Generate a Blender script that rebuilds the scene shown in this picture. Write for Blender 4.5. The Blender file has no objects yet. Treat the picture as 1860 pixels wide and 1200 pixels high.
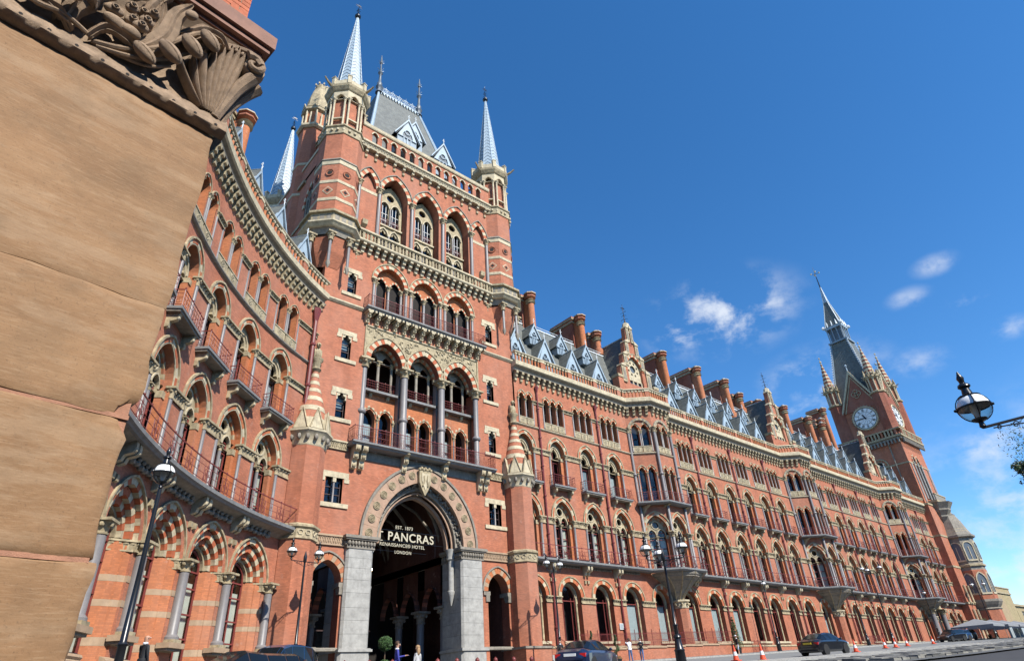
import bpy, bmesh, math, random
from mathutils import Vector, Matrix
from mathutils.geometry import tessellate_polygon
random.seed(7)
S = bpy.context.scene
C = S.collection
PI = math.pi
R = math.radians

# ------------------------------------------------------------------ camera
cam = bpy.data.objects.new('camera', bpy.data.cameras.new('camera'))
C.objects.link(cam)
RX = (0.76065074, 0.29485018, 0.57833712)     # world X expressed in camera axes (right, down, forward)
RY = (-0.64661587, 0.42295214, 0.63482234)
RZ = (-0.05743144, -0.85684004, 0.51237366)
cam.matrix_world = Matrix(((RX[0], -RX[1], -RX[2], 0), (RY[0], -RY[1], -RY[2], -40),
                           (RZ[0], -RZ[1], -RZ[2], 0), (0, 0, 0, 1)))
cam.data.sensor_width = 36
cam.data.lens = 36 * 1106.264 / 1860
cam.data.clip_end = 6000
S.camera = cam

# ------------------------------------------------------------------ sky, sun, exposure
SUN = Vector((0.06, -1.0, 0.98)).normalized()
W = bpy.data.worlds.new('World'); S.world = W; W.use_nodes = True
nt = W.node_tree; nt.nodes.clear()
def wn(t, **k):
    n = nt.nodes.new(t)
    for a, b in k.items(): setattr(n, a, b)
    return n
sky = wn('ShaderNodeTexSky', sky_type='NISHITA', sun_disc=False, sun_elevation=math.asin(SUN.z),
         sun_rotation=math.atan2(SUN.x, SUN.y), altitude=1800, air_density=1.0, dust_density=0.05, ozone_density=2.6)
bg = wn('ShaderNodeBackground'); bg.inputs['Strength'].default_value = 0.15
out = wn('ShaderNodeOutputWorld')
tc = wn('ShaderNodeTexCoord')
hs = wn('ShaderNodeHueSaturation'); hs.inputs['Saturation'].default_value = 1.27; hs.inputs['Value'].default_value = 1.08
nt.links.new(sky.outputs[0], hs.inputs['Color'])
# thin cirrus and small cumulus: soft noise, gathered in a few banks across the sky
nz = wn('ShaderNodeTexNoise'); nz.inputs['Scale'].default_value = 13; nz.inputs['Detail'].default_value = 12
nz.inputs['Roughness'].default_value = 0.6; nz.inputs['Distortion'].default_value = 0.12
mpn = wn('ShaderNodeMapping'); mpn.inputs['Scale'].default_value = (1, 1, 1.5)
nt.links.new(tc.outputs['Generated'], mpn.inputs[0]); nt.links.new(mpn.outputs[0], nz.inputs['Vector'])
def pxdir(u, v):
    a, b, c = (u - 930) / 1106.264, (v - 600) / 1106.264, 1
    return Vector((RX[0]*a + RX[1]*b + RX[2]*c, RY[0]*a + RY[1]*b + RY[2]*c, RZ[0]*a + RZ[1]*b + RZ[2]*c)).normalized()
def math_node(op, a, b=None, clamp=False):
    n = wn('ShaderNodeMath', operation=op, use_clamp=clamp)
    for i, x in enumerate((a, b)):
        if x is None: continue
        if isinstance(x, (int, float)): n.inputs[i].default_value = x
        else: nt.links.new(x, n.inputs[i])
    return n.outputs[0]
acc = None
banks = [(1310, 572, .085, 1.0), (1250, 600, .05, .95), (1400, 552, .024, .8), (1500, 685, .065, .8), (1697, 481, .02, .6),
         (1755, 545, .018, .4), (1650, 541, .02, .5), (1812, 812, .045, .8), (1845, 1022, .05, 1.0), (1838, 1056, .045, .95), (1665, 658, .03, .45),
         (1458, 745, .028, .6), (1640, 540, .014, .5), (1835, 595, .02, .5), (2100, 900, .2, .9), (2300, 700, .15, .8), (1100, -400, .1, .6), (-600, 300, .2, .8)]
for u, v, r, s in banks:
    d = wn('ShaderNodeVectorMath', operation='SUBTRACT'); nt.links.new(tc.outputs['Generated'], d.inputs[0]); d.inputs[1].default_value = pxdir(u, v)
    m = wn('ShaderNodeVectorMath', operation='MULTIPLY'); nt.links.new(d.outputs[0], m.inputs[0]); m.inputs[1].default_value = (.75, .75, 1.5)
    l = wn('ShaderNodeVectorMath', operation='LENGTH'); nt.links.new(m.outputs[0], l.inputs[0])
    q = wn('ShaderNodeMapRange', interpolation_type='SMOOTHSTEP'); nt.links.new(l.outputs['Value'], q.inputs['Value'])
    q.inputs['From Min'].default_value = 0; q.inputs['From Max'].default_value = r * 1.35
    q.inputs['To Min'].default_value = s; q.inputs['To Max'].default_value = 0
    acc = q.outputs[0] if acc is None else math_node('MAXIMUM', acc, q.outputs[0])
nm = wn('ShaderNodeMapRange', interpolation_type='SMOOTHSTEP'); nt.links.new(nz.outputs[0], nm.inputs['Value'])
nm.inputs['From Min'].default_value = 0.44; nm.inputs['From Max'].default_value = 0.66
cl = math_node('MULTIPLY', acc, nm.outputs[0])
cl = math_node('MULTIPLY', cl, 0.9, True)
mx = wn('ShaderNodeMix', data_type='RGBA'); nt.links.new(cl, mx.inputs[0]); nt.links.new(hs.outputs[0], mx.inputs[6]); mx.inputs[7].default_value = (4.0, 4.3, 4.8, 1)
nt.links.new(mx.outputs[2], bg.inputs[0]); nt.links.new(bg.outputs[0], out.inputs[0])
sun = bpy.data.objects.new('sun', bpy.data.lights.new('sun', 'SUN')); C.objects.link(sun)
sun.data.energy = 5.0; sun.data.angle = R(0.5); sun.data.color = (1.0, 0.95, 0.86)
sun.rotation_euler = SUN.to_track_quat('Z', 'Y').to_euler(); sun.location = (0, -60, 80)
vs = S.view_settings; vs.view_transform = 'Standard'; vs.look = 'None'; vs.exposure = 0.5; vs.gamma = 1; vs.use_curve_mapping = False
S.render.engine = 'CYCLES'
S.cycles.max_bounces = 6; S.cycles.diffuse_bounces = 1; S.cycles.transparent_max_bounces = 12

# ------------------------------------------------------------------ materials
M = {}
def mat(name, col, rough=0.8, metal=0.0, kind=None, var=0.12, scale=1.0, bump=0.0, spec=None, dirt=0.0):
    m = bpy.data.materials.new(name); m.use_nodes = True
    t = m.node_tree; N = t.nodes; L = t.links; b = N['Principled BSDF']
    b.inputs['Roughness'].default_value = rough; b.inputs['Metallic'].default_value = metal
    if spec is not None: b.inputs['Specular IOR Level'].default_value = spec
    M[name] = m
    def nd(ty, **k):
        n = N.new(ty)
        for a, v in k.items(): setattr(n, a, v)
        return n
    geo = nd('ShaderNodeNewGeometry')
    if var == 0:
        b.inputs['Base Color'].default_value = (*col, 1); return m
    def noise(sc, det=4, vec=None, rg=.6):
        n = nd('ShaderNodeTexNoise'); n.inputs['Scale'].default_value = sc; n.inputs['Detail'].default_value = det
        n.inputs['Roughness'].default_value = rg
        L.new(vec if vec else geo.outputs['Position'], n.inputs['Vector']); return n.outputs[0]
    def mixc(fac, a, bb, mode='MIX'):
        n = nd('ShaderNodeMix', data_type='RGBA', blend_type=mode)
        for i, x in ((0, fac), (6, a), (7, bb)):
            if isinstance(x, (int, float)): n.inputs[i].default_value = x
            elif isinstance(x, tuple): n.inputs[i].default_value = (*x, 1)
            else: L.new(x, n.inputs[i])
        return n.outputs[2]
    def mrange(x, a, bb, c, d):
        n = nd('ShaderNodeMapRange'); L.new(x, n.inputs[0])
        for i, v in enumerate((a, bb, c, d)): n.inputs[i + 1].default_value = v
        return n.outputs[0]
    def smul(v, s):
        n = nd('ShaderNodeMapping'); n.inputs['Scale'].default_value = s; L.new(v, n.inputs[0]); return n.outputs[0]
    dk = tuple(c * (1 - var) for c in col); lt = tuple(min(1, c * (1 + var)) for c in col)
    base = mixc(mrange(noise(1.3 * scale), .3, .7, 0, 1), dk, lt)
    hgt = None
    if kind in ('brick', 'slate', 'block', 'sett'):
        # wall coordinates: run along the wall, height
        cr = nd('ShaderNodeVectorMath', operation='CROSS_PRODUCT'); L.new(geo.outputs['True Normal'], cr.inputs[0]); cr.inputs[1].default_value = (0, 0, 1)
        nn = nd('ShaderNodeVectorMath', operation='NORMALIZE'); L.new(cr.outputs[0], nn.inputs[0])
        dt = nd('ShaderNodeVectorMath', operation='DOT_PRODUCT'); L.new(nn.outputs[0], dt.inputs[0]); L.new(geo.outputs['Position'], dt.inputs[1])
        sp = nd('ShaderNodeSeparateXYZ'); L.new(geo.outputs['Position'], sp.inputs[0])
        cb = nd('ShaderNodeCombineXYZ'); L.new(dt.outputs['Value'], cb.inputs[0]); L.new(sp.outputs[2], cb.inputs[1])
        bt = nd('ShaderNodeTexBrick'); L.new(cb.outputs[0], bt.inputs['Vector'])
        w, h, mo = {'brick': (.225, .075, .009), 'slate': (.3, .16, .012), 'block': (.8, .38, .012), 'sett': (.3, .15, .02)}[kind]
        bt.inputs['Scale'].default_value = 1; bt.inputs['Brick Width'].default_value = w; bt.inputs['Row Height'].default_value = h
        bt.inputs['Mortar Size'].default_value = mo; bt.inputs['Mortar Smooth'].default_value = .3; bt.inputs['Bias'].default_value = 0
        bt.inputs['Color1'].default_value = (.80, .80, .80, 1); bt.inputs['Color2'].default_value = (1.14, 1.12, 1.1, 1)
        bt.inputs['Mortar'].default_value = (.86, .90, .95, 1) if kind == 'brick' else (.55, .55, .55, 1)
        base = mixc(1.0, base, bt.outputs['Color'], 'MULTIPLY')
        hgt = bt.outputs['Fac']
        if kind == 'brick':
            st = mrange(noise(.23, 6, smul(geo.outputs['Position'], (1, 1, .55))), .45, .72, 0, .38)
            base = mixc(st, base, (.40, .235, .175))
            sk = mrange(noise(.9, 3, smul(geo.outputs['Position'], (1.6, 1.6, .12))), .5, .8, 0, .35)
            base = mixc(sk, base, (.20, .065, .035))
            fl = mrange(noise(2.2, 5), .62, .74, 0, .3)
            base = mixc(fl, base, (.46, .33, .27))
    if dirt:
        dm = mrange(noise(2.1 * scale, 7, None, .7), .42, .68, 0, dirt)
        base = mixc(dm, base, tuple(c * .32 for c in col))
        dv = mrange(noise(1.2 * scale, 4, smul(geo.outputs['Position'], (2.5, 2.5, .2))), .52, .75, 0, dirt * .8)
        base = mixc(dv, base, tuple(c * .4 for c in col))
    if kind == 'sandstone':
        zz = smul(geo.outputs['Position'], (.55, .55, 9))
        base = mixc(mrange(noise(.8, 6, zz), .42, .66, 0, .55), base, (.34, .205, .105))
        base = mixc(mrange(noise(1.1, 7, smul(geo.outputs['Position'], (1, 1, 1.6))), .48, .62, 0, .42), base, (.185, .10, .045))
        base = mixc(mrange(noise(6, 8, zz), .5, .75, 0, .28), base, (.19, .105, .05))
        base = mixc(mrange(noise(60, 3), .58, .70, 0, .5), base, (.13, .075, .04))
        base = mixc(mrange(noise(16, 9, smul(geo.outputs['Position'], (.5, .5, 5))), .5, .7, 0, .45), base, (.40, .27, .16))
        base = mixc(mrange(noise(1.7, 9, smul(geo.outputs['Position'], (.7, .7, 3))), .52, .6, 0, .28), base, (.42, .30, .19))
        sp2 = nd('ShaderNodeSeparateXYZ'); L.new(geo.outputs['Position'], sp2.inputs[0])
        soot = mrange(noise(3.0, 8), .46, .64, 0, .5)
        base = mixc(soot, base, mixc(.5, base, (.12, .08, .045)))
    if kind == 'granite':
        base = mixc(mrange(noise(42, 3), .55, .66, 0, .5), base, tuple(c * .55 for c in col))
    L.new(base, b.inputs['Base Color'])
    if bump:
        bp = nd('ShaderNodeBump'); bp.inputs['Strength'].default_value = bump; bp.inputs['Distance'].default_value = .02
        hh = noise(14 * scale, 12, None, .7)
        if hgt is not None:
            sb = nd('ShaderNodeMath', operation='SUBTRACT'); L.new(hh, sb.inputs[0]); L.new(hgt, sb.inputs[1]); hh = sb.outputs[0]
        L.new(hh, bp.inputs['Height']); L.new(bp.outputs[0], b.inputs['Normal'])
    return m
mat('brick', (.41, .142, .074), .85, kind='brick', var=.16, bump=.35)
mat('brick_orange', (.46, .15, .055), .85, kind='brick', var=.12, bump=.25)
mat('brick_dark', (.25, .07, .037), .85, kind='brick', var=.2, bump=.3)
mat('brick_single', (.50, .15, .075), .85, var=.25, scale=8, bump=.5)
mat('voussoir_red', (.41, .11, .045), .8, var=.15, scale=4, bump=.2)
mat('stone', (.43, .35, .215), .8, var=.18, scale=1.5, bump=.3, dirt=.75)
mat('stone_light', (.54, .46, .31), .8, var=.12, scale=1.5, bump=.2, dirt=.5)
mat('stone_grey', (.26, .23, .185), .8, var=.15, scale=1.5, bump=.3, dirt=.55)
mat('stone_pink', (.40, .26, .175), .8, var=.1, scale=1.5, bump=.3, dirt=.3)
mat('band_stone', (.40, .28, .18), .8, var=.12, scale=2, bump=.2, dirt=.2)
mat('granite', (.20, .185, .18), .45, kind='granite', var=.08, scale=3, bump=.05)
mat('granite_light', (.38, .37, .34), .7, kind='granite', var=.14, scale=1.2, bump=.25, dirt=.45)
mat('granite_joint', (.25, .24, .22), .8, var=.1)
mat('slab', (.20, .20, .195), .7, var=.15, scale=2, bump=.2, dirt=.3)
mat('slate', (.125, .135, .125), .6, kind='slate', var=.2, bump=.4)
mat('slate_dark', (.085, .095, .09), .5, kind='slate', var=.2, bump=.4)
mat('lead', (.21, .27, .32), .5, var=.12, scale=2, bump=.1)
mat('lead_light', (.33, .41, .47), .45, var=.1, scale=2, bump=.1)
mat('lead_dark', (.10, .125, .15), .5, var=.1)
mat('white_lead', (.66, .70, .72), .5, var=.08)
mat('iron_red', (.17, .032, .028), .45, var=.2, scale=5)
mat('frame_red', (.20, .04, .032), .5, var=.15, scale=3)
mat('frame_dark', (.05, .025, .022), .5, var=.1)
mat('black_iron', (.012, .013, .015), .3, var=.1, scale=4)
mat('porch_brick_shaded', (.085, .028, .018), .9, kind='brick', var=.2)  # darker brick copy: the porch's shade is put into its colour
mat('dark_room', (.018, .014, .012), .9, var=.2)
mat('blind', (.50, .52, .50), .8, var=.1, scale=3)
mat('blind_grey', (.30, .35, .37), .8, var=.1, scale=3)
mat('curtain', (.66, .62, .50), .8, var=.08, scale=3)
mat('white', (.8, .8, .78), .5, var=.05)
mat('sandstone', (.275, .155, .075), .85, kind='sandstone', var=.12, scale=.8, bump=.35)
mat('sandstone_joint', (.38, .19, .12), .9, var=.2, scale=6, bump=.5)
mat('carved', (.34, .24, .16), .9, var=.3, scale=7, bump=.8, dirt=.16)
mat('carved_red', (.26, .125, .085), .75, var=.2, scale=3, bump=.2, dirt=.3)
mat('mortar', (.30, .22, .16), .9, var=.2, scale=6)
mat('asphalt', (.042, .042, .044), .9, var=.2, scale=.6, bump=.3)
mat('paving', (.19, .195, .19), .85, var=.12, scale=.5, bump=.2, dirt=.15)
mat('kerb', (.34, .335, .31), .8, var=.15, scale=2, bump=.2, dirt=.2)
mat('sett', (.24, .235, .21), .8, var=.25, scale=3, bump=.4, dirt=.3)
mat('sett_dark', (.10, .10, .095), .7, var=.25, scale=3, bump=.4)
mat('yellow_brick', (.36, .29, .15), .85, kind='brick', var=.14, bump=.2)
mat('leaf', (.045, .10, .025), .6, var=.4, scale=3)
mat('leaf_dark', (.03, .065, .02), .55, var=.4, scale=3)
mat('bark', (.12, .08, .05), .9, var=.2)
mat('gold', (.75, .55, .18), .35, .6, var=.1)
mat('sign_letter', (.50, .45, .33), .5, var=.03)
mat('cone_orange', (.75, .09, .03), .5, var=.1); mat('cone_white', (.8, .8, .8), .5, var=.05)
mat('skin', (.50, .28, .19), .6, var=.08); mat('hair_brown', (.06, .03, .015), .7, var=.2, scale=9); mat('hair_blond', (.32, .2, .1), .7, var=.2, scale=9)
mat('cloth_blue', (.045, .05, .30), .85, var=.15, scale=6, bump=.3); mat('cloth_grey', (.45, .45, .45), .85, var=.15, scale=6, bump=.3)
mat('cloth_black', (.015, .016, .02), .8, var=.15, scale=6, bump=.3); mat('cloth_white', (.75, .76, .8), .8, var=.1, scale=6, bump=.3)
mat('denim', (.07, .13, .28), .85, var=.2, scale=8, bump=.3); mat('cloth_pale', (.45, .55, .68), .85, var=.1, scale=6, bump=.2)
mat('cloth_purple', (.22, .05, .30), .7, var=.1); mat('canvas', (.22, .23, .24), .8, var=.1, scale=2)
mat('rubber', (.02, .02, .02), .8, var=.1); mat('rim', (.55, .56, .58), .3, .9, var=.05); mat('tail_red', (.6, .02, .02), .2, var=.05)
mat('plate_yellow', (.75, .55, .05), .5, var=.05); mat('chrome', (.7, .7, .7), .15, 1, var=.02)
mat('yellow', (.8, .5, .03), .5, var=.05)
for nme, c in (('paint_navy', (.008, .018, .055)), ('paint_black', (.008, .009, .012)), ('paint_blue', (.015, .05, .13)), ('paint_bronze', (.045, .028, .02))):
    m = mat(nme, c, .3, var=.02); m.node_tree.nodes['Principled BSDF'].inputs['Coat Weight'].default_value = 1; m.node_tree.nodes['Principled BSDF'].inputs['Coat Roughness'].default_value = .05
def glass_mat(name, tint, fac):
    m = bpy.data.materials.new(name); m.use_nodes = True; t = m.node_tree; t.nodes.clear(); M[name] = m
    o = t.nodes.new('ShaderNodeOutputMaterial'); x = t.nodes.new('ShaderNodeMixShader'); g = t.nodes.new('ShaderNodeBsdfGlossy'); tr = t.nodes.new('ShaderNodeBsdfTransparent')
    lw = t.nodes.new('ShaderNodeLayerWeight'); lw.inputs['Blend'].default_value = .5
    pw = t.nodes.new('ShaderNodeMath'); pw.operation = 'POWER'; pw.inputs[1].default_value = 3.5; t.links.new(lw.outputs['Facing'], pw.inputs[0])
    fr = t.nodes.new('ShaderNodeMath'); fr.operation = 'MULTIPLY'; fr.inputs[1].default_value = .75; t.links.new(pw.outputs[0], fr.inputs[0])
    ad = t.nodes.new('ShaderNodeMath'); ad.operation = 'ADD'; ad.inputs[1].default_value = fac; ad.use_clamp = True
    g.inputs['Roughness'].default_value = .04; tr.inputs['Color'].default_value = (*tint, 1)
    t.links.new(fr.outputs[0], ad.inputs[0]); t.links.new(ad.outputs[0], x.inputs[0]); t.links.new(tr.outputs[0], x.inputs[1]); t.links.new(g.outputs[0], x.inputs[2]); t.links.new(x.outputs[0], o.inputs[0])
    nz = t.nodes.new('ShaderNodeTexNoise'); nz.inputs['Scale'].default_value = .9; bp = t.nodes.new('ShaderNodeBump'); bp.inputs['Strength'].default_value = .12; bp.inputs['Distance'].default_value = .05
    ge = t.nodes.new('ShaderNodeNewGeometry'); t.links.new(ge.outputs['Position'], nz.inputs['Vector']); t.links.new(nz.outputs[0], bp.inputs['Height']); t.links.new(bp.outputs[0], g.inputs['Normal'])
    return m
glass_mat('glass', (.74, .80, .82), .06); glass_mat('car_glass', (.12, .16, .2), .12); glass_mat('lamp_glass', (.85, .86, .82), .1)
lo = mat('lamp_opal', (.85, .86, .84), .25, var=.03)
em = mat('lit_bulb', (1, .75, .4), .5, var=0); em.node_tree.nodes['Principled BSDF'].inputs['Emission Color'].default_value = (1, .75, .4, 1); em.node_tree.nodes['Principled BSDF'].inputs['Emission Strength'].default_value = 14

# ------------------------------------------------------------------ mesh helpers
class MB:
    def __init__(s): s.v = []; s.f = []; s.m = []; s.s = []
    def add(s, vs, fs, m, sm=False):
        o = len(s.v); s.v.extend(vs)
        for f in fs: s.f.append([i + o for i in f]); s.m.append(m); s.s.append(sm)
        return s
    def quad(s, a, b, c, d, m): return s.add([a, b, c, d], [(0, 1, 2, 3)], m)
    def poly(s, pts, m): return s.add(pts, [tuple(range(len(pts)))], m)
    def box(s, x0, x1, y0, y1, z0, z1, m, T=None):
        vs = [(x0, y0, z0), (x1, y0, z0), (x1, y1, z0), (x0, y1, z0), (x0, y0, z1), (x1, y0, z1), (x1, y1, z1), (x0, y1, z1)]
        if T: vs = [T(*p) for p in vs]
        return s.add(vs, [(0, 3, 2, 1), (4, 5, 6, 7), (0, 1, 5, 4), (1, 2, 6, 5), (2, 3, 7, 6), (3, 0, 4, 7)], m)
    def prism(s, pl, y0, y1, m, T=None):      # outline in x,z pushed along y
        n = len(pl); vs = [(x, y0, z) for x, z in pl] + [(x, y1, z) for x, z in pl]
        if T: vs = [T(*p) for p in vs]
        return s.add(vs, [tuple(range(n)), tuple(range(2 * n - 1, n - 1, -1))] + [(i, n + i, n + (i + 1) % n, (i + 1) % n) for i in range(n)], m)
    def prismz(s, pl, z0, z1, m):             # outline in x,y pushed along z
        n = len(pl); vs = [(x, y, z0) for x, y in pl] + [(x, y, z1) for x, y in pl]
        return s.add(vs, [tuple(range(n)), tuple(range(2 * n - 1, n - 1, -1))] + [(i, n + i, n + (i + 1) % n, (i + 1) % n) for i in range(n)], m)
    def prismx(s, pl, x0, x1, m):             # outline in y,z pushed along x
        n = len(pl); vs = [(x0, y, z) for y, z in pl] + [(x1, y, z) for y, z in pl]
        return s.add(vs, [tuple(range(n)), tuple(range(2 * n - 1, n - 1, -1))] + [(i, n + i, n + (i + 1) % n, (i + 1) % n) for i in range(n)], m)
    def lathe(s, cx, cy, pr, n, m, rot=0, sm=None, cap=True, T=None):
        vs = []
        for r, z in pr:
            for k in range(n):
                a = rot + 2 * PI * k / n; vs.append((cx + r * math.cos(a), cy + r * math.sin(a), z))
        if T: vs = [T(*p) for p in vs]
        fs = [(i * n + k, i * n + (k + 1) % n, (i + 1) * n + (k + 1) % n, (i + 1) * n + k) for i in range(len(pr) - 1) for k in range(n)]
        if cap: fs += [tuple(range(n - 1, -1, -1)), tuple(range((len(pr) - 1) * n, len(pr) * n))]
        return s.add(vs, fs, m, n > 8 if sm is None else sm)
    def tube(s, pts, rs, n, m, closed=False):
        pts = [Vector(p) for p in pts]; k = len(pts)
        if not hasattr(rs, '__len__'): rs = [rs] * k
        vs = []; up = None
        for i, p in enumerate(pts):
            d = (pts[(i + 1) % k] - pts[i - 1]) if closed else (pts[min(i + 1, k - 1)] - pts[max(i - 1, 0)])
            d.normalize()
            if up is None: up = Vector((0, 0, 1)) if abs(d.z) < .9 else Vector((1, 0, 0))
            u = d.cross(up)
            if u.length < 1e-4: u = d.orthogonal()
            u.normalize(); w = u.cross(d).normalized(); up = w
            for j in range(n):
                a = 2 * PI * j / n + PI / n; vs.append(tuple(p + (u * math.cos(a) + w * math.sin(a)) * rs[i]))
        kk = k if closed else k - 1
        fs = [(i * n + j, i * n + (j + 1) % n, ((i + 1) % k) * n + (j + 1) % n, ((i + 1) % k) * n + j) for i in range(kk) for j in range(n)]
        if not closed: fs += [tuple(range(n - 1, -1, -1)), tuple(range((k - 1) * n, k * n))]
        return s.add(vs, fs, m, n > 5)
    def ball(s, c, r, m, n=8, k=6, rot=None):
        rx, ry, rz = r if hasattr(r, '__len__') else (r, r, r); vs = []
        for i in range(k + 1):
            t = PI * i / k
            for j in range(n):
                a = 2 * PI * j / n; p = Vector((rx * math.sin(t) * math.cos(a), ry * math.sin(t) * math.sin(a), rz * math.cos(t)))
                if rot is not None: p = rot @ p
                vs.append((c[0] + p.x, c[1] + p.y, c[2] + p.z))
        return s.add(vs, [(i * n + j, i * n + (j + 1) % n, (i + 1) * n + (j + 1) % n, (i + 1) * n + j) for i in range(k) for j in range(n)], m, True)
    def sweep(s, path, prof, m, closed=False):     # prof: (offset to the right of the path, z)
        k = len(path); vs = []
        for i, (x, y) in enumerate(path):
            a = path[i - 1] if (closed or i > 0) else None; b = path[(i + 1) % k] if (closed or i < k - 1) else None
            ns = []
            for p, q in ((a, (x, y)), ((x, y), b)):
                if p is None or q is None: continue
                dx, dy = q[0] - p[0], q[1] - p[1]; l = math.hypot(dx, dy) or 1; ns.append((dy / l, -dx / l))
            nx = sum(n[0] for n in ns) / len(ns); ny = sum(n[1] for n in ns) / len(ns); q = nx * nx + ny * ny; nx /= q; ny /= q
            for o, z in prof: vs.append((x + nx * o, y + ny * o, z))
        n = len(prof); kk = k if closed else k - 1
        fs = [(i * n + j, ((i + 1) % k) * n + j, ((i + 1) % k) * n + j + 1, i * n + j + 1) for i in range(kk) for j in range(n - 1)]
        if not closed: fs += [tuple(range(n)), tuple(range((k - 1) * n, k * n))]
        return s.add(vs, fs, m)
    def plate(s, outer, holes, y0, y1, m, T=None, back=False):   # x,z outline with holes, thickness y0..y1
        polys = [outer] + list(holes); flat = [p for q in polys for p in q]
        tri = tessellate_polygon([[Vector((x, z, 0)) for x, z in q] for q in polys])
        t = T or (lambda x, y, z: (x, y, z))
        s.add([t(x, y0, z) for x, z in flat], [tuple(f) for f in tri], m)
        if back: s.add([t(x, y1, z) for x, z in flat], [tuple(f) for f in tri], m)
        for q in polys:
            n = len(q); s.add([t(x, y0, z) for x, z in q] + [t(x, y1, z) for x, z in q], [(i, n + i, n + (i + 1) % n, (i + 1) % n) for i in range(n)], m)
        return s
    def xf(s, T): s.v = [tuple(T(*p)) for p in s.v]; return s
    def merge(s, o, T=None):
        k = len(s.v); s.v.extend([tuple(T(*p)) for p in o.v] if T else o.v)
        s.f.extend([[i + k for i in f] for f in o.f]); s.m.extend(o.m); s.s.extend(o.s); return s
    def mesh(s, name='mesh'):
        me = bpy.data.meshes.new(name); me.from_pydata([tuple(p) for p in s.v], [], s.f)
        used = sorted(set(s.m)); ix = {u: i for i, u in enumerate(used)}
        for u in used: me.materials.append(M[u])
        me.polygons.foreach_set('material_index', [ix[a] for a in s.m]); me.polygons.foreach_set('use_smooth', [bool(a) for a in s.s])
        if any(s.s): me.set_sharp_from_angle(angle=R(42))
        me.update(); return me

def thing(name, label, cat, loc=(0, 0, 0), rot=0, group=None):
    o = bpy.data.objects.new(name, None); C.objects.link(o); o.empty_display_size = .3
    o.location = loc; o.rotation_euler = (0, 0, rot); o['label'] = label; o['category'] = cat
    if group: o['group'] = group
    return o
def islands(mb):
    """pieces of a mesh that do not touch (boxes round them do not meet)"""
    par = {}; pos = {}
    def find(a):
        while par[a] != a: par[a] = par[par[a]]; a = par[a]
        return a
    key = [tuple(round(c, 3) for c in p) for p in mb.v]
    for k in key: par[k] = k
    for f in mb.f:
        a = find(key[f[0]])
        for i in f[1:]: par[find(key[i])] = a
    G = {}
    for n, f in enumerate(mb.f): G.setdefault(find(key[f[0]]), []).append(n)
    B = []
    for r, fs in G.items():
        ps = [mb.v[i] for n in fs for i in mb.f[n]]; B.append([[min(p[k] for p in ps) - .015 for k in range(3)], [max(p[k] for p in ps) + .015 for k in range(3)], fs])
    ch = True
    while ch:
        ch = False; out = []
        for b in B:
            for o in out:
                if all(b[0][k] <= o[1][k] and o[0][k] <= b[1][k] for k in range(3)):
                    o[0] = [min(x, y) for x, y in zip(o[0], b[0])]; o[1] = [max(x, y) for x, y in zip(o[1], b[1])]; o[2] = o[2] + b[2]; ch = True; break
            else: out.append(b)
        B = out
    if len(B) == 1: return [mb]
    res = []
    for b in B:
        m = MB(); ix = {}
        for n in b[2]:
            for i in mb.f[n]:
                if i not in ix: ix[i] = len(m.v); m.v.append(mb.v[i])
            m.f.append([ix[i] for i in mb.f[n]]); m.m.append(mb.m[n]); m.s.append(mb.s[n])
        res.append(m)
    return res
SPLIT = {'capital', 'granite_column', 'colonnette', 'shaft', 'wall', 'impost', 'corbel_shaft', 'oriel_window', 'great_arch', 'balcony_bracket', 'gable_buttress', 'string_course', 'roundel', 'blind', 'curtain', 'bay_corbel_scroll', 'step', 'carved_band'}
def part(name, me, parent, loc=(0, 0, 0), rot=0, label=None, kind=None):
    if isinstance(me, MB) and name in SPLIT and len(me.f) < 9000:
        r = islands(me)
        if 1 < len(r) <= 60:
            for m in r[1:]: part0(name, m, parent, loc, rot, label, kind)
            me = r[0]
    return part0(name, me, parent, loc, rot, label, kind)
def part0(name, me, parent, loc=(0, 0, 0), rot=0, label=None, kind=None):
    """me: MB or mesh. Direct parts are given in world coordinates; the thing's own place is taken off here."""
    if isinstance(me, MB): me = me.mesh(name)
    o = bpy.data.objects.new(name, me); C.objects.link(o); o.parent = parent
    if parent is not None and parent.parent is None and parent.data is None:
        b = parent.location; rz = parent.rotation_euler.z
        if rz == 0: o.location = (loc[0] - b.x, loc[1] - b.y, loc[2] - b.z)
        else: o.location = loc
    else: o.location = loc
    o.rotation_euler = (0, 0, rot)
    if label: o['label'] = label
    if kind: o['kind'] = kind
    return o
def solo(name, me, label=None, cat=None, group=None, kind=None, loc=(0, 0, 0)):
    if isinstance(me, MB): me = me.mesh(name)
    o = bpy.data.objects.new(name, me); C.objects.link(o); o.location = loc
    for k, v in (('label', label), ('category', cat), ('group', group), ('kind', kind)):
        if v: o[k] = v
    return o
def put(kit, parent, loc=(0, 0, 0), rot=0):
    """kit: (name, mesh, [(child name, mesh) ...]) -> one part with its sub-parts"""
    o = part(kit[0], kit[1], parent, loc, rot)
    for ch in kit[2]:
        c = bpy.data.objects.new(ch[0], ch[1]); C.objects.link(c); c.parent = o
        if len(ch) > 2: c.location = ch[2]; c.rotation_euler = ch[3]
    return o
def kit(name, mb, kids):
    out = []
    for n, k in kids:
        for m in (islands(k) if n in SPLIT else [k]): out.append((n, m.mesh(n)))
    return (name, mb.mesh(name), out)

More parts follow.
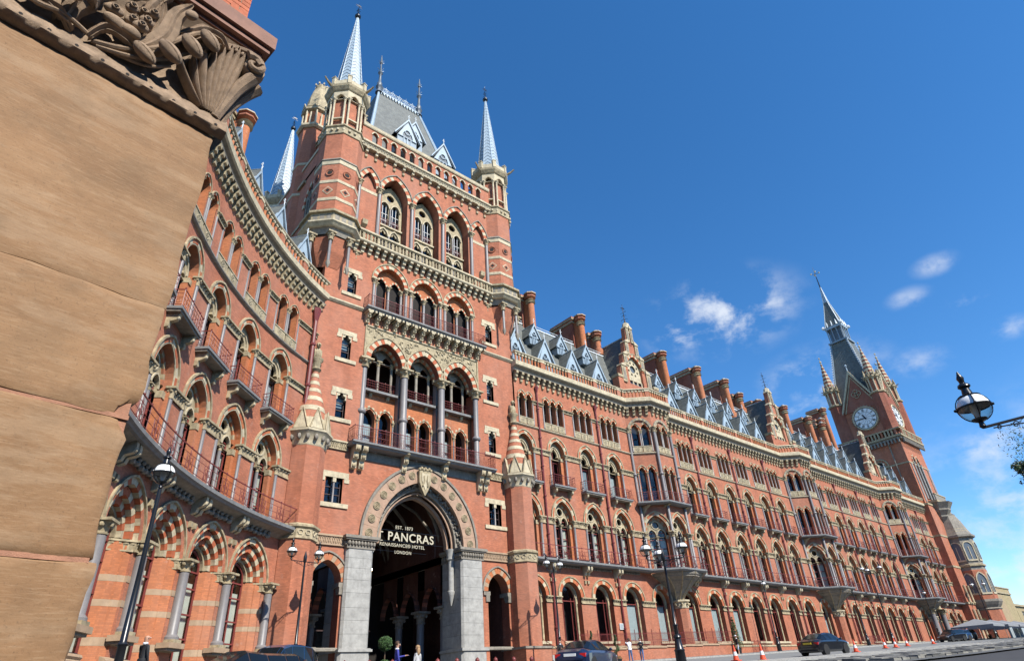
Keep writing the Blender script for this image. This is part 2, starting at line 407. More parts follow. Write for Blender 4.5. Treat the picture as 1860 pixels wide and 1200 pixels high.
# ------------------------------------------------------------------ arches
def arc(a, h, t=0, n=7):
    """points of a pointed arch (half width a, rise h), offset outwards by t; from the left spring to the right one"""
    h = max(h, a * 1.0001); c = (h * h - a * a) / (2 * a); r = a + c + t
    e = math.acos(min(1, c / r)); L = []
    for i in range(n + 1):
        an = PI - (PI - (PI - e)) * i / n
        L.append((c + r * math.cos(an), r * math.sin(an)))
    return L + [(-x, z) for x, z in reversed(L[:-1])]
def hole(cx, z0, zs, a, h, n=7): return [(cx - a, z0)] + [(cx + x, zs + z) for x, z in arc(a, h, 0, n)] + [(cx + a, z0)]
def wall_cell(mb, x0, x1, z0, z1, cx, a, zs, h, sill, m, T, y=0):
    q = lambda ax, az, bx, bz: mb.quad(T(ax, y, az), T(bx, y, az), T(bx, y, bz), T(ax, y, bz), m)
    k = max(1, int((x1 - x0) / 1.0))
    if sill > z0 + .01: q(cx - a, z0, cx + a, sill)
    q(x0, z0, cx - a, zs); q(cx + a, z0, x1, zs)
    if cx - a - x0 > .001: q(x0, zs, cx - a, z1)
    if x1 - cx - a > .001: q(cx + a, zs, x1, z1)
    P = arc(a, h)
    for (ax, az), (bx, bz) in zip(P, P[1:]):
        mb.quad(T(cx + ax, y, zs + az), T(cx + bx, y, zs + bz), T(cx + bx, y, z1), T(cx + ax, y, z1), m)
def ring(mb, cx, zs, a, h, t0, t1, y0, y1, n, ms, T=None, clip=99):
    """arch ring cut in voussoirs of alternating materials"""
    A, B = [[(max(-clip, min(clip, u)), w) for u, w in arc(a, h, t_, n)] for t_ in (t0, t1)]; T = T or (lambda x, y, z: (x, y, z))
    for i in range(len(A) - 1):
        p = [(cx + A[i][0], zs + A[i][1]), (cx + A[i+1][0], zs + A[i+1][1]), (cx + B[i+1][0], zs + B[i+1][1]), (cx + B[i][0], zs + B[i][1])]
        m = ms[i % len(ms)]
        mb.add([T(x, y0, z) for x, z in p] + [T(x, y1, z) for x, z in p], [(0, 1, 2, 3), (0, 4, 5, 1), (3, 2, 6, 7)], m)
    for P in (A[0], B[0]), (A[-1], B[-1]):
        mb.add([T(cx + P[k][0], y, zs + P[k][1]) for k, y in ((0, y0), (1, y0), (1, y1), (0, y1))], [(0, 1, 2, 3)], ms[0])
def reveal(mb, cx, z0, zs, a, h, y0, y1, m, ma=None, T=None, sill=None):
    T = T or (lambda x, y, z: (x, y, z)); P = [(cx + x, zs + z) for x, z in arc(a, h)]
    for (ax, az), (bx, bz) in zip(P, P[1:]): mb.quad(T(ax, y0, az), T(bx, y0, bz), T(bx, y1, bz), T(ax, y1, az), ma or m)
    for s_ in (-1, 1): mb.quad(T(cx + s_ * a, y0, z0), T(cx + s_ * a, y1, z0), T(cx + s_ * a, y1, zs), T(cx + s_ * a, y0, zs), m)
    if sill: mb.quad(T(cx - a, y0, z0), T(cx + a, y0, z0), T(cx + a, y1, z0), T(cx - a, y1, z0), sill)
def column(mb, x, y, z0, z1, r, m, n=10, base=True):
    mb.lathe(x, y, ([(r * 1.45, z0), (r * 1.45, z0 + r * .5), (r * 1.15, z0 + r * .8)] if base else [(r, z0)]) + [(r, z0 + r), (r, z1)], n, m, sm=True)
def capital(mb, x, y, z0, z1, r, m='stone', n=8):
    h = z1 - z0
    mb.lathe(x, y, [(r * 1.15, z0), (r * 1.2, z0 + h * .12), (r * 1.0, z0 + h * .16), (r * 1.15, z0 + h * .5), (r * 1.75, z0 + h * .8), (r * 1.45, z0 + h * .82)], n, m, sm=False)
    for k in range(6):
        a = k * PI / 3 + .3; mb.ball((x + r * 1.4 * math.cos(a), y + r * 1.4 * math.sin(a), z0 + h * .62), r * .42, m, 5, 4)
    mb.box(x - r * 1.8, x + r * 1.8, y - r * 1.8, y + r * 1.8, z0 + h * .82, z1, m)
def leafband(mb, x0, x1, y, z0, z1, m, pitch=.3, T=None):
    """projecting band with a row of curled leaves under an abacus; dark hollows are real recesses"""
    T = T or (lambda a, b, c: (a, b, c)); h = z1 - z0; k = max(1, round((x1 - x0) / pitch)); w = (x1 - x0) / k
    mb.box(x0, x1, y - .03, y + .1, z0, z1 - h * .18, m, T); mb.box(x0, x1, y - .2, y + .1, z1 - h * .18, z1, m, T); mb.box(x0, x1, y - .09, y + .1, z0, z0 + h * .14, m, T)
    for i in range(k):
        c = x0 + w * (i + .5); v = []
        for u in (-.40, 0, .40):
            for d, zz in ((-.04, .14), (-.07, .5), (-.17, .74), (-.15, .62)):
                v.append(T(c + u * w * (1.0 if zz > .3 else .4), y + d * (1.0 if u == 0 else .55), z0 + h * zz))
        mb.add(v, [(i2 * 4 + j, i2 * 4 + j + 1, (i2 + 1) * 4 + j + 1, (i2 + 1) * 4 + j) for i2 in range(2) for j in range(3)], m)
def frame_glass(x0, x1, z0, z1, y, mf='frame_red', arch=None, bars=(), trans=(), t=.07):
    """window frame bars and its pane, optional arch head (a, zs, h)"""
    f = MB(); g = MB()
    if arch:
        a, zs, h = arch; cx = (x0 + x1) / 2; ring(f, cx, zs, a, h, -t, .02, y - .03, y + .05, 6, [mf])
        f.box(x0, x0 + t, y - .03, y + .05, z0, zs, mf); f.box(x1 - t, x1, y - .03, y + .05, z0, zs, mf)
        P = [(x0, z0)] + [(cx + u, zs + w) for u, w in arc(a, h)] + [(x1, z0)]
        g.poly([(u, y + .03, w) for u, w in P], 'glass')
    else:
        f.box(x0, x0 + t, y - .03, y + .05, z0, z1, mf); f.box(x1 - t, x1, y - .03, y + .05, z0, z1, mf); f.box(x0, x1, y - .03, y + .05, z1 - t, z1, mf)
        g.quad((x0, y + .03, z0), (x1, y + .03, z0), (x1, y + .03, z1), (x0, y + .03, z1), 'glass')
    f.box(x0, x1, y - .05, y + .05, z0, z0 + t * 1.3, mf)
    for b in bars: f.box(b - t * .4, b + t * .4, y - .02, y + .045, z0, (arch[1] if arch else z1), mf)
    for b in trans: f.box(x0, x1, y - .045, y + .045, b - t * .5, b + t * .5, mf)
    return f, g
def quatrefoil(mb, x, y, z, r, m):
    for k in range(4):
        a = k * PI / 2; mb.tube([(x + r * .42 * math.cos(a) + r * .38 * math.cos(b), y, z + r * .42 * math.sin(a) + r * .38 * math.sin(b)) for b in [2 * PI * j / 7 for j in range(7)]], r * .10, 4, m, closed=True)
def circ(cx, cz, r, n=14): return [(cx + r * math.cos(2 * PI * i / n), cz + r * math.sin(2 * PI * i / n)) for i in range(n)]
def railing_open(pts, h=1.1, m='iron_red'):
    """long balcony rail: three thin lines, slim posts and an ornate scrolled panel every two metres"""
    mb = MB(); acc_ = 0
    for a, b in zip(pts, pts[1:]):
        a = Vector(a); b = Vector(b); L = (b - a).length; u = (b - a).normalized()
        for zz, r in ((h, .034), (h - .3, .013), (.46, .013), (.14, .016)): mb.tube([a + Vector((0, 0, zz)), b + Vector((0, 0, zz))], r, 4, m)
        s = (1.0 - acc_ % 1.0) % 1.0
        while s < L:
            p = a + u * s; k = round(acc_ + s); mb.tube([p, p + Vector((0, 0, h))], .016, 4, m); mb.ball(p + Vector((0, 0, h + .06)), .045, m, 5, 4)
            if k % 2 == 0:
                for dx, zz, r in ((.17, .3, .13), (-.17, .3, .13), (.15, .62, .12), (-.15, .62, .12), (0, .86, .09), (.3, .2, .07), (-.3, .2, .07), (.1, .46, .08), (-.1, .46, .08)):
                    mb.tube([p + u * (dx + r * math.cos(t)) + Vector((0, 0, zz + r * math.sin(t))) for t in [2 * PI * j / 8 for j in range(8)]], .014, 3, m, closed=True)
                for dx in (-.34, .34): mb.tube([p + u * dx, p + u * dx + Vector((0, 0, h - .3))], .018, 4, m)
            else: mb.tube([p + u * (.06 * math.cos(t)) + Vector((0, 0, .62 + .09 * math.sin(t))) for t in [2 * PI * j / 7 for j in range(7)]], .012, 3, m, closed=True)
            s += 1.0
        acc_ += L
    return mb
def railing(pts, h=1.05, m='iron_red', pitch=.28, scroll=1.05, T=None):
    """wrought iron railing along plan points (x, y, z)"""
    mb = MB()
    for a, b in zip(pts, pts[1:]):
        a = Vector(a); b = Vector(b); L = (b - a).length
        for zz, r in ((h, .028), (h - .22, .013), (.12, .016), (.5, .012)):
            mb.tube([a + Vector((0, 0, zz)), b + Vector((0, 0, zz))], r, 4, m)
        k = max(1, round(L / pitch)); d = (b - a) / k
        for i in range(k + 1):
            p = a + d * i; mb.tube([p, p + Vector((0, 0, h))], .011 if i % 4 else .02, 3, m)
            if i % 4 == 0: mb.ball(p + Vector((0, 0, h + .06)), .045, m, 5, 4)
        k2 = max(1, round(L / scroll)); d2 = (b - a) / k2; u = (b - a).normalized()
        for i in range(k2):
            p = a + d2 * (i + .5)
            for s_ in (-1, 1):
                mb.tube([p + u * (s_ * .12 + .11 * math.cos(t)) + Vector((0, 0, .32 + .11 * math.sin(t))) for t in [2 * PI * j / 8 for j in range(8)]], .011, 3, m, closed=True)
            mb.tube([p + u * (.09 * math.cos(t)) + Vector((0, 0, .68 + .09 * math.sin(t))) for t in [2 * PI * j / 7 for j in range(7)]], .011, 3, m, closed=True)
    if T: mb.xf(T)
    return mb
# ------------------------------------------------------------------ window kits (local: x across, y into the wall, z up)
RW = 34.8; CX, CY = 33.6, -30.0
ident = lambda x, y, z: (x, y, z)
bend = lambda x, y, z: ((RW + y) * math.sin(x / RW), (RW + y) * math.cos(x / RW) - RW, z)
STONE2 = ['stone_light', 'voussoir_red']
def k_ground(T, sty=0):
    a, zs, h = 1.2, 7.0, 1.24; w = MB()
    ring(w, 0, zs, a, h, .0, .33, -.07, 0, 6, ['stone_light', 'brick_orange', 'voussoir_red']); ring(w, 0, zs, a, h, .33, .44, -.13, 0, 8, ['stone'])
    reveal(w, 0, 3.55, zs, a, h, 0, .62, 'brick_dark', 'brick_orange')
    ring(w, 0, zs, .92, .98, -.02, .3, .45, .62, 7, ['stone']); ring(w, 0, zs, .92, .98, .1, .2, .38, .45, 7, ['stone_light'])
    for s in (-1, 1): w.box(s * 1.06 - .12, s * 1.06 + .12, .42, .66, 6.55, 7.0, 'stone'); w.box(s * 1.08 - .1, s * 1.08 + .1, .5, .64, 3.6, 6.55, 'brick_orange')
    w.box(-1.34, 1.34, -.14, .66, 3.36, 3.56, 'stone_light')
    sh = MB()
    for s in (-1, 1): column(sh, s * 1.0, .46, 3.56, 6.55, .085, 'stone', 8)
    f, g = frame_glass(-.94, .94, 3.56, 8, .62, 'frame_red', (.94, zs, 1.0), (-.5, .5) if sty == 0 else (), (6.75,))
    kids = [('shaft', sh), ('frame', f), ('glass_pane', g)]
    if sty == 1: kids.append(('blind', MB().quad((-.9, .74, 3.6), (.9, .74, 3.6), (.9, .74, 6.7), (-.9, .74, 6.7), 'blind')))
    if sty == 2: kids.append(('blind', MB().quad((-.9, .74, 3.6), (-.1, .74, 3.6), (-.1, .74, 6.7), (-.9, .74, 6.7), 'blind_grey')))
    return kit('window', w, kids)
def k_first(T, sty=0, bandm='stone', plain=False):
    a, zs, h = 1.18, 13.62, 1.66; w = MB(); z0 = 9.85
    ring(w, 0, zs, a, h, .0, .08, -.05, 0, 8, ['stone_light']); ring(w, 0, zs, a, h, .08, .31, -.07, 0, 5, ['voussoir_red', 'brick_orange', 'stone_light']); ring(w, 0, zs, a, h, .31, .42, -.15, 0, 8, ['stone'])
    reveal(w, 0, z0, zs, a, h, 0, .6, 'brick_orange', 'brick_orange')
    ring(w, 0, zs, a - .2, h - .3, 0, .22, .38, .58, 7, ['stone', 'brick_orange'])
    # tracery: two lights and a roundel
    o = [(x, zs + z) for x, z in arc(.99, 1.37)]; o = [(-.99, 13.1)] + o + [(.99, 13.1)]
    hl = []
    for s in (-1, 1): hl.append([(s * .49 + x, 13.35 + z) for x, z in arc(.40, .56, 0, 4)] + [(s * .49 + .40, 13.12), (s * .49 - .40, 13.12)])
    tr = MB().plate(o, hl + [circ(0, 14.36, .36, 12)], .5, .66, 'stone')
    for s in (-1, 1): ring(tr, s * .49, 13.35, .40, .56, 0, .08, .43, .5, 4, ['stone_light'])
    tr.tube([(.39 * math.cos(t), .49, 14.36 + .39 * math.sin(t)) for t in [2 * PI * j / 14 for j in range(14)]], .06, 4, 'stone_light', closed=True)
    sh = MB(); column(sh, 0, .46, z0, 12.95, .10, 'granite', 8)
    cp = MB(); capital(cp, 0, .46, 12.85, 13.2, .1)
    for s in (-1, 1):
        column(sh, s * (a + .13), -.02, z0, 13.0, .115, 'granite', 10); capital(cp, s * (a + .13), -.02, 13.0, 13.6, .13)
        w.box(s * 1.03 - .14, s * 1.03 + .14, .22, .52, z0, 12.9, 'brick_orange'); cp.box(s * 1.03 - .17, s * 1.03 + .17, .18, .52, 12.9, 13.25, 'stone')
    f = MB(); g = MB()
    for s in (-1, 1):
        ff, gg = frame_glass(s * .48 - .42, s * .48 + .42, z0, 13.6, .68, 'frame_dark' if sty == 0 else 'frame_red', None, (), (10.9, 12.0, 12.9), .06); f.merge(ff); g.merge(gg)
    g.poly([(x * .9, .72, z) for x, z in o[1:-1] if z > 13.6] , 'glass')
    kids = [('tracery', tr), ('shaft', sh), ('capital', cp), ('frame', f), ('glass_pane', g)]
    if sty: kids.append(('curtain', MB().quad((-.85, .78, z0), (-.45 if sty == 1 else -.1, .84, z0), (-.45 if sty == 1 else -.1, .84, 13), (-.85, .78, 13), 'curtain').quad((.3, .84, z0), (.85, .78, z0), (.85, .78, 13), (.3, .84, 13), 'curtain')))
    return kit('window', w, kids)
def k_second(T, sty=0):
    a, zs, h = .98, 19.95, 1.22; w = MB(); z0 = 16.6
    ring(w, 0, zs, a, h, .0, .08, -.05, 0, 8, ['stone_light']); ring(w, 0, zs, a, h, .08, .31, -.07, 0, 5, ['brick_orange', 'voussoir_red', 'stone_light']); ring(w, 0, zs, a, h, .31, .42, -.14, 0, 8, ['stone'])
    reveal(w, 0, z0, zs, a, h, 0, .7, 'brick_orange', 'brick_orange')
    o = [(-.98, 19.4)] + [(x, zs + z) for x, z in arc(.97, 1.2)] + [(.98, 19.4)]
    tre = [(-.62, 19.45), (-.62, 19.62), (-.5, 19.75), (-.34, 19.72), (-.42, 19.9), (-.34, 20.15), (-.1, 20.4), (0, 20.62), (.1, 20.4), (.34, 20.15), (.42, 19.9), (.34, 19.72), (.5, 19.75), (.62, 19.62), (.62, 19.45)]
    tr = MB().plate(o, [tre], .46, .66, 'stone'); ring(tr, 0, 19.75, .66, .95, 0, .09, .38, .47, 6, ['stone_light'])
    sh = MB(); cp = MB()
    for s in (-1, 1):
        column(sh, s * (a + .13), -.02, z0, 19.4, .11, 'granite', 10); capital(cp, s * (a + .13), -.02, 19.4, 19.93, .12)
        w.box(s * .8 - .18, s * .8 + .18, .25, .6, z0, 19.3, 'brick_orange'); cp.box(s * .8 - .2, s * .8 + .2, .2, .6, 19.3, 19.6, 'stone')
    f, g = frame_glass(-.64, .64, z0, 20.7, .72, 'frame_red' if sty != 1 else 'frame_dark', None, (0,) if sty == 0 else (), (19.2,), .07)
    kids = [('tracery', tr), ('shaft', sh), ('capital', cp), ('frame', f), ('glass_pane', g)]
    if sty: kids.append(('blind', MB().quad((-.6, .84, z0), (.6, .84, z0), (.6, .84, 19.1), (-.6, .84, 19.1), 'blind' if sty == 1 else 'blind_grey')))
    return kit('window', w, kids)
def k_lights(T, n=3, pitch=.95, a=.36, zs=24.85, h=.58, t=.30, zsill=22.86, zp=22.2, hood=.0, sty=0, wide=0, twin=False):
    w = MB(); cp = MB(); sh = MB(); f = MB(); g = MB(); xs = [(i - (n - 1) / 2) * pitch for i in range(n)]
    for x in xs:
        ring(w, x, zs, a, h, 0, t * .7, -.04, 0, 5, ['brick_orange', 'stone_light', 'voussoir_red'], None, pitch / 2 - .003); ring(w, x, zs, a, h, t * .7, t, -.1, 0, 6, ['stone'], None, pitch / 2 - .006)
        if hood: ring(w, x, zs, a, h, t, t + hood, -.07, 0, 6, ['voussoir_red', 'stone_light'])
        reveal(w, x, zsill, zs, a, h, 0, .5, 'brick_orange', 'brick_orange')
        ff, gg = frame_glass(x - a, x + a, zsill, zs + h, .5, 'frame_dark', (a, zs, h), (), (zsill + .55 * (zs - zsill), ), .05); f.merge(ff); g.merge(gg)
        if zp < zsill - .2:
            w.box(x - pitch * .46, x + pitch * .46, -.08, .1, zp, zsill, 'stone'); quatrefoil(w, x, -.09, (zp + zsill) / 2, (zsill - zp) * .42, 'stone_light')
    for i in range(n + 1):
        x = xs[0] - pitch / 2 + i * pitch; edge = i in (0, n)
        for dx in ((-.09, .09) if (twin and not edge) else (0,)): column(sh, x + dx, -.03, zsill if not edge or zp > zsill - .2 else zp + .02, zs - .32, .072, 'granite', 8); capital(cp, x + dx, -.03, zs - .34, zs - .02, .08)
        if not edge: w.box(x - .1, x + .1, .12, .5, zsill, zs, 'brick_orange')
    w.box(xs[0] - pitch * .5, xs[-1] + pitch * .5, -.12, .42, zsill - .06, zsill, 'stone_light')
    kids = [('shaft', sh), ('capital', cp), ('frame', f), ('glass_pane', g)]
    if sty: kids.append(('blind', MB().quad((xs[0] - a, .6, zsill), (xs[0] + a, .6, zsill), (xs[0] + a, .6, zs - .3), (xs[0] - a, .6, zs - .3), 'blind')))
    return kit('window', w, kids)
VOUS = {}
def voussoirs(parent, cx, zs, a, h, t0, t1, y0, y1, n, loc=(0, 0, 0), phase=0, ms=('stone_light', 'voussoir_red'), world=None):
    """voussoirs as single blocks round an arch; alike blocks share their mesh and are turned about the arch centre.
    world: None when parent is a part (local frame), else (X, Y, rot) place of the arch for direct parts"""
    h = max(h, a * 1.0001); c = (h * h - a * a) / (2 * a); r = a + c; e = math.acos(min(1, c / (r + (t0 + t1) / 2)))
    d = (PI - (PI - (PI - e))) / n; d = e / n if False else (PI - (PI - e)) / n
    for side in (-1, 1):
        for i in range(n):
            m = ms[(i + phase) % len(ms)]; key = (round(a, 3), round(h, 3), t0, t1, y0, y1, n, m, side)
            if key not in VOUS:
                mb = MB(); g = .007 / r; k = 2; P = []
                for rr in (r + t0, r + t1):
                    for j in range(k + 1): an = g + (d - 2 * g) * j / k; P.append((rr * math.cos(an), rr * math.sin(an)))
                vs = [(side * x, y, z) for y in (y0, y1) for x, z in P]; q = 2 * (k + 1)
                fs = []
                for j in range(k):
                    fs += [(j, j + 1, k + 2 + j, k + 1 + j), (j, j + 1, q + j + 1, q + j), (k + 1 + j, k + 2 + j, q + k + 2 + j, q + k + 1 + j)]
                fs += [(0, k + 1, q + k + 1, q), (k, 2 * k + 1, q + 2 * k + 1, q + k)]
                mb.add(vs, fs, m); VOUS[key] = mb.mesh('voussoir')
            o = bpy.data.objects.new('voussoir', VOUS[key]); C.objects.link(o); o.parent = parent
            off = Vector((cx - side * c, 0, zs)); an = d * i; ry = -side * an
            jit = random.uniform(-.006, .006)
            if world is None:
                o.location = (off.x, jit, off.z); o.rotation_euler = (0, ry, 0)
            else:
                X, Y, rz = world; b = parent.location
                p = Matrix.Rotation(rz, 3, 'Z') @ Vector((off.x, jit, off.z)); o.location = (X + p.x - b.x, Y + p.y - b.y, p.z - b.z)
                o.rotation_euler = Matrix.Rotation(rz, 3, 'Z').to_4x4().to_euler() if False else (Matrix.Rotation(rz, 3, 'Z') @ Matrix.Rotation(ry, 3, 'Y')).to_euler()

# dormers, chimneys, gable
def k_dormer(w=1.25, z0=29.2, ze=30.0, zt=32.9, depth=3.2, small=False):
    b = MB(); fr = MB(); rf = MB(); fi = MB()
    b.box(-w * .82, w * .82, .12, depth, z0, ze, 'lead'); b.add([(-w * .82, .12, ze), (w * .82, .12, ze), (0, .12, zt - .15)], [(0, 1, 2)], 'lead')
    o = [(-w * .8, ze - .05), (w * .8, ze - .05), (0, zt - .2)]; hh = zt - ze
    fr.plate(o, [[(x, ze + .02 + z) for x, z in arc(w * .45, hh * .42, 0, 5)]], .0, .1, 'lead_light')
    fr.tube([(w * .24 * math.cos(t), .03, ze + hh * .3 + hh * .12 * math.sin(t)) for t in [2 * PI * j / 8 for j in range(8)]], .05, 4, 'lead_light', closed=True)
    fr.quad((-w * .45, .11, ze), (w * .45, .11, ze), (w * .45, .11, ze + hh * .45), (-w * .45, .11, ze + hh * .45), 'lead_dark')
    for k in (-1, 0, 1): fr.box(k * w * .3 - .05, k * w * .3 + .05, .02, .1, z0, ze + .1, 'lead_light')
    bar = MB()
    for s in (-1, 1):
        bar.prism([(s * w * 1.12, ze - .22), (s * w * 1.12, ze + .02), (0, zt + .05), (0, zt - .28)], -.14, .02, 'lead_light')
        bar.prism([(s * w * 1.0, ze - .16), (s * w * 1.0, ze - .1), (0, zt - .3), (0, zt - .42)], -.05, .03, 'lead_dark')
        rf.add([(s * w * 1.14, -.12, ze - .06), (0, -.12, zt + .07), (0, depth, zt + .07), (s * w * 1.14, depth, ze - .06)], [(0, 1, 2, 3)], 'slate')
    rf.tube([(0, -.12, zt + .09), (0, depth, zt + .09)], .05, 5, 'lead_light')
    fi.tube([(0, -.08, zt - .1), (0, -.08, zt + .75)], [.05, .02], 5, 'white_lead'); fi.tube([(-.16, -.08, zt + .42), (.16, -.08, zt + .42)], .035, 4, 'white_lead'); fi.ball((0, -.08, zt + .62), .07, 'white_lead', 5, 4)
    return kit('dormer', b, [('gable_front', fr), ('bargeboard', bar), ('dormer_roof', rf), ('finial', fi)])
def k_chimney(z0=34.5, zt=41.3, L=4.6):
    b = MB(); sh = MB(); cp = MB(); pots = MB()
    b.box(-.62, .62, .9, L, z0, zt - 1.0, 'brick_dark'); b.box(-.72, .72, .8, L + .1, z0, z0 + .9, 'brick')
    for z, o in ((zt - 1.0, .14), (zt - .55, .22)): cp.box(-.62 - o, .62 + o, .9 - o, L + o, z, z + .22, 'stone'); cp.box(-.62 - o * .6, .62 + o * .6, .9 - o * .6, L + o * .6, z + .22, z + .47, 'brick')
    cp.lathe(0, 0, [(.44, zt - 1.75), (.6, zt - 1.6), (.44, zt - 1.45), (.6, zt - 1.28), (.44, zt - 1.15)], 12, 'stone', cap=False)
    cp.lathe(0, 0, [(.5, zt - 1.0), (.72, zt - .85), (.72, zt - .72), (.6, zt - .7), (.6, zt - .5), (.78, zt - .42), (.78, zt - .3), (.5, zt - .22)], 8, 'brick', PI / 8)
    cp.lathe(0, 0, [(.5, zt - .42), (.8, zt - .44), (.8, zt - .34), (.5, zt - .3)], 8, 'stone_light', PI / 8)
    sh.lathe(0, 0, [(.6, z0), (.62, z0 + .8), (.44, z0 + .95), (.42, zt - .9)], 14, 'brick_orange'); sh.box(-.3, .3, .2, 1.0, z0, zt - 1, 'brick_orange')
    for k in range(5): pots.lathe(0, .9 + (L - 1) * k / 4 + .1, [(.22, zt - .1), (.26, zt + .05), (.16, zt + .12)], 7, 'slate_dark')
    pots.lathe(0, 0, [(.34, zt - .25), (.3, zt), (.2, zt + .05)], 9, 'blind_grey')
    return kit('chimney', b, [('round_flue', sh), ('chimney_cap', cp), ('chimney_pot', pots)])
def weathervane(mb, x, y, z, s=1.0, m='black_iron'):
    mb.tube([(x, y, z), (x, y, z + 3 * s)], [.07 * s, .02 * s], 5, m)
    for k in range(4):
        a = k * PI / 2 + .4
        for zz, r in ((.5, .45), (1.1, .32)): mb.tube([(x + r * s * t * math.cos(a), y + r * s * t * math.sin(a), z + (zz + .25 * math.sin(t * 3)) * s) for t in (0, .4, .8, 1)], .03 * s, 3, m)
    mb.tube([(x - .55 * s, y, z + 2.1 * s), (x + .55 * s, y, z + 2.1 * s)], .03 * s, 3, m); mb.tube([(x, y - .5 * s, z + 1.8 * s), (x, y + .5 * s, z + 1.8 * s)], .025 * s, 3, m)
    mb.prism([(x - .5 * s, z + 2.4 * s), (x + .1 * s, z + 2.35 * s), (x + .5 * s, z + 2.5 * s), (x + .1 * s, z + 2.65 * s)], y - .015, y + .015, m)
    mb.ball((x, y, z + .25 * s), .14 * s, m); mb.ball((x, y, z + 3 * s), .06 * s, m, 5, 4)
def gable_parts(parent, X, Y=.1, hw=3.7):
    """stepped gable with rose window, slate cross roof behind it, and its weathervane"""
    A = [(0, 40.1), (.62, 39.6), (.75, 37.6), (1.25, 37.2), (1.4, 35.7), (1.95, 35.3), (2.1, 34.0), (2.75, 33.5), (2.95, 31.9)]
    out = [(-x, z) for x, z in reversed(A)] + A[1:] + [(2.95, 31.2), (hw, 31.0), (hw, 28.4), (-hw, 28.4), (-hw, 31.0), (-2.95, 31.2)]
    T = lambda x, y, z: (x + X, y + Y, z)
    w = MB().plate(out, [hole(0, 31.4, 33.6, 1.35, 1.75, 7)], 0, .6, 'brick', T)
    ring(w, 0, 33.6, 1.35, 1.75, 0, .34, -.08, 0, 7, STONE2, T); ring(w, 0, 33.6, 1.35, 1.75, .34, .45, -.13, 0, 7, ['stone'], T)
    g = part('gable', w, parent)
    tr = MB().plate(hole(0, 32.1, 33.6, 1.33, 1.73, 7), [circ(0, 33.75, .52, 10)] + [circ(.86 * math.cos(k * PI / 4 + .39), 33.75 + .86 * math.sin(k * PI / 4 + .39), .17, 7) for k in range(8)], .3, .45, 'stone_light', T)
    c = bpy.data.objects.new('rose_tracery', tr.mesh('rose_tracery')); C.objects.link(c); c.parent = g
    gl = MB().poly([T(x, .5, z) for x, z in hole(0, 31.4, 33.6, 1.35, 1.75, 7)], 'lead_dark'); c = bpy.data.objects.new('glass_pane', gl.mesh('glass_pane')); C.objects.link(c); c.parent = g
    ar = MB()
    for k in range(4): column(ar, X - 1.2 + .8 * k, Y + .25, 31.3, 32.1, .09, 'stone_light', 6)
    c = bpy.data.objects.new('colonnette', ar.mesh('colonnette')); C.objects.link(c); c.parent = g
    for s in (-1, 1):                                   # stone stepped edge with a niche in each step
        for (x0, z1, z0, wd) in ((.62, 39.6, 37.4, .5), (1.25, 37.3, 35.5, .62), (1.95, 35.4, 33.8, .68), (2.75, 33.6, 31.3, .78)):
            e = MB(); xa, xb = s * x0, s * (x0 - wd); lo, hi = min(xa, xb), max(xa, xb)
            e.prism([(lo, z0), (hi, z0), (hi, z1 + (.35 if s > 0 and hi == xa else .0) - (.35 if hi == xa else 0) + (.3 if hi == xb else 0)), (lo, z1 + (.3 if lo == xb else 0))], -.16, .5, 'stone', T)
            e.prism([(lo + .12, z0 + .35), (hi - .12, z0 + .35), ((lo + hi) / 2 + .12, z1 - .55), ((lo + hi) / 2, z1 - .35), ((lo + hi) / 2 - .12, z1 - .55)], -.19, -.16, 'stone_grey', T)
            e.prism([(lo - .06, z1 - .12), (hi + .06, z1 - .12), ((xb if True else 0), z1 + .42), (xa, z1 + .06)] if s < 0 else [(lo - .06, z1 + .42), (lo - .06, z1 - .12), (hi + .06, z1 - .12), (hi, z1 + .06)], -.24, .55, 'stone_light', T)
            part('gable_step', e, parent)
    nb = MB(); nb.prism([(-.28, 37.0), (.28, 37.0), (.28, 38.4), (0, 39.0), (-.28, 38.4)], -.03, .02, 'brick_dark', T); ring(nb, 0, 38.3, .3, .6, 0, .12, -.12, 0, 4, ['stone_light'], T); nb.lathe(X, Y + .2, [(.5, 39.8), (.42, 40.3), (.1, 40.5)], 6, 'stone_light'); part('gable_peak', nb, parent)
    b = MB()
    for s in (-1, 1): b.box(X + s * 3.35 - .45, X + s * 3.35 + .45, Y - .25, Y + .7, 28.5, 31.6, 'brick'); b.box(X + s * 3.35 - .52, X + s * 3.35 + .52, Y - .33, Y + .75, 31.6, 31.95, 'stone')
    part('gable_buttress', b, parent)
    r = MB()
    for s in (-1, 1): r.add([(X, Y + .5, 38.6), (X, Y + 7.5, 38.6), (X + s * 3.5, Y + 7.5, 29), (X + s * 3.5, Y + .5, 29)], [(0, 1, 2, 3)], 'slate_dark')
    r.tube([(X, Y + .6, 38.65), (X, Y + 7.5, 38.65)], .1, 5, 'lead'); part('cross_roof', r, parent)
    v = MB(); weathervane(v, X, Y + .2, 40.4, .95); part('weathervane', v, parent)
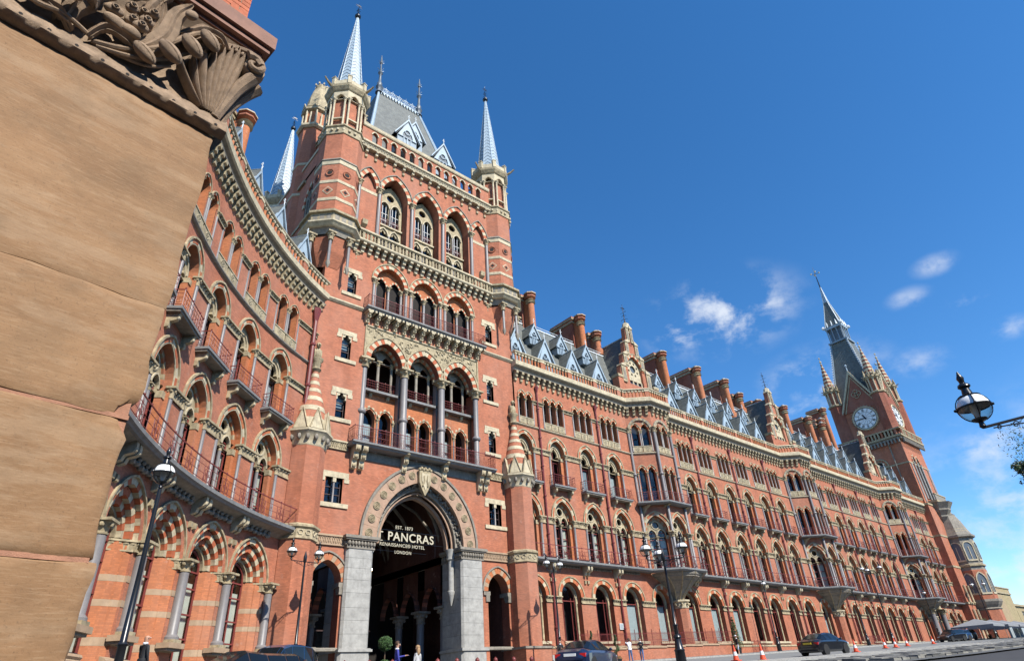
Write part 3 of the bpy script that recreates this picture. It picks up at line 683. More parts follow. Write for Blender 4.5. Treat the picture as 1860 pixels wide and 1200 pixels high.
# ------------------------------------------------------------------ the long wing
PITCH = 4.22
LW = thing('brick_wing', 'long red brick Gothic hotel wing with canted bays, dormers and chimneys', 'building', (91, 0, 2.5))
BAYS = [56.6, 91.7, 126.9]
def bay_path(o=0.0):
    p = [(36.0, 0)]
    for b in BAYS: p += [(b - 3.7, 0), (b - 1.5, -1.9), (b + 1.5, -1.9), (b + 3.7, 0)]
    return p + [(146.0, 0)]
cols = []
for i in range(-1, 3): cols.append(41.3 + i * PITCH + .05 * 0)
x = 63.5
while x < 85: cols.append(x); x += 4.23
x = 98.5
while x < 121: cols.append(x); x += 4.12
cols += [134.0, 138.1, 142.2]
big_arch = 129.5
g_styles = [k_ground(ident, s) for s in (0, 1, 2)]
f_styles = [k_first(ident, s) for s in (0, 1, 2)]
s_styles = [k_second(ident, s) for s in (0, 1, 2)]
t_styles = [k_lights(ident, 3, sty=s) for s in (0, 1)]
b1_open = MB(); walls = {}
def cells_for(xs, x0, x1):
    e = [x0] + [(a + b) / 2 for a, b in zip(xs, xs[1:])] + [x1]; return list(zip(e, e[1:], xs))
segs = [(36.0, BAYS[0] - 3.7, [c for c in cols if c < 52]), (BAYS[0] + 3.7, BAYS[1] - 3.7, [c for c in cols if 60 < c < 88]), (BAYS[1] + 3.7, BAYS[2] - 3.7, [c for c in cols if 95 < c < 123]), (BAYS[2] + 3.7, 146.0, [c for c in cols if c > 130])]
wg = MB(); wf = MB(); w2 = MB(); w3 = MB()
for (x0, x1, xs) in segs:
    for a, b, c in cells_for(xs, x0, x1):
        if c - 1.2 < a + .01: a = min(a, c - 1.5)
        wall_cell(wg, a, b, 1.2, 9.75, c, 1.2, 7.0, 1.24, 3.5, 'brick', ident)
        wall_cell(wf, a, b, 9.75, 16.3, c, 1.18, 13.62, 1.66, 9.75, 'brick', ident)
        wall_cell(w2, a, b, 16.3, 22.05, c, .98, 19.95, 1.22, 16.5, 'brick', ident)
        if c < 38:
            wall_cell(w3, 36.0, c + .475, 22.05, 28.5, c, .36, 24.85, .58, 22.2, 'brick', ident); wall_cell(w3, c + .475, b, 22.05, 28.5, c + .95, .36, 24.85, .58, 22.2, 'brick', ident); continue
        for k in (-1, 0, 1):
            ca = a if k < 0 else c + (k - .5) * .95; cb = b if k > 0 else c + (k + .5) * .95
            wall_cell(w3, ca, cb, 22.05, 28.5, c + k * .95, .36, 24.85, .58, 22.2, 'brick', ident)
# canted bays
def seg_T(a, b):
    L = math.hypot(b[0] - a[0], b[1] - a[1]); dx, dy = (b[0] - a[0]) / L, (b[1] - a[1]) / L
    return (lambda x, y, z: (a[0] + dx * x - dy * y, a[1] + dy * x + dx * y, z)), L, math.atan2(dy, dx)
twin2 = k_lights(ident, 2, 1.02, .36, 19.85, .62, .26, 16.55, 16.55, 0)
twin3 = k_lights(ident, 2, 1.1, .42, 24.7, .75, .2, 22.86, 22.2, .0, twin=True)
bayf = k_first(ident, 1)
bayshaft = MB(); column(bayshaft, 0, 0, 9.85, 24.4, .16, 'granite', 10); bayshaft = bayshaft.mesh('bay_shaft')
baycap = MB(); capital(baycap, 0, 0, 24.4, 25.0, .17); baycap.lathe(0, 0, [(.2, 19.5), (.26, 19.6), (.2, 19.75)], 10, 'granite'); capital(baycap, 0, 0, 13.0, 13.5, .17); baycap = baycap.mesh('capital')
for bi, bx in enumerate(BAYS):
    P = [(bx - 3.7, 0), (bx - 1.5, -1.9), (bx + 1.5, -1.9), (bx + 3.7, 0)]
    bw = MB()
    for a, b in zip(P, P[1:]):
        T, L, rz = seg_T(a, b); c = L / 2
        wall_cell(bw, 0, L, 9.75, 16.3, c, 1.18, 13.62, 1.66, 9.75, 'brick', T)
        for k in (-1, 1):
            wall_cell(bw, 0 if k < 0 else c, c if k < 0 else L, 16.3, 22.05, c + k * .51, .36, 19.85, .62, 16.5, 'brick', T)
            wall_cell(bw, 0 if k < 0 else c, c if k < 0 else L, 22.05, 28.5, c + k * .55, .42, 24.7, .75, 22.2, 'brick', T)
        mid = T(c, 0, 0)
        for kt in (bayf, twin2, twin3): put(kt, LW, (mid[0], mid[1], 0), rz)
        ft = MB(); ring(ft, c, 24.75, 1.28, 1.30, -.14, .12, -.16, -.02, 9, ['stone', 'stone_grey'], T) ; part('bay_arch', ft, LW)
    part('bay_wall', bw, LW, kind=None)
    for a in P:
        part('bay_shaft', bayshaft, LW, (a[0], a[1] - .12, 0)); part('capital', baycap, LW, (a[0], a[1] - .12, 0))
    # ground floor under the bay: two flanking arches, the column and its flared corbel
    for s, e in ((-1, (bx - 3.7, bx)), (1, (bx, bx + 3.7))):
        c = bx + s * 2.45; wall_cell(wg, e[0], e[1], 1.2, 9.75, c, 1.1, 7.0, 1.2, 3.5, 'brick', ident)
        put(g_styles[1], LW, (c, 0, 0))
    cl = MB(); cl.lathe(bx, -.35, [(.72, 1.3), (.72, 6.5)], 8, 'brick', PI / 8); cl.lathe(bx, -.35, [(.8, 1.3), (.8, 3.0), (.72, 3.2)], 8, 'stone', PI / 8); part('corbel_column', cl, LW)
    cc = MB(); cc.lathe(bx, -.35, [(.76, 6.45), (.78, 6.6), (.74, 6.65), (.8, 6.95), (.95, 7.05), (.95, 7.2)], 8, 'stone_light', PI / 8)
    for k in range(8): cc.ball((bx + .84 * math.cos(k * PI / 4), -.35 + .84 * math.sin(k * PI / 4), 6.8), .14, 'stone', 5, 4)
    part('capital', cc, LW)
    co = MB(); n = 7; prof = [(0, .62, .75), (.3, .7, .85), (.7, .95, 1.2), (1.2, 1.5, 1.7), (1.7, 2.3, 2.25), (2.05, 3.1, 2.7), (2.2, 3.4, 2.85), (2.4, 3.5, 2.9)]; rings_ = []
    for dz, rx, ry in prof: rings_.append([(bx + rx * math.cos(PI + PI * k / 6), .05 + (ry) * math.sin(PI + PI * k / 6), 7.2 + dz) for k in range(7)])
    for A, B in zip(rings_, rings_[1:]):
        for k in range(6): co.quad(A[k], A[k + 1], B[k + 1], B[k], 'stone_grey')
    for k in range(7): co.tube([r_[k] for r_ in rings_], .07, 5, 'stone')
    for j in (2, 4, 5): co.tube(rings_[j], .05, 4, 'stone_grey')
    part('bay_corbel', co, LW)
    bp = MB(); T3 = lambda x, y, z: (x, y, z)
    part('bay_corbel_scroll', MB().prismx([(-.05, 14.2), (-.6, 15.3), (-1.3, 15.9), (-2.5, 16.25), (-.05, 16.25)], bx - 1.75, bx - 1.4, 'stone').prismx([(-.05, 14.2), (-.6, 15.3), (-1.3, 15.9), (-2.5, 16.25), (-.05, 16.25)], bx + 1.4, bx + 1.75, 'stone').prismx([(-.05, 14.6), (-.3, 15.5), (-.6, 15.9), (-1.2, 16.25), (-.05, 16.25)], bx - 3.5, bx - 3.2, 'stone'), LW)
# the far carriage arch
part('wall', wg, LW); part('wall', wf, LW); part('wall', w2, LW); part('wall', w3, LW)
for i, c in enumerate(cols):
    gs = [0, 0, 0, 1][i] if i < 4 else (1 if i < 6 else random.choice((0, 0, 2)))
    put(g_styles[gs], LW, (c, 0, 0)); put(f_styles[random.choice((1, 1, 2)) if i < 9 else 0 + (i % 2)], LW, (c, 0, 0))
    put(s_styles[(0, 0, 2, 1)[i] if i < 4 else (1 if i in (4, 5) else 0)], LW, (c, 0, 0)); put(t_styles[1 if i % 5 == 2 else 0], LW, (c, 0, 0)) if i else put(k_lights(ident, 2), LW, (c + .475, 0, 0))
# carved bands between the openings
bd = {}
def band_parts(lo, hi, half, pitch):
    for (x0, x1, xs) in segs:
        ed = [x0] + [v for c in xs for v in (c - half, c + half)] + [x1]
        for a, b in zip(ed[::2], ed[1::2]):
            if b - a > .15:
                mb = MB(); leafband(mb, a, b, 0, lo, hi, 'stone', pitch); part('carved_band', mb, LW)
band_parts(6.5, 7.0, 1.2, .32); band_parts(13.02, 13.62, 1.42, .32); band_parts(19.42, 19.95, 1.2, .32); band_parts(24.5, 24.83, 1.45, .4)
path = bay_path()
st = MB(); st.sweep(path, [(0, 21.93), (.1, 21.95), (.16, 22.02), (.16, 22.08), (0, 22.16)], 'stone_light'); part('string_course', st, LW)
st = MB(); st.sweep([(36, 0), (146, 0)], [(0, 1.2), (.3, 1.2), (.3, 3.0), (.22, 3.1), (0, 3.16)], 'brick'); part('plinth', st, LW)
st = MB(); st.sweep([(36, 0), (146, 0)], [(.3, 3.0), (.36, 3.03), (.34, 3.12), (0, 3.22)], 'stone'); part('plinth_course', st, LW)
# cornice: corbels, cove, blocking course, balustrade
cor = MB().prismx([(0, 26.45), (-.18, 26.5), (-.2, 26.8), (-.34, 26.85), (-.36, 27.12), (-.5, 27.18), (-.52, 27.42), (0, 27.42)], -.14, .14, 'stone').mesh('corbel')
bal = MB(); bal.lathe(0, 0, [(.13, 28.5), (.13, 28.56), (.09, 28.6), (.105, 29.1), (.09, 29.18)], 8, 'brick_orange', sm=True); bal.box(-.14, .14, -.14, .14, 29.2, 29.4, 'stone_light'); bal.lathe(0, 0, [(.1, 29.1), (.14, 29.2)], 8, 'stone'); bal = bal.mesh('baluster')
ped = MB(); ped.box(-.24, .24, -.17, .17, 28.5, 29.2, 'brick'); ped.box(-.29, .29, -.2, .2, 29.18, 29.4, 'stone_light'); ped = ped.mesh('balustrade_pier')
def along(path, off, step, fn):
    for a, b in zip(path, path[1:]):
        L = math.hypot(b[0] - a[0], b[1] - a[1]); dx, dy = (b[0] - a[0]) / L, (b[1] - a[1]) / L; k = max(1, round(L / step))
        for i in range(k):
            t = (i + .5) * L / k; fn(a[0] + dx * t + dy * off, a[1] + dy * t - dx * off, math.atan2(dy, dx), i, k)
def path_off(path, o):
    mb = MB(); mb.sweep(path, [(o, 0), (o + .01, 0)], 'brick'); return [(v[0], v[1]) for v in mb.v[::2]]
far = MB(); farb = MB()
def put_corbel(x, y, r, i, k):
    if x < 120: part('corbel', cor, LW, (x, y, 0), r)
    else:
        for v in [0]: far.merge(_c, lambda a, b, c: (x + a * math.cos(r) - b * math.sin(r), y + a * math.sin(r) + b * math.cos(r), c))
_c = MB().prismx([(0, 26.45), (-.18, 26.5), (-.2, 26.8), (-.34, 26.85), (-.36, 27.12), (-.5, 27.18), (-.52, 27.42), (0, 27.42)], -.14, .14, 'stone')
along(path, 0, .74, put_corbel)
if far.v: part('far_corbels', far, LW, kind='stuff')
c1 = MB(); c1.sweep(path, [(0, 27.3), (.12, 27.32), (.12, 27.42), (.5, 27.42), (.52, 27.5), (.34, 27.56), (.3, 27.75), (.42, 27.86), (.6, 27.92), (0, 27.92)], 'stone_grey'); part('cornice_moulding', c1, LW)
c2 = MB(); c2.sweep(path, [(0, 27.92), (.62, 27.92), (.72, 28.0), (.74, 28.42), (.66, 28.5), (-.3, 28.5)], 'stone_light'); part('blocking_course', c2, LW)
c3 = MB(); c3.sweep(path, [(.28, 29.4), (.7, 29.4), (.74, 29.46), (.74, 29.52), (.62, 29.62), (.36, 29.62), (.28, 29.5), (.28, 29.4)], 'stone_light'); part('handrail', c3, LW)
po = path_off(path, .5); nb = [0]
_b = MB(); _b.lathe(0, 0, [(.13, 28.5), (.1, 28.6), (.1, 29.2)], 5, 'brick_orange', sm=True); _b.box(-.14, .14, -.14, .14, 29.2, 29.4, 'stone_light')
def put_bal(x, y, r, i, k):
    if i % 9 == 8 or (k < 9 and i == k - 1): part('balustrade_pier', ped, LW, (x, y, 0), r)
    elif nb[0] < 290: nb[0] += 1; part('baluster', bal, LW, (x, y, 0), r)
    else: farb.merge(_b, lambda a, b, c: (x + a, y + b, c))
along(po, 0, .44, put_bal)
if farb.v: part('far_balusters', farb, LW, kind='stuff')
# first-floor balcony running the whole length
bpath = [(36.4, 0)]
for b in BAYS: bpath += [(b - 4.1, 0), (b - 1.65, -2.0), (b + 1.65, -2.0), (b + 4.1, 0)]
bpath += [(145.6, 0)]
sl = MB(); sl.sweep(bpath, [(-.1, 9.6), (.78, 9.6), (.82, 9.66), (.92, 9.72), (.92, 9.88), (-.1, 9.88)], 'slab'); part('balcony_slab', sl, LW)
rl = path_off(bpath, .84); 
for a, b in zip(rl, rl[1:]): part('railing', railing_open([(a[0], a[1], 9.88), (b[0], b[1], 9.88)]), LW)
br = MB()
for dx in (-.2, .2):
    br.prismx([(0, 8.1), (-.14, 8.15), (-.16, 8.4), (0, 8.45)], dx - .11, dx + .11, 'stone')
    br.prismx([(0, 8.75), (-.25, 8.85), (-.32, 9.05), (-.62, 9.15), (-.72, 9.35), (-.7, 9.6), (0, 9.6)], dx - .12, dx + .12, 'stone_light'); br.ball((dx, -.62, 9.28), .13, 'stone_light', 6, 5)
br = br.mesh('balcony_bracket')
lv = MB(); lv.box(-1.5, 1.5, -.05, .05, 9.35, 9.6, 'stone_grey')
for k in range(8): lv.ball((-1.3 + k * .37, -.08, 9.42), (.15, .09, .1), 'stone_grey', 6, 4)
lv = lv.mesh('carved_frieze')
for (x0, x1, xs) in segs:
    for a, b, c in cells_for(xs, x0, x1):
        if a > 37: part('balcony_bracket', br, LW, (a, 0, 0))
        part('carved_frieze', lv, LW, (c, 0, 0))
# small second-floor balconies
bs = MB(); bs.box(-1.42, 1.42, -.74, .05, 16.42, 16.56, 'slab'); bs.box(-1.36, 1.36, -.66, .05, 16.3, 16.42, 'stone_grey')
bsb = MB()
for s in (-1, 1): bsb.prismx([(0, 15.55), (-.2, 15.6), (-.22, 15.85), (-.5, 15.95), (-.62, 16.3), (0, 16.3)], s * 1.05 - .12, s * 1.05 + .12, 'stone'); bsb.ball((s * 1.05, -.5, 16.08), .12, 'stone_light', 6, 5); bsb.ball((s * 1.05, -.12, 15.62), .1, 'stone_light', 6, 5)
k_bal = kit('small_balcony', bs, [('balcony_bracket', bsb), ('railing', railing([(-1.36, 0, 16.56), (-1.36, -.66, 16.56), (1.36, -.66, 16.56), (1.36, 0, 16.56)], .95, pitch=.27, scroll=.9))])
for c in cols: put(k_bal, LW, (c, 0, 0))
for bx in BAYS:
    p2 = [(bx - 4.0, 0), (bx - 1.65, -2.0), (bx + 1.65, -2.0), (bx + 4.0, 0)]
    s2 = MB(); s2.sweep(p2, [(-.1, 16.3), (.6, 16.3), (.75, 16.42), (.75, 16.56), (-.1, 16.56)], 'slab'); part('bay_balcony', s2, LW)
    r2 = path_off(p2, .68); part('railing', railing([(a[0], a[1], 16.56) for a in r2], .95), LW)
# rainwater pipes
pp = MB(); pp.tube([(0, -.16, 1.8), (0, -.16, 26.3)], .09, 8, 'iron_red'); pp.lathe(0, -.18, [(.1, 25.9), (.2, 26.3), (.2, 26.5)], 6, 'iron_red')
for z in (4.5, 8, 12, 15.4, 18.2, 21, 24): pp.lathe(0, -.16, [(.09, z), (.14, z + .03), (.14, z + .15), (.09, z + .18)], 8, 'iron_red', cap=False)
pp = pp.mesh('drainpipe')
for x in (39.05, 47.7, 65.4, 73.9, 82.4, 96.4, 104.7, 113.0, 119.0, 132.1, 140.1): part('drainpipe', pp, LW, (x, 0, 0))
# roof
rf = MB(); y0, z0, y1, z1 = .35, 28.5, 4.3, 37.1
rf.add([(36.2, y0, z0), (146, y0, z0), (146, y1, z1), (36.2, y1, z1)], [(0, 1, 2, 3)], 'slate')
rf.add([(36.2, y1, z1), (146, y1, z1), (146, 12, z1 + .3), (36.2, 12, z1 + .3)], [(0, 1, 2, 3)], 'lead_dark'); rf.add([(36.2, 12, z1 + .3), (146, 12, z1 + .3), (146, 16, 20), (36.2, 16, 20)], [(0, 1, 2, 3)], 'slate')
part('roof', rf, LW)
rr = MB(); rr.tube([(36.2, y1, z1 + .08), (146, y1, z1 + .08)], .12, 5, 'white_lead'); rr.tube([(36.2, y1, z1 + .5), (146, y1, z1 + .5)], .03, 4, 'white_lead')
for i in range(105): rr.tube([(36.7 + i * 1.04, y1, z1), (36.7 + i * 1.04, y1, z1 + .5)], .02, 3, 'white_lead')
part('ridge_railing', rr, LW)
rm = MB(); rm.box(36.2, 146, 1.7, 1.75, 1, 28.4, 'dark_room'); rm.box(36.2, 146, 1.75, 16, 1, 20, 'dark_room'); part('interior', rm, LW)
dl = k_dormer(); du = k_dormer(.78, 33.0, 33.9, 35.6, 2.2)
dx = [c for c in cols] + [98.5 - 4.1 + 0]
for c in sorted(cols):
    put(dl, LW, (c, .3, 0)); put(du, LW, (c, 1.7, 0))
for bx in BAYS: gable_parts(LW, bx)
kc = k_chimney(); kcb = k_chimney(37.5, 41.3, 5.5)
for x, k_ in ((42.6, kc), (51.2, kc), (60.9, kcb), (68.1, kc), (76.6, kc), (84.2, kc), (96.5, kcb), (103, kc), (112, kc)): put(k_, LW, (x, 3.2 if k_ is kc else 4.5, 0))
put(k_chimney(37.5, 41.3, 6), LW, (56.6 - .6, 4.8, 0)); put(k_chimney(37.5, 41.3, 6), LW, (91.7 - .6, 4.8, 0))
for x, y_, zt, z_ in ((117.5, 3.2, 41.3, 34.5), (124.3, 4.6, 46.5, 34.5), (120.0, 4.0, 43.0, 34.5), (134.5, 3.2, 40.5, 34.5)): put(k_chimney(z_, zt, 3.0), LW, (x, y_, 0))
# pointed carriage arch near the far end, with granite columns
ca = MB(); T = lambda x, y, z: (x + 128.9, y, z)
ring(ca, 0, 10.2, 2.3, 3.6, 0, .35, -.4, 0, 8, STONE2, T); ring(ca, 0, 10.2, 2.3, 3.6, .35, .65, -.55, 0, 8, ['stone'], T)
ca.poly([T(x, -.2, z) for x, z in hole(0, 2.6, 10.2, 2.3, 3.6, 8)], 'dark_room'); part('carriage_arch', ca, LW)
for dx in (-2.5, 2.5): 
    cc = MB(); column(cc, 128.9 + dx, -.75, 2.6, 7.6, .42, 'granite', 12); part('granite_column', cc, LW)
    cc = MB(); capital(cc, 128.9 + dx, -.75, 7.6, 8.4, .42); part('capital', cc, LW); cc = MB(); column(cc, 128.9 + dx, -.6, 8.4, 10.2, .25, 'stone', 10); part('colonnette', cc, LW)

# ------------------------------------------------------------------ the curved wing
A0, A1 = R(120.45), R(158)
WS = lambda th: -th * RW                       # arc length, growing to the right
def TC(x, y, z):                               # x = arc length measured so that angle = -x / RW
    th = -x / RW; return (CX + (RW + y) * math.cos(th), CY + (RW + y) * math.sin(th), z)
CWG = thing('curved_wing', 'curved red brick wing with striped arches and a curved iron balcony', 'building', (9, -4, 1.0))
wc = [R(v) for v in (126.75, 133.35, 139.95, 146.4, 152.8)]; P_W = R(6.6) * RW
wxs = [WS(t) for t in reversed(wc)]; X0, X1 = WS(A1), WS(A0)
cells = cells_for(wxs, X0, X1)
wwf = MB(); ww2 = MB(); ww3 = MB(); wwg = MB()
def wall_cell2(mb, x0, x1, z0, z1, openings, m, T):
    e = [x0] + [(a[0] + b[0]) / 2 for a, b in zip(openings, openings[1:])] + [x1]
    for (a, b, o) in zip(e, e[1:], openings): wall_cell(mb, a, b, z0, z1, o[0], o[1], o[2], o[3], o[4], m, T)
for a, b, c in cells:
    k = (lambda v: v)
    wall_cell(wwg, a, b, 6.5, 9.75, c, 1.55, 6.55, 1.95, 6.5, 'brick', TC)
    wall_cell(wwf, a, b, 9.75, 16.3, c, 1.18, 13.62, 1.66, 9.75, 'brick', TC)
    wall_cell(ww2, a, b, 16.3, 22.05, c, .98, 19.95, 1.22, 16.5, 'brick', TC)
    wall_cell2(ww3, a, b, 22.05, 28.5, [(c - .72, .46, 24.85, .62, 22.2), (c + .72, .46, 24.85, .62, 22.2)], 'brick', TC)
part('wall', wwg, CWG); part('wall', wwf, CWG); part('wall', ww2, CWG); part('wall', ww3, CWG)
def place_w(kt, th, dy=0):
    return put(kt, CWG, (CX + (RW + dy) * math.cos(th), CY + (RW + dy) * math.sin(th), 0), th - PI / 2)
kf1 = k_first(ident, 1); ks = [k_second(ident, 1), k_second(ident, 2)]
kp = k_lights(ident, 2, 1.44, .46, 24.85, .62, .2, 22.86, 22.2, .0, twin=True)
# ground-floor arch: three stepped orders of striped voussoirs over splayed, banded jambs
wk = MB(); OR = [(1.55, 1.95, 0.0, .22), (1.2, 1.5, .22, .46), (.95, 1.15, .46, .72)]
ring(wk, 0, 6.55, 1.55, 1.95, .28, .38, -.14, .0, 9, ['stone'])
ring(wk, 0, 6.55, .82, .98, 0, .14, .62, .8, 8, ['stone'])
for s in (-1, 1):
    J = [(1.55, 0), (1.22, .24), (1.2, .3), (.98, .48), (.95, .54), (.84, .8)]
    for (xa, ya), (xb, yb) in zip(J, J[1:]):
        zz = [1.0, 2.55, 2.85, 3.95, 4.2, 4.88, 5.13, 6.5]
        for i, (za, zb) in enumerate(zip(zz, zz[1:])):
            mm = 'band_stone' if i % 2 == 1 else 'brick_orange'; o = .0 if i % 2 else .008
            wk.quad((s * (xa + o), ya, za), (s * (xb + o), yb, za), (s * (xb + o), yb, zb), (s * (xa + o), ya, zb), mm)
    wk.add([(s * x, y, 6.52) for x, y in J] + [(s * 1.95, 0, 6.52), (s * 1.95, .8, 6.52)], [(0, 1, 2, 3, 4, 5, 7, 6)], 'stone')
f, g = frame_glass(-.82, .82, 1.0, 7.4, .82, 'frame_red', (.82, 6.5, .95), (0,), (2.2, 3.3, 4.4, 5.6, 6.4), .075)
cu = MB(); n = 12
for s in (-1, 1): cu.add([(s * (.12 + .62 * i / n), .96 + .05 * (i % 2), z) for z in (1.0, 5.9) for i in range(n + 1)], [(i, i + 1, n + 2 + i, n + 1 + i) for i in range(n)], 'curtain')
k_wg = kit('window', wk, [('frame', f), ('glass_pane', g), ('curtain', cu)])
pier_k = MB()
zz = [1.0, 2.55, 2.85, 3.95, 4.2, 4.88, 5.13, 6.05]
pb = MB()
for i, (za, zb) in enumerate(zip(zz, zz[1:])):
    pb.box(-.46, .46, -.02 if i % 2 else 0, .3, za, zb, 'band_stone' if i % 2 == 1 else 'brick')
bandm = MB(); leafband(bandm, -.5, .5, -.02, 6.05, 6.52, 'stone', .25)
for s in (-1, 1): leafband(bandm, 0, 1.1, 0, 6.05, 6.52, 'stone', .27, (lambda s: (lambda x, y, z: (s * (.46 + x * .62), .02 + x * .75 + y * .8, z)))(s))
colw = MB(); column(colw, 0, -.14, 3.05, 5.95, .235, 'granite', 16); colw.box(-.34, .34, -.48, .1, 2.92, 3.06, 'stone')
capw = MB(); capital(capw, 0, -.14, 5.98, 6.54, .235, 'stone', 10)
ledge = MB(); ledge.box(-.68, .68, -.5, .1, 2.7, 2.92, 'band_stone'); ledge.box(-.6, .6, -.38, .1, 2.6, 2.7, 'stone_grey')
plw = MB().prismx([(0, 1.0), (-.24, 1.0), (-.24, 1.7), (-.3, 1.76), (-.3, 1.86), (-.2, 1.92), (-.26, 2.0), (-.22, 2.08), (0, 2.16)], -1.05, 1.05, 'band_stone')
k_pier = kit('banded_pier', pb, [('granite_column', colw), ('capital', capw), ('carved_band', bandm), ('ledge', ledge), ('plinth', plw)])
shc = k_bal
for i, th in enumerate(wc):
    o = place_w(k_wg, th)
    if i < 4:
        for (aa, hh, ya, yb), ph in zip(OR, (0, 1, 0)): voussoirs(o, 0, 6.55, aa, hh, 0, .34 if ya else .28, ya - .03, yb + .02, (9, 7, 6)[OR.index((aa, hh, ya, yb))], phase=ph)
    else:
        pass
    place_w(kf1, th); place_w(ks[1 if i == 1 else 0], th); place_w(kp, th)
    place_w(k_pier, th + R(3.3)); 
    if i == 0: place_w(k_pier, th - R(3.3))
    place_w(k_bal, th)
def cband(lo, hi, half, pitch):
    ed = [X0] + [v for c in wxs for v in (c - half, c + half)] + [X1]
    for a, b in zip(ed[::2], ed[1::2]):
        if b - a > .1: mb = MB(); leafband(mb, a, b, 0, lo, hi, 'stone', pitch, TC); part('carved_band', mb, CWG)
cband(13.02, 13.62, 1.42, .3); cband(19.42, 19.95, 1.2, .3); cband(24.45, 24.83, 1.42, .3)
cpath = [(CX + RW * math.cos(t), CY + RW * math.sin(t)) for t in [A1 + (A0 - A1) * i / 40 for i in range(41)]]
for nm, pr, mm in (('string_course', [(0, 21.9), (.1, 21.92), (.18, 22.0), (.18, 22.08), (0, 22.18)], 'stone_grey'),
    ('cornice_moulding', [(0, 27.3), (.12, 27.32), (.12, 27.42), (.5, 27.42), (.52, 27.5), (.34, 27.56), (.3, 27.75), (.42, 27.86), (.6, 27.92), (0, 27.92)], 'stone_grey'),
    ('blocking_course', [(0, 27.92), (.62, 27.92), (.72, 28.0), (.74, 28.42), (.66, 28.5), (-.3, 28.5)], 'stone_light'),
    ('handrail', [(.28, 29.4), (.7, 29.4), (.74, 29.46), (.74, 29.52), (.62, 29.62), (.36, 29.62), (.28, 29.5), (.28, 29.4)], 'stone_light'),
    ('balcony_slab', [(-.1, 9.55), (.85, 9.55), (.9, 9.62), (1.0, 9.68), (1.0, 9.86), (-.1, 9.86)], 'slab'), ('balcony_cove', [(0, 9.2), (.1, 9.22), (.3, 9.4), (.6, 9.52), (.7, 9.55), (0, 9.55)], 'stone_grey')):
    part(nm, MB().sweep(cpath, pr, mm), CWG)
def on_arc(th, off): return (CX + (RW - off) * math.cos(th), CY + (RW - off) * math.sin(th))
k = 0; th = A0 + .01
while th < A1:
    p = on_arc(th, 0); part('corbel', cor, CWG, (p[0], p[1], 0), th - PI / 2); th += .62 / RW
th = A0 + .012; i = 0
while th < A1:
    p = on_arc(th, .5); part('balustrade_pier' if i % 8 == 7 else 'baluster', ped if i % 8 == 7 else bal, CWG, (p[0], p[1], 0), th - PI / 2); th += .44 / RW; i += 1
rpts = [on_arc(A0 + .022 + i * .03, .92) for i in range(21)]
part('railing', railing_open([(p[0], p[1], 9.86) for p in rpts], 1.15), CWG)
lump = MB()
for k in range(3): lump.ball((-.5 + k * .45, -.22, 9.1 + .04 * (k % 2)), (.2, .16, .13), 'stone_grey', 6, 4); lump.ball((-.5 + k * .45, -.3, 9.3), (.12, .1, .1), 'stone_grey', 6, 4)
lump = lump.mesh('carved_boss')
for i in range(5):
    for dd, me in ((3.3, br), (1.1, lump), (-1.1, lump)):
        th = wc[i] + R(dd); p = on_arc(th, 0); part('balcony_bracket' if me is br else 'carved_boss', me, CWG, (p[0], p[1], -.0 if me is lump else -.08), th - PI / 2)
wp = MB(); wp.tube([(0, -.3, 1.2), (0, -.3, 26.4)], .15, 8, 'iron_red'); wp.lathe(0, -.3, [(.14, 25.5), (.3, 26.3), (.32, 26.7)], 6, 'iron_red')
for z in (2.2, 5.2, 7.6, 11.5, 13.6, 17, 20, 23.4): wp.lathe(0, -.3, [(.15, z), (.22, z + .04), (.22, z + .2), (.15, z + .24)], 8, 'iron_red', cap=False)
th = R(121.7); p = on_arc(th, 0); part('drainpipe', wp.mesh('drainpipe'), CWG, (p[0], p[1], 0), th - PI / 2)
rw = MB(); inner = [(CX + (RW + .4) * math.cos(t), CY + (RW + .4) * math.sin(t)) for t in [A1 + (A0 - A1) * i / 30 for i in range(31)]]; outer = [(CX + (RW + 4) * math.cos(t), CY + (RW + 4) * math.sin(t)) for t in [A1 + (A0 - A1) * i / 30 for i in range(31)]]
for (a, b), (c, d) in zip(zip(inner, inner[1:]), zip(outer, outer[1:])): rw.quad((*a, 28.5), (*b, 28.5), (*d, 35.6), (*c, 35.6), 'slate'); rw.quad((*c, 35.6), (*d, 35.6), (d[0] - 2, d[1] + 3, 20), (c[0] - 2, c[1] + 3, 20), 'slate')
part('roof', rw, CWG)
rmw = MB()
for (a, b) in zip(cpath, cpath[1:]):
    f2 = lambda p, o: (CX + (p[0] - CX) * (RW + o) / RW, CY + (p[1] - CY) * (RW + o) / RW)
    rmw.quad((*f2(a, 1.7), .5), (*f2(b, 1.7), .5), (*f2(b, 1.7), 28.4), (*f2(a, 1.7), 28.4), 'dark_room')
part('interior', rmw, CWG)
for v in (124.6, 130.5, 136.6, 142.6): place_w(dl, R(v), .35)
for v in (141, 134): place_w(kc, R(v), 3.4)
# ------------------------------------------------------------------ the entrance tower
TW = thing('entrance_tower', 'tall brick entrance tower with spired turrets and a great pointed doorway', 'tower', (26, 0, 1.4))
XL, XR, TY = 15.95, 36.2, 20.0
tw = MB(); Tt = ident
q = lambda mb, x0, z0, x1, z1, m='brick', y=0: mb.quad((x0, y, z0), (x1, y, z0), (x1, y, z1), (x0, y, z1), m)
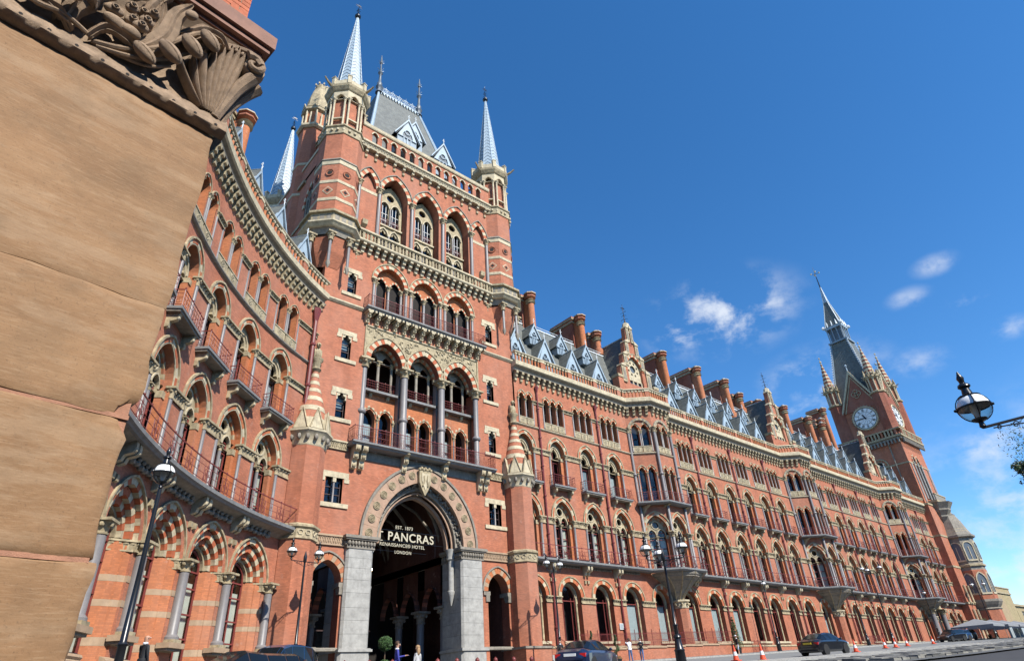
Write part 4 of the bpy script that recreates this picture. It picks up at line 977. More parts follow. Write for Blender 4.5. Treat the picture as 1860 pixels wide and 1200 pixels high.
# stage 1: ground to the carved band (z 10), side arches and the great arch between granite piers
wall_cell(tw, XL, 19.7, 1.0, 10.0, 18.55, 1.05, 7.05, 1.35, 1.0, 'brick', Tt)
wall_cell(tw, 31.4, XR, 1.0, 10.0, 33.1, 1.05, 7.05, 1.35, 1.0, 'brick', Tt)
wall_cell(tw, XL, XR, 10.0, 16.3, 25.85, 5.2, 10.05, 6.05, 10.0, 'brick', Tt)
part('wall', tw, TW)
tw = MB()
def rect_holes(mb, x0, x1, z0, z1, hs, m='brick', T=None, th=.5, y=0):
    mb.plate([(x0, z0), (x1, z0), (x1, z1), (x0, z1)], [[(a, c), (b, c), (b, d), (a, d)] for a, b, c, d in hs], y, y + th, m, T)
# windows beside the great arch are cut into the spandrel: built as proud stone-framed panels with real recess
def small_window(x, z0, z1, w, lights=1, cut=True):
    s = MB(); f = MB(); g = MB()
    s.box(x - w - .42, x + w + .42, -.05, .02, z1, z1 + .42, 'stone_light'); s.box(x - w - .48, x - w - .08, -.052, .02, z1 - .3, z1 + .0, 'stone_light'); s.box(x + w + .08, x + w + .48, -.052, .02, z1 - .3, z1 + .0, 'stone_light')
    s.box(x - w - .5, x + w + .5, -.1, .3, z0 - .3, z0, 'stone_light')
    if lights == 2: column(s, x, .06, z0, z1 - .3, .07, 'granite', 8); s.box(x - .13, x + .13, -.03, .2, z1 - .32, z1, 'stone_light')
    else:
        for k in (-1, 1): s.prism([(x + k * w, z1), (x + k * w, z1 - .55), (x + k * (w - .1), z1 - .5), (x + k * (w - .06), z1 - .25), (x + k * .16, z1 - .2), (x + k * .1, z1)], .0, .3, 'stone_light')
    ff, gg = frame_glass(x - w, x + w, z0, z1, .34, 'frame_dark', None, (x,) if lights == 2 else (), (z0 + (z1 - z0) * .36, z0 + (z1 - z0) * .66), .06)
    rv = MB(); 
    for k in (-1, 1): rv.quad((x + k * w, 0, z0), (x + k * w, .4, z0), (x + k * w, .4, z1), (x + k * w, 0, z1), 'brick')
    rv.quad((x - w, 0, z1), (x + w, 0, z1), (x + w, .4, z1), (x - w, .4, z1), 'brick')
    s.merge(rv); bl = MB().quad((x - w, .5, (z0 + z1) / 2), (x + w, .5, (z0 + z1) / 2), (x + w, .5, z1), (x - w, .5, z1), 'blind_grey')
    put(kit('window', s, [('frame', ff), ('glass_pane', gg)] + ([('blind', bl)] if lights == 1 else [])), TW)
# stage 1 upper spandrel is rebuilt as a plate so that the paired windows are real openings
bpy.data.objects.remove(TW.children[0]) if TW.children else None
s1 = MB(); wall_cell(s1, XL, 19.7, 1.0, 10.0, 18.55, 1.05, 7.05, 1.35, 1.0, 'brick', Tt); wall_cell(s1, 31.4, XR, 1.0, 10.0, 33.1, 1.05, 7.05, 1.35, 1.0, 'brick', Tt)
s1.plate([(XL, 10.0), (25.85 - 5.2, 10.0), (25.85 - 5.2, 10.05)] + [(25.85 + x, 10.05 + z) for x, z in arc(5.2, 6.05, 0, 12)[1:-1]] + [(25.85 + 5.2, 10.05), (25.85 + 5.2, 10.0), (XR, 10.0), (XR, 16.3), (XL, 16.3)],
         [[(17.85, 12.15), (19.15, 12.15), (19.15, 13.95), (17.85, 13.95)], [(32.5, 12.15), (33.8, 12.15), (33.8, 13.95), (32.5, 13.95)]], 0, .5, 'brick')
part('wall', s1, TW)
small_window(18.5, 12.15, 13.95, .65, 2); small_window(33.15, 12.15, 13.95, .65, 2)
# stage 2: z 16.3 - 28.6
s2 = MB(); rect_holes(s2, XL, 20.1, 16.3, 28.6, [(18.05, 18.85, 18.45, 20.5), (18.05, 18.85, 23.45, 25.6)]); rect_holes(s2, 31.6, XR, 16.3, 28.6, [(32.75, 33.55, 18.45, 20.5), (32.75, 33.55, 23.45, 25.6)])
for i in range(3):
    cx = 22.1 + 3.75 * i; wall_cell(s2, cx - 1.875 if i else 20.1, cx + 1.875 if i < 2 else 31.6, 24.0, 27.15, cx, 1.5, 24.0, 1.98, 24.0, 'stone', Tt)
    s2.quad((cx - 1.9, 1.3, 16.6), (cx + 1.9, 1.3, 16.6), (cx + 1.9, 1.3, 21.9), (cx - 1.9, 1.3, 21.9), 'brick_orange') if False else None
s2.quad((20.1, 0, 27.15), (31.6, 0, 27.15), (31.6, 0, 28.6), (20.1, 0, 28.6), 'brick')
for x in (20.1, 31.6): s2.quad((x, 0, 16.3), (x, 1.7, 16.3), (x, 1.7, 24.0), (x, 0, 24.0), 'brick')
part('wall', s2, TW)
for z0, z1 in ((18.45, 20.5), (23.45, 25.6)): small_window(18.45, z0, z1, .4); small_window(33.15, z0, z1, .4)
# loggia back wall with paired windows below and an open gallery above
lg = MB(); 
for i in range(3):
    cx = 22.1 + 3.75 * i
    for k in (-1, 1): wall_cell(lg, cx - 1.875 if k < 0 else cx, cx if k < 0 else cx + 1.875, 16.5, 21.75, cx + k * .72, .52, 19.5, .75, 16.6, 'brick_orange', Tt, 1.0)
    part('wall', MB().box(cx - 1.9, cx + 1.9, .5, 1.6, 21.6, 21.8, 'slab'), TW)
    put(k_lights(lambda x, y, z: (x + cx, y + 1.0, z), 2, 1.44, .52, 19.5, .75, .16, 16.6, 16.6, .12, 1), TW, (cx, 1.0, 0))
    # gallery above: colonnette, iron balustrade, dark arches behind
    up = MB(); column(up, cx - .1, 1.15, 21.8, 24.4, .13, 'stone_grey', 10); column(up, cx + 1.2, 1.2, 21.8, 24.4, .12, 'stone_grey', 10); part('colonnette', up, TW)
    cp = MB(); capital(cp, cx - .1, 1.15, 24.3, 24.75, .14); capital(cp, cx + 1.2, 1.2, 24.3, 24.75, .13); part('capital', cp, TW)
    tr = MB(); T = lambda x, y, z: (x + cx, y, z); tr.plate([(-1.5, 24.6)] + [(x, 24.6 + z) for x, z in arc(1.49, 1.4)] + [(1.5, 24.6)], [[(k * .68 + x, 24.65 + z) for x, z in arc(.5, .7, 0, 4)] for k in (-1, 1)], 1.05, 1.3, 'stone_grey', T); part('tracery', tr, TW)
    part('railing', railing([(cx - 1.8, 1.0, 21.85), (cx + 1.8, 1.0, 21.85)], .95, pitch=.2, scroll=.55), TW)
    sb = MB()
    sb.box(cx - 1.75, cx + 1.75, .75, 1.1, 21.72, 21.9, 'stone_grey')
    for k in (-1, 1): sb.prismx([(1.0, 21.2), (.85, 21.3), (.7, 21.7), (1.0, 21.7)], cx + k * .8 - .13, cx + k * .8 + .13, 'stone')
    part('gallery_sill', sb, TW)
part('wall', lg, TW)
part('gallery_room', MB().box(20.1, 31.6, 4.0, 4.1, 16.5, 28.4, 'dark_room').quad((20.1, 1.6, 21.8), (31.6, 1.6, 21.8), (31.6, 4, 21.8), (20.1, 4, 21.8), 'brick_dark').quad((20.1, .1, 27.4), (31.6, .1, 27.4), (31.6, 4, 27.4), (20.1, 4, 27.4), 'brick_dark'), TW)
for i in range(3):
    cx = 22.1 + 3.75 * i
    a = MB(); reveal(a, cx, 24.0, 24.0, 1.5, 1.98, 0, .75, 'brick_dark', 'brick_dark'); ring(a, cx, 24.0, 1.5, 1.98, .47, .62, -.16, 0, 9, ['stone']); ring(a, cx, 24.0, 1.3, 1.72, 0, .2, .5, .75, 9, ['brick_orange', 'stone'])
    o = part('arch', a, TW); voussoirs(o, cx, 24.0, 1.5, 1.98, 0, .47, -.09, .2, 9)
for i in range(4):
    x = 20.22 + 3.75 * i; c = MB(); column(c, x, .15, 16.65, 23.3, .3 if 0 < i < 3 else .24, 'granite', 16); c.lathe(x, .15, [(.3, 19.3), (.38, 19.4), (.38, 19.55), (.3, 19.65)], 16, 'granite', sm=True, cap=False)
    part('granite_column', c, TW); c = MB(); capital(c, x, .15, 23.3, 24.02, .32, 'stone', 12); part('capital', c, TW)
    if 0 < i < 3: part('granite_column', MB().box(x - .3, x + .3, .5, 1.0, 16.6, 24, 'granite'), TW)
# carved spandrels
fz = MB(); rnd = random.Random(3)
for n in range(260):
    x, z = rnd.uniform(20.2, 31.5), rnd.uniform(24.3, 27.05)
    ok = True
    for i in range(3):
        cx = 22.1 + 3.75 * i; dx = abs(x - cx)
        c = (1.98 ** 2 - 1.5 ** 2) / 3.0; r = 1.5 + c + .72
        if z > 24 and (dx + c) ** 2 + (z - 24) ** 2 < r * r: ok = False
    if ok:
        t = rnd.uniform(0, 6.28); fz.tube([(x + .16 * math.cos(t + u) * (1 - u * .2), -.05, z + .16 * math.sin(t + u) * (1 - u * .2)) for u in (0, .9, 1.8, 2.7, 3.6)], .035, 4, 'stone')
        if n % 3 == 0: fz.ball((x, -.04, z), (.09, .07, .09), 'stone_light', 5, 4)
part('carved_spandrel', fz, TW)
part('frieze_frame', MB().sweep([(20.05, 0), (31.65, 0)], [(0, 27.1), (.1, 27.12), (.12, 27.22), (0, 27.26)], 'stone_light').box(19.98, 20.1, -.1, 0, 24.0, 27.2, 'stone').box(31.6, 31.72, -.1, 0, 24.0, 27.2, 'stone'), TW)
def slab_set(z, x0, x1, d, t=.3, nm='balcony_slab'):
    m = MB(); m.prismx([(.02, z), (.02, z + t), (-d, z + t), (-d, z + t * .55), (-d + .12, z + t * .4), (-d + .2, z)], x0, x1, 'slab'); part(nm, m, TW)
slab_set(16.35, 19.2, 32.7, 1.05); slab_set(28.3, 19.6, 32.2, .95)
part('railing', railing([(19.3, 0, 16.65), (19.3, -.95, 16.65), (32.6, -.95, 16.65), (32.6, 0, 16.65)], 1.15, pitch=.16, scroll=.5), TW)
part('railing', railing([(19.7, 0, 28.6), (19.7, -.85, 28.6), (32.1, -.85, 28.6), (32.1, 0, 28.6)], 1.1, pitch=.16, scroll=.5), TW)
bk = MB(); bk.prismx([(0, 14.75), (-.3, 14.8), (-.34, 15.35), (-.55, 15.45), (-.6, 15.9), (-.85, 16.0), (-.9, 16.35), (0, 16.35)], -.2, .2, 'stone_light')
for z, y in ((14.98, -.34), (15.6, -.6), (16.1, -.88)): bk.ball((0, y, z), (.17, .12, .17), 'stone', 7, 5)
bk = bk.mesh('balcony_bracket')
for x in (19.75, 20.35, 24.0, 27.75, 31.4, 32.0): part('balcony_bracket', bk, TW, (x, 0, 0 if x in (19.75, 20.35, 31.4, 32.0) else .35))
part('carved_frieze', MB().box(20.6, 31.2, -.05, 0, 15.6, 16.3, 'stone_grey'), TW)
ck = MB(); ck.prismx([(0, 27.25), (-.28, 27.3), (-.3, 27.6), (-.55, 27.7), (-.6, 27.95), (-.78, 28.0), (-.8, 28.28), (0, 28.28)], -.15, .15, 'stone_light'); ck.ball((0, -.58, 27.9), .14, 'stone', 6, 5); ck.ball((0, -.3, 27.5), .12, 'stone', 6, 5); ck = ck.mesh('corbel')
for i in range(14): part('corbel', ck, TW, (20.0 + i * .89, 0, 0))
dn = MB(); 
for i in range(38): dn.box(19.75 + i * .33, 19.75 + i * .33 + .17, -.8, 0, 28.12, 28.3, 'stone_light')
part('dentil_course', dn, TW)
# strings and carved bands on the tower front
sc = MB()
for a, b in ((XL, 19.6), (32.2, XR)): sc.sweep([(a, 0), (b, 0)], [(0, 28.3), (.08, 28.34), (.22, 28.5), (.22, 28.62), (0, 28.75)], 'stone_light')
part('string_course', sc, TW)
def carved(x0, x1, z0, z1, m='band_stone', y=0):
    mb = MB(); mb.box(x0, x1, y - .06, y + .02, z0, z1, m); mb.box(x0, x1, y - .16, y + .02, z1 - .12, z1, 'stone_light' if m == 'stone' else m); mb.box(x0, x1, y - .12, y + .02, z0, z0 + .09, m); k = max(1, round((x1 - x0) / .36)); w = (x1 - x0) / k; h = (z1 - z0) * .27
    for i in range(k):
        c = x0 + w * (i + .5); mb.tube([(c - w * .45, y - .08, (z0 + z1) / 2 - h), (c, y - .1, (z0 + z1) / 2 + h), (c + w * .45, y - .08, (z0 + z1) / 2 - h)], .03, 4, m); mb.tube([(c - w * .45, y - .08, (z0 + z1) / 2 + h), (c, y - .1, (z0 + z1) / 2 - h), (c + w * .45, y - .08, (z0 + z1) / 2 + h)], .03, 4, m)
    part('carved_band', mb, TW)
carved(17.3, 19.7, 9.32, 10.02); carved(31.5, 34.6, 9.32, 10.02); carved(16.9, 19.3, 16.0, 16.7, 'stone'); carved(32.7, 34.9, 16.0, 16.7, 'stone')
part('plinth_course', MB().sweep([(17.3, 0), (19.7, 0)], [(0, 2.95), (.14, 3.0), (.14, 3.12), (0, 3.2)], 'stone_grey').sweep([(31.4, 0), (36, 0)], [(0, 2.95), (.14, 3.0), (.14, 3.12), (0, 3.2)], 'stone_grey'), TW)
# great arch
ga = MB(); T = lambda x, y, z: (x + 25.85, y, z)
ring(ga, 0, 10.05, 5.02, 5.85, 0, .18, -.22, 0, 16, ['stone_grey'], T)
ring(ga, 0, 10.05, 3.86, 4.66, -.02, .04, -.14, .1, 14, ['stone_pink'], T); ring(ga, 0, 10.05, 3.0, 3.62, 0, .22, 1.0, 1.4, 14, ['stone_pink'], T); ring(ga, 0, 10.05, 3.25, 3.95, -.06, .06, .62, .74, 12, ['stone_pink'], T); ring(ga, 0, 10.05, 3.42, 4.12, 0, .5, .42, 1.0, 14, ['stone_grey'], T)
o = part('great_arch', ga, TW); voussoirs(o, 25.85, 10.05, 3.86, 4.66, 0.04, 1.15, -.12, .45, 9, ms=('stone_pink',))
rs = MB(); c_ = (4.66 ** 2 - 3.86 ** 2) / (2 * 3.86); rr = 3.86 + c_ + .62; e_ = math.acos(c_ / rr)
rset = MB()
for r_, d_ in ((.27, .06), (.17, .07), (.07, .1)): rset.tube([(r_ * math.cos(t), -.15 - d_ * .2, r_ * math.sin(t)) for t in [2 * PI * j / 12 for j in range(12)]], .035, 5, 'stone', closed=True)
rset = rset.mesh('rosette')
for s in (-1, 1):
    for k in range(7):
        an = e_ * (k + .35) / 7.4; part('rosette', rset, TW, (25.85 + s * (rr * math.cos(an) - c_), 0, 10.05 + rr * math.sin(an)))
fo = MB(); rnd = random.Random(5); r2 = 3.42 + .35
c2_ = (4.12 ** 2 - 3.42 ** 2) / (2 * 3.42); 
for s in (-1, 1):
    for k in range(95):
        an = rnd.uniform(0, math.acos(c2_ / (3.5 + c2_))); y = rnd.uniform(.12, .55); ra = 3.42 + c2_ + .48 - (y - .1) * .85 + rnd.uniform(-.05, .05); fo.ball((25.85 + s * (ra * math.cos(an) - c2_), y, 10.05 + ra * math.sin(an)), (rnd.uniform(.06, .16), .1, rnd.uniform(.06, .13)), 'stone_grey', 5, 4)
part('carved_foliage', fo, TW)
shd = MB(); shd.prism([(25.3, 15.5), (26.4, 15.5), (26.38, 14.6), (26.1, 13.95), (25.85, 13.55), (25.6, 13.95), (25.32, 14.6)], -.42, -.12, 'stone'); shd.prism([(25.5, 15.3), (26.2, 15.3), (26.18, 14.7), (25.85, 13.95), (25.52, 14.7)], -.47, -.42, 'stone_light')
for k in range(7): shd.ball((25.35 + k * .17, -.4, 15.6 + .1 * (k % 2)), .13, 'stone', 6, 4)
shd.tube([(25.6, -.48, 14.3), (25.75, -.5, 14.7), (25.7, -.5, 15.1)], .06, 5, 'stone'); shd.tube([(26.1, -.48, 14.3), (25.98, -.5, 14.7), (26.02, -.5, 15.1)], .06, 5, 'stone'); part('coat_of_arms', shd, TW)
# granite piers of the doorway, built of ashlar blocks
gb = {}
def ashlar(x0, x1, y0, y1, zs, m='granite_light', ch=.0):
    for za, zb in zip(zs, zs[1:]):
        k = (round(x1 - x0, 2), round(y1 - y0, 2), round(zb - za, 2))
        if k not in gb:
            w, d, h = k; mb = MB(); c = .16; P = [(0, c), (c, 0), (w - c, 0), (w, c), (w, d), (0, d)]; mb.prismz(P, .006, h - .006, m); gb[k] = mb.mesh('stone_block')
        part('stone_block', gb[k], TW, (x0, y0, za))
zs = [3.12, 3.95, 4.75, 5.5, 6.4, 7.2, 7.95, 8.6, 9.2]
for x0, x1 in ((19.72, 21.75), (29.3, 31.4)):
    ashlar(x0, x1, -.35, 2.2, zs); ashlar(x0 - .1, x1 + .1, -.45, 2.3, [1.0, 2.0, 2.92])
    m = MB(); m.box(x0 - .18, x1 + .18, -.55, 2.35, 2.92, 3.06, 'granite_light'); m.box(x0 - .1, x1 + .1, -.45, 2.3, 3.06, 3.12, 'granite_light'); part('pier_moulding', m, TW)
    m = MB(); 
    for o_, za, zb in ((.05, 9.2, 9.3), (.02, 9.3, 9.75), (.2, 9.75, 9.85), (.28, 9.85, 10.04)): m.box(x0 - o_, x1 + o_, -.35 - o_, 2.3, za, zb, 'stone_grey')
    for k in range(9): m.ball((x0 + .1 + k * .235, -.42, 9.55), (.12, .12, .17), 'stone_grey', 6, 5)
    for k in range(8):
        for xx in (x0 - .06, x1 + .06): m.ball((xx, -.2 + k * .28, 9.55), (.12, .12, .17), 'stone_grey', 6, 5)
    part('pier_capital', m, TW)
    xi = 21.75 if x0 < 25 else 29.3; s = 1 if x0 < 25 else -1
    m = MB(); m.lathe(xi + s * .22, .75, [(.05, 6.0), (.24, 6.7), (.3, 6.9), (.3, 7.0), (.24, 7.05), (.24, 9.2), (.34, 9.3), (.3, 9.4), (.42, 9.85), (.42, 10.04)], 12, 'granite_light', sm=True); part('corbelled_shaft', m, TW)
# side arches
for cx in (18.55, 33.1):
    a = MB(); reveal(a, cx, 1.0, 7.05, 1.05, 1.35, 0, .9, 'brick_dark', 'brick'); ring(a, cx, 7.05, 1.05, 1.35, .46, .56, -.14, 0, 9, ['stone_grey']); o = part('arch', a, TW)
    voussoirs(o, cx, 7.05, 1.05, 1.35, 0, .46, -.06, .15, 7, ms=('brick_orange', 'band_stone'))
    for s in (-1, 1): part('impost', MB().box(cx + s * 1.2 - .32, cx + s * 1.2 + .32, -.12, .9, 6.75, 7.02, 'stone_grey').prismx([(-.1, 6.3), (-.12, 6.75), (.5, 6.75), (.3, 6.3)], cx + s * 1.12 - .18, cx + s * 1.12 + .18, 'stone_grey'), TW)
# porch interior: side walls, vault, back wall with doors, chandelier
pi_ = MB(); pi_.box(16.8, 17.2, 1, 16, 1, 9, 'porch_brick_shaded'); pi_.box(34.2, 34.6, 1, 16, 1, 9, 'porch_brick_shaded')
for x in (22.0, 29.6): pi_.box(x - .15, x + .15, 2.3, 15, 9.4, 17.0, 'porch_brick_shaded')
pi_.quad((16, .6, 17.0), (36, .6, 17.0), (36, 16, 17.0), (16, 16, 17.0), 'porch_brick_shaded'); pi_.box(16, 36, 14, 14.3, 1, 17, 'dark_room'); pi_.quad((17, 1, 1.65), (34.3, 1, 1.65), (34.3, 14, 1.65), (17, 14, 1.65), 'slab')
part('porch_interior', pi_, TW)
for x, s in ((21.9, 1), (29.7, -1)):
    for k in range(3):
        yc = 4.2 + k * 3.3; T2 = (lambda x0: (lambda a, b, c: (x0 + b * -s * .01, a + yc, c)))(x)
        m = MB(); 
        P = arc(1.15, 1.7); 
        for (aa, az), (b2, bz) in zip(P, P[1:]): m.add([(x - s * .0, yc + aa, 6.2 + az), (x, yc + b2, 6.2 + bz), (x, yc + b2, 9.6), (x, yc + aa, 9.6)], [(0, 1, 2, 3)], 'porch_brick_shaded')
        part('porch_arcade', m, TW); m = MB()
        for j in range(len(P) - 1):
            a1, z1 = P[j]; a2, z2 = P[j + 1]; m.add([(x - .25, yc + a1, 6.2 + z1), (x - .25, yc + a2, 6.2 + z2), (x + .25, yc + a2, 6.2 + z2), (x + .25, yc + a1, 6.2 + z1)], [(0, 1, 2, 3)], ('brick_dark', 'porch_brick_shaded')[j % 2]); 
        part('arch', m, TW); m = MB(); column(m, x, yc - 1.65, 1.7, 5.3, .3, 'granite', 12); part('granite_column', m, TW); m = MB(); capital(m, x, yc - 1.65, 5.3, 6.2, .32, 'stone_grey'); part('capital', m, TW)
part('carved_band', MB().box(21.65, 22.15, 2.3, 14, 9.4, 9.9, 'stone_grey').box(29.45, 29.95, 2.3, 14, 9.4, 9.9, 'stone_grey'), TW)
vr = MB()
for y in (3, 7, 11):
    P = arc(3.9, 5.4, 0, 7); vr.tube([(25.8 + x, y, 10 + z) for x, z in P], .16, 6, 'stone_grey')
    for s in (-1, 1): vr.tube([(25.8 + s * 3.9 * math.cos(t), y + 4 * t / 1.57, 10 + 5.3 * math.sin(t)) for t in (0, .4, .8, 1.2, 1.57)], .12, 6, 'stone_grey')
part('vault_rib', vr, TW)
dr = MB()
for x in (23.2, 24.6, 26.0, 27.4): dr.box(x - .05, x + .05, 11.9, 12, 1.7, 5.4, 'chrome')
for z in (1.75, 3.9, 5.4): dr.box(22.2, 28.6, 11.9, 12, z - .05, z + .05, 'frame_dark')
dr.quad((22.2, 12, 1.7), (28.6, 12, 1.7), (28.6, 12, 5.4), (22.2, 12, 5.4), 'glass'); part('door', dr, TW)
gt = MB()
for k in range(9): gt.tube([(22.1, 1.2 + k * .28, 1.7), (22.1, 1.2 + k * .28, 5.6)], .02, 4, 'black_iron')
gt.tube([(22.1, 1.2, 4.2), (22.1, 3.5, 4.2)], .04, 4, 'black_iron'); part('iron_gate', gt, TW)
# stage 3: z 28.6 - 35.2, three paired arched windows
s3 = MB()
for i in range(3):
    cx = 22.1 + 3.75 * i
    wall_cell(s3, XL if i == 0 else cx - 1.875, XR if i == 2 else cx + 1.875, 28.6, 35.2, cx, 1.42, 32.05, 1.72, 28.65, 'brick', Tt) if i == 1 else None
for i in (0, 2):
    cx = 22.1 + 3.75 * i; a, b = (20.2, cx + 1.875) if i == 0 else (cx - 1.875, 31.5); wall_cell(s3, a, b, 28.6, 35.2, cx, 1.42, 32.05, 1.72, 28.65, 'brick', Tt)
rect_holes(s3, XL, 20.2, 28.6, 35.2, [(18.05, 18.85, 29.7, 31.8)]); rect_holes(s3, 31.5, XR, 28.6, 35.2, [(32.85, 33.65, 29.7, 31.8)])
part('wall', s3, TW); small_window(18.45, 29.7, 31.8, .4); small_window(33.25, 29.7, 31.8, .4)
for i in range(3):
    cx = 22.1 + 3.75 * i
    a = MB(); reveal(a, cx, 28.65, 32.05, 1.42, 1.72, 0, .5, 'brick', 'brick_orange'); ring(a, cx, 32.05, 1.42, 1.72, .4, .5, -.14, 0, 9, ['stone'])
    wall_cell(a, cx - 1.42, cx, 28.65, 33.0, cx - .7, .5, 31.9, .8, 28.66, 'brick_orange', Tt, .5); wall_cell(a, cx, cx + 1.42, 28.65, 33.0, cx + .7, .5, 31.9, .8, 28.66, 'brick_orange', Tt, .5)
    P = arc(1.42, 1.72); a.poly([(cx + x, .5, 32.05 + z) for x, z in P if z > .95] , 'brick_orange')
    for s in (-1, 1): ring(a, cx + s * .7, 31.9, .5, .8, 0, .17, .4, .5, 6, STONE2)
    o = part('arch', a, TW); voussoirs(o, cx, 32.05, 1.42, 1.72, 0, .4, -.07, .15, 9)
    c = MB(); cp = MB()
    for dx in (-1.3, 0, 1.3): column(c, cx + dx, .32, 28.65, 31.5, .12, 'granite', 10); capital(cp, cx + dx, .32, 31.5, 31.95, .13)
    for dx in (-1.62, 1.62): column(c, cx + dx, -.03, 28.65, 31.5, .13, 'granite', 10); capital(cp, cx + dx, -.03, 31.5, 32.05, .14)
    part('shaft', c, TW); part('capital', cp, TW)
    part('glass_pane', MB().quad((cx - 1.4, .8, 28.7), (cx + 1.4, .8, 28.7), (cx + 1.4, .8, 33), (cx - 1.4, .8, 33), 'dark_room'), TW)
# balustraded cornice z 34.3 - 36.5, wrapping the turrets
TC1, TC2 = (16.55, 1.05), (35.35, 1.05); OR_ = 1.95
octs = [(TC1[0], TC1[1]), (TC2[0], TC2[1])]
ck2 = MB(); ck2.prismx([(0, 34.25), (-.2, 34.3), (-.22, 34.55), (-.4, 34.62), (-.42, 34.9), (-.62, 34.95), (-.62, 35.2), (0, 35.2)], -.15, .15, 'stone_light'); ck2.add([(-.35, -.25, 35.2), (-.15, -.25, 34.9), (.15, -.25, 34.9), (.35, -.25, 35.2)], [(0, 1, 2, 3)], 'stone'); ck2 = ck2.mesh('corbel')
for i in range(23): part('corbel', ck2, TW, (18.35 + i * .693, 0, 0))
cb = MB(); cb.sweep([(17.9, 0), (33.9, 0)], [(0, 35.15), (.66, 35.15), (.74, 35.25), (.74, 35.38), (.6, 35.42), (0, 35.42)], 'stone_light'); cb.sweep([(17.9, 0), (33.9, 0)], [(.4, 36.3), (.72, 36.3), (.75, 36.36), (.72, 36.5), (.4, 36.5), (.4, 36.3)], 'stone_light'); part('cornice', cb, TW)
pn = MB(); pn.plate([(-.36, 35.42), (.36, 35.42), (.36, 36.3), (-.36, 36.3)], [[(-.26, 35.52), (.26, 35.52), (.26, 36.2), (-.26, 36.2)]], -.62, -.48, 'stone', back=True); pn.prism([(-.05, 35.5), (.05, 35.5), (.05, 36.22), (-.05, 36.22)], -.6, -.5, 'stone'); pn.tube([(-.14 + .1 * math.cos(t), -.55, 35.85 + .16 * math.sin(t)) for t in (0, 1.2, 2.5, 3.8, 5)], .03, 4, 'stone'); pn.tube([(.14 + .1 * math.cos(t), -.55, 35.85 + .16 * math.sin(t)) for t in (0, 1.2, 2.5, 3.8, 5)], .03, 4, 'stone'); pn = pn.mesh('balustrade_panel')
for i in range(21): part('balustrade_panel', pn, TW, (18.5 + i * .736, 0, 0))
# stage 4: z 36.5 - 46.7
s4 = MB(); AR = [(19.2, .78, 1.75), (22.1, 1.42, 2.35), (25.85, 1.42, 2.35), (29.6, 1.42, 2.35), (32.4, .78, 1.75)]
ed = [17.6, 20.2, 23.975, 27.725, 31.5, 34.2]
for (cx, a, h), x0, x1 in zip(AR, ed, ed[1:]):
    wall_cell(s4, x0, x1, 35.2, 47.0, cx, a, 42.5, h, 36.0 if a > 1 else 42.4, 'brick', Tt)
part('wall', s4, TW)
for cx, a, h in AR:
    m = MB(); ring(m, cx, 42.5, a, h, .46, .56, -.16, 0, 9, ['stone_grey'])
    if a < 1: m.poly([(cx + x, .3, 42.4 + z) for x, z in [(-a, 0)] + arc(a, h) + [(a, 0)]], 'brick'); reveal(m, cx, 42.4, 42.5, a, h, 0, .3, 'brick'); m.box(cx - .95, cx + .95, -.03, 0, 41.6, 41.95, 'stone_light')
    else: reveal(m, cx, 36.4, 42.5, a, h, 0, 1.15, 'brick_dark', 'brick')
    o = part('arch', m, TW); voussoirs(o, cx, 42.5, a, h, 0, .46, -.07, .1, 8 if a > 1 else 6)
for x in (18.2, 20.35, 24.0, 27.7, 31.35, 33.4):
    c = MB(); column(c, x, -.12, 36.4, 41.9, .17, 'granite', 12); part('granite_column', c, TW); c = MB(); capital(c, x, -.12, 41.9, 42.55, .18); part('capital', c, TW)
for cx in (22.1, 25.85, 29.6):
    m = MB(); T = lambda x, y, z: (x + cx, y, z)
    o = [(-1.35, 36.2)] + [(x, 42.3 + z) for x, z in arc(1.35, 2.2)] + [(1.35, 36.2)]
    hl = [[(k * .6, 0) for k in ()] for _ in ()]
    for k in (-1, 1):
        hl.append([(k * .6 - .45, 39.5)] + [(k * .6 + x, 41.7 + z) for x, z in arc(.45, .62, 0, 4)] + [(k * .6 + .45, 39.5)])
        hl.append([(k * .6 - .45, 36.5), (k * .6 - .45, 38.3), (k * .6 - .28, 38.55), (k * .6 - .2, 38.4), (k * .6, 38.85), (k * .6 + .2, 38.4), (k * .6 + .28, 38.55), (k * .6 + .45, 38.3), (k * .6 + .45, 36.5)])
    hl.append(circ(0, 43.1, .42, 12)); m.plate(o, hl, .95, 1.15, 'stone', T); ot = part('tracery', m, TW)
    m2 = MB()
    for k in (-1, 1): ring(m2, k * .6, 41.7, .45, .62, 0, .12, .83, .95, 5, ['stone_light'], T); ring(m2, k * .6, 38.2, .45, .75, .02, .16, .83, .95, 5, ['stone_light'], T)
    m2.box(cx - 1.4, cx + 1.4, .78, .95, 39.25, 39.42, 'stone_light'); column(m2, cx, .85, 39.42, 41.6, .1, 'granite', 8); column(m2, cx, .85, 36.4, 38.2, .1, 'granite', 8); part('tracery_moulding', m2, TW)
    g = MB(); g.quad(T(-1.35, 1.12, 36.3), T(1.35, 1.12, 36.3), T(1.35, 1.12, 43.4), T(-1.35, 1.12, 43.4), 'glass'); g.poly([T(x, 1.13, 42.4 + z) for x, z in arc(1.3, 2.0)], 'glass')
    for k in range(1, 6): g.box(cx - 1.1 + k * .37 - .02, cx - 1.1 + k * .37 + .02, 1.07, 1.1, 39.4, 42.2, 'white')
    for z in (40.2, 41.0): g.box(cx - 1.05, cx + 1.05, 1.07, 1.1, z - .02, z + .02, 'white')
    part('glass_pane', g, TW); part('railing', railing([(cx - 1.1, .88, 39.42), (cx + 1.1, .88, 39.42)], .75, pitch=.2, scroll=.5), TW)
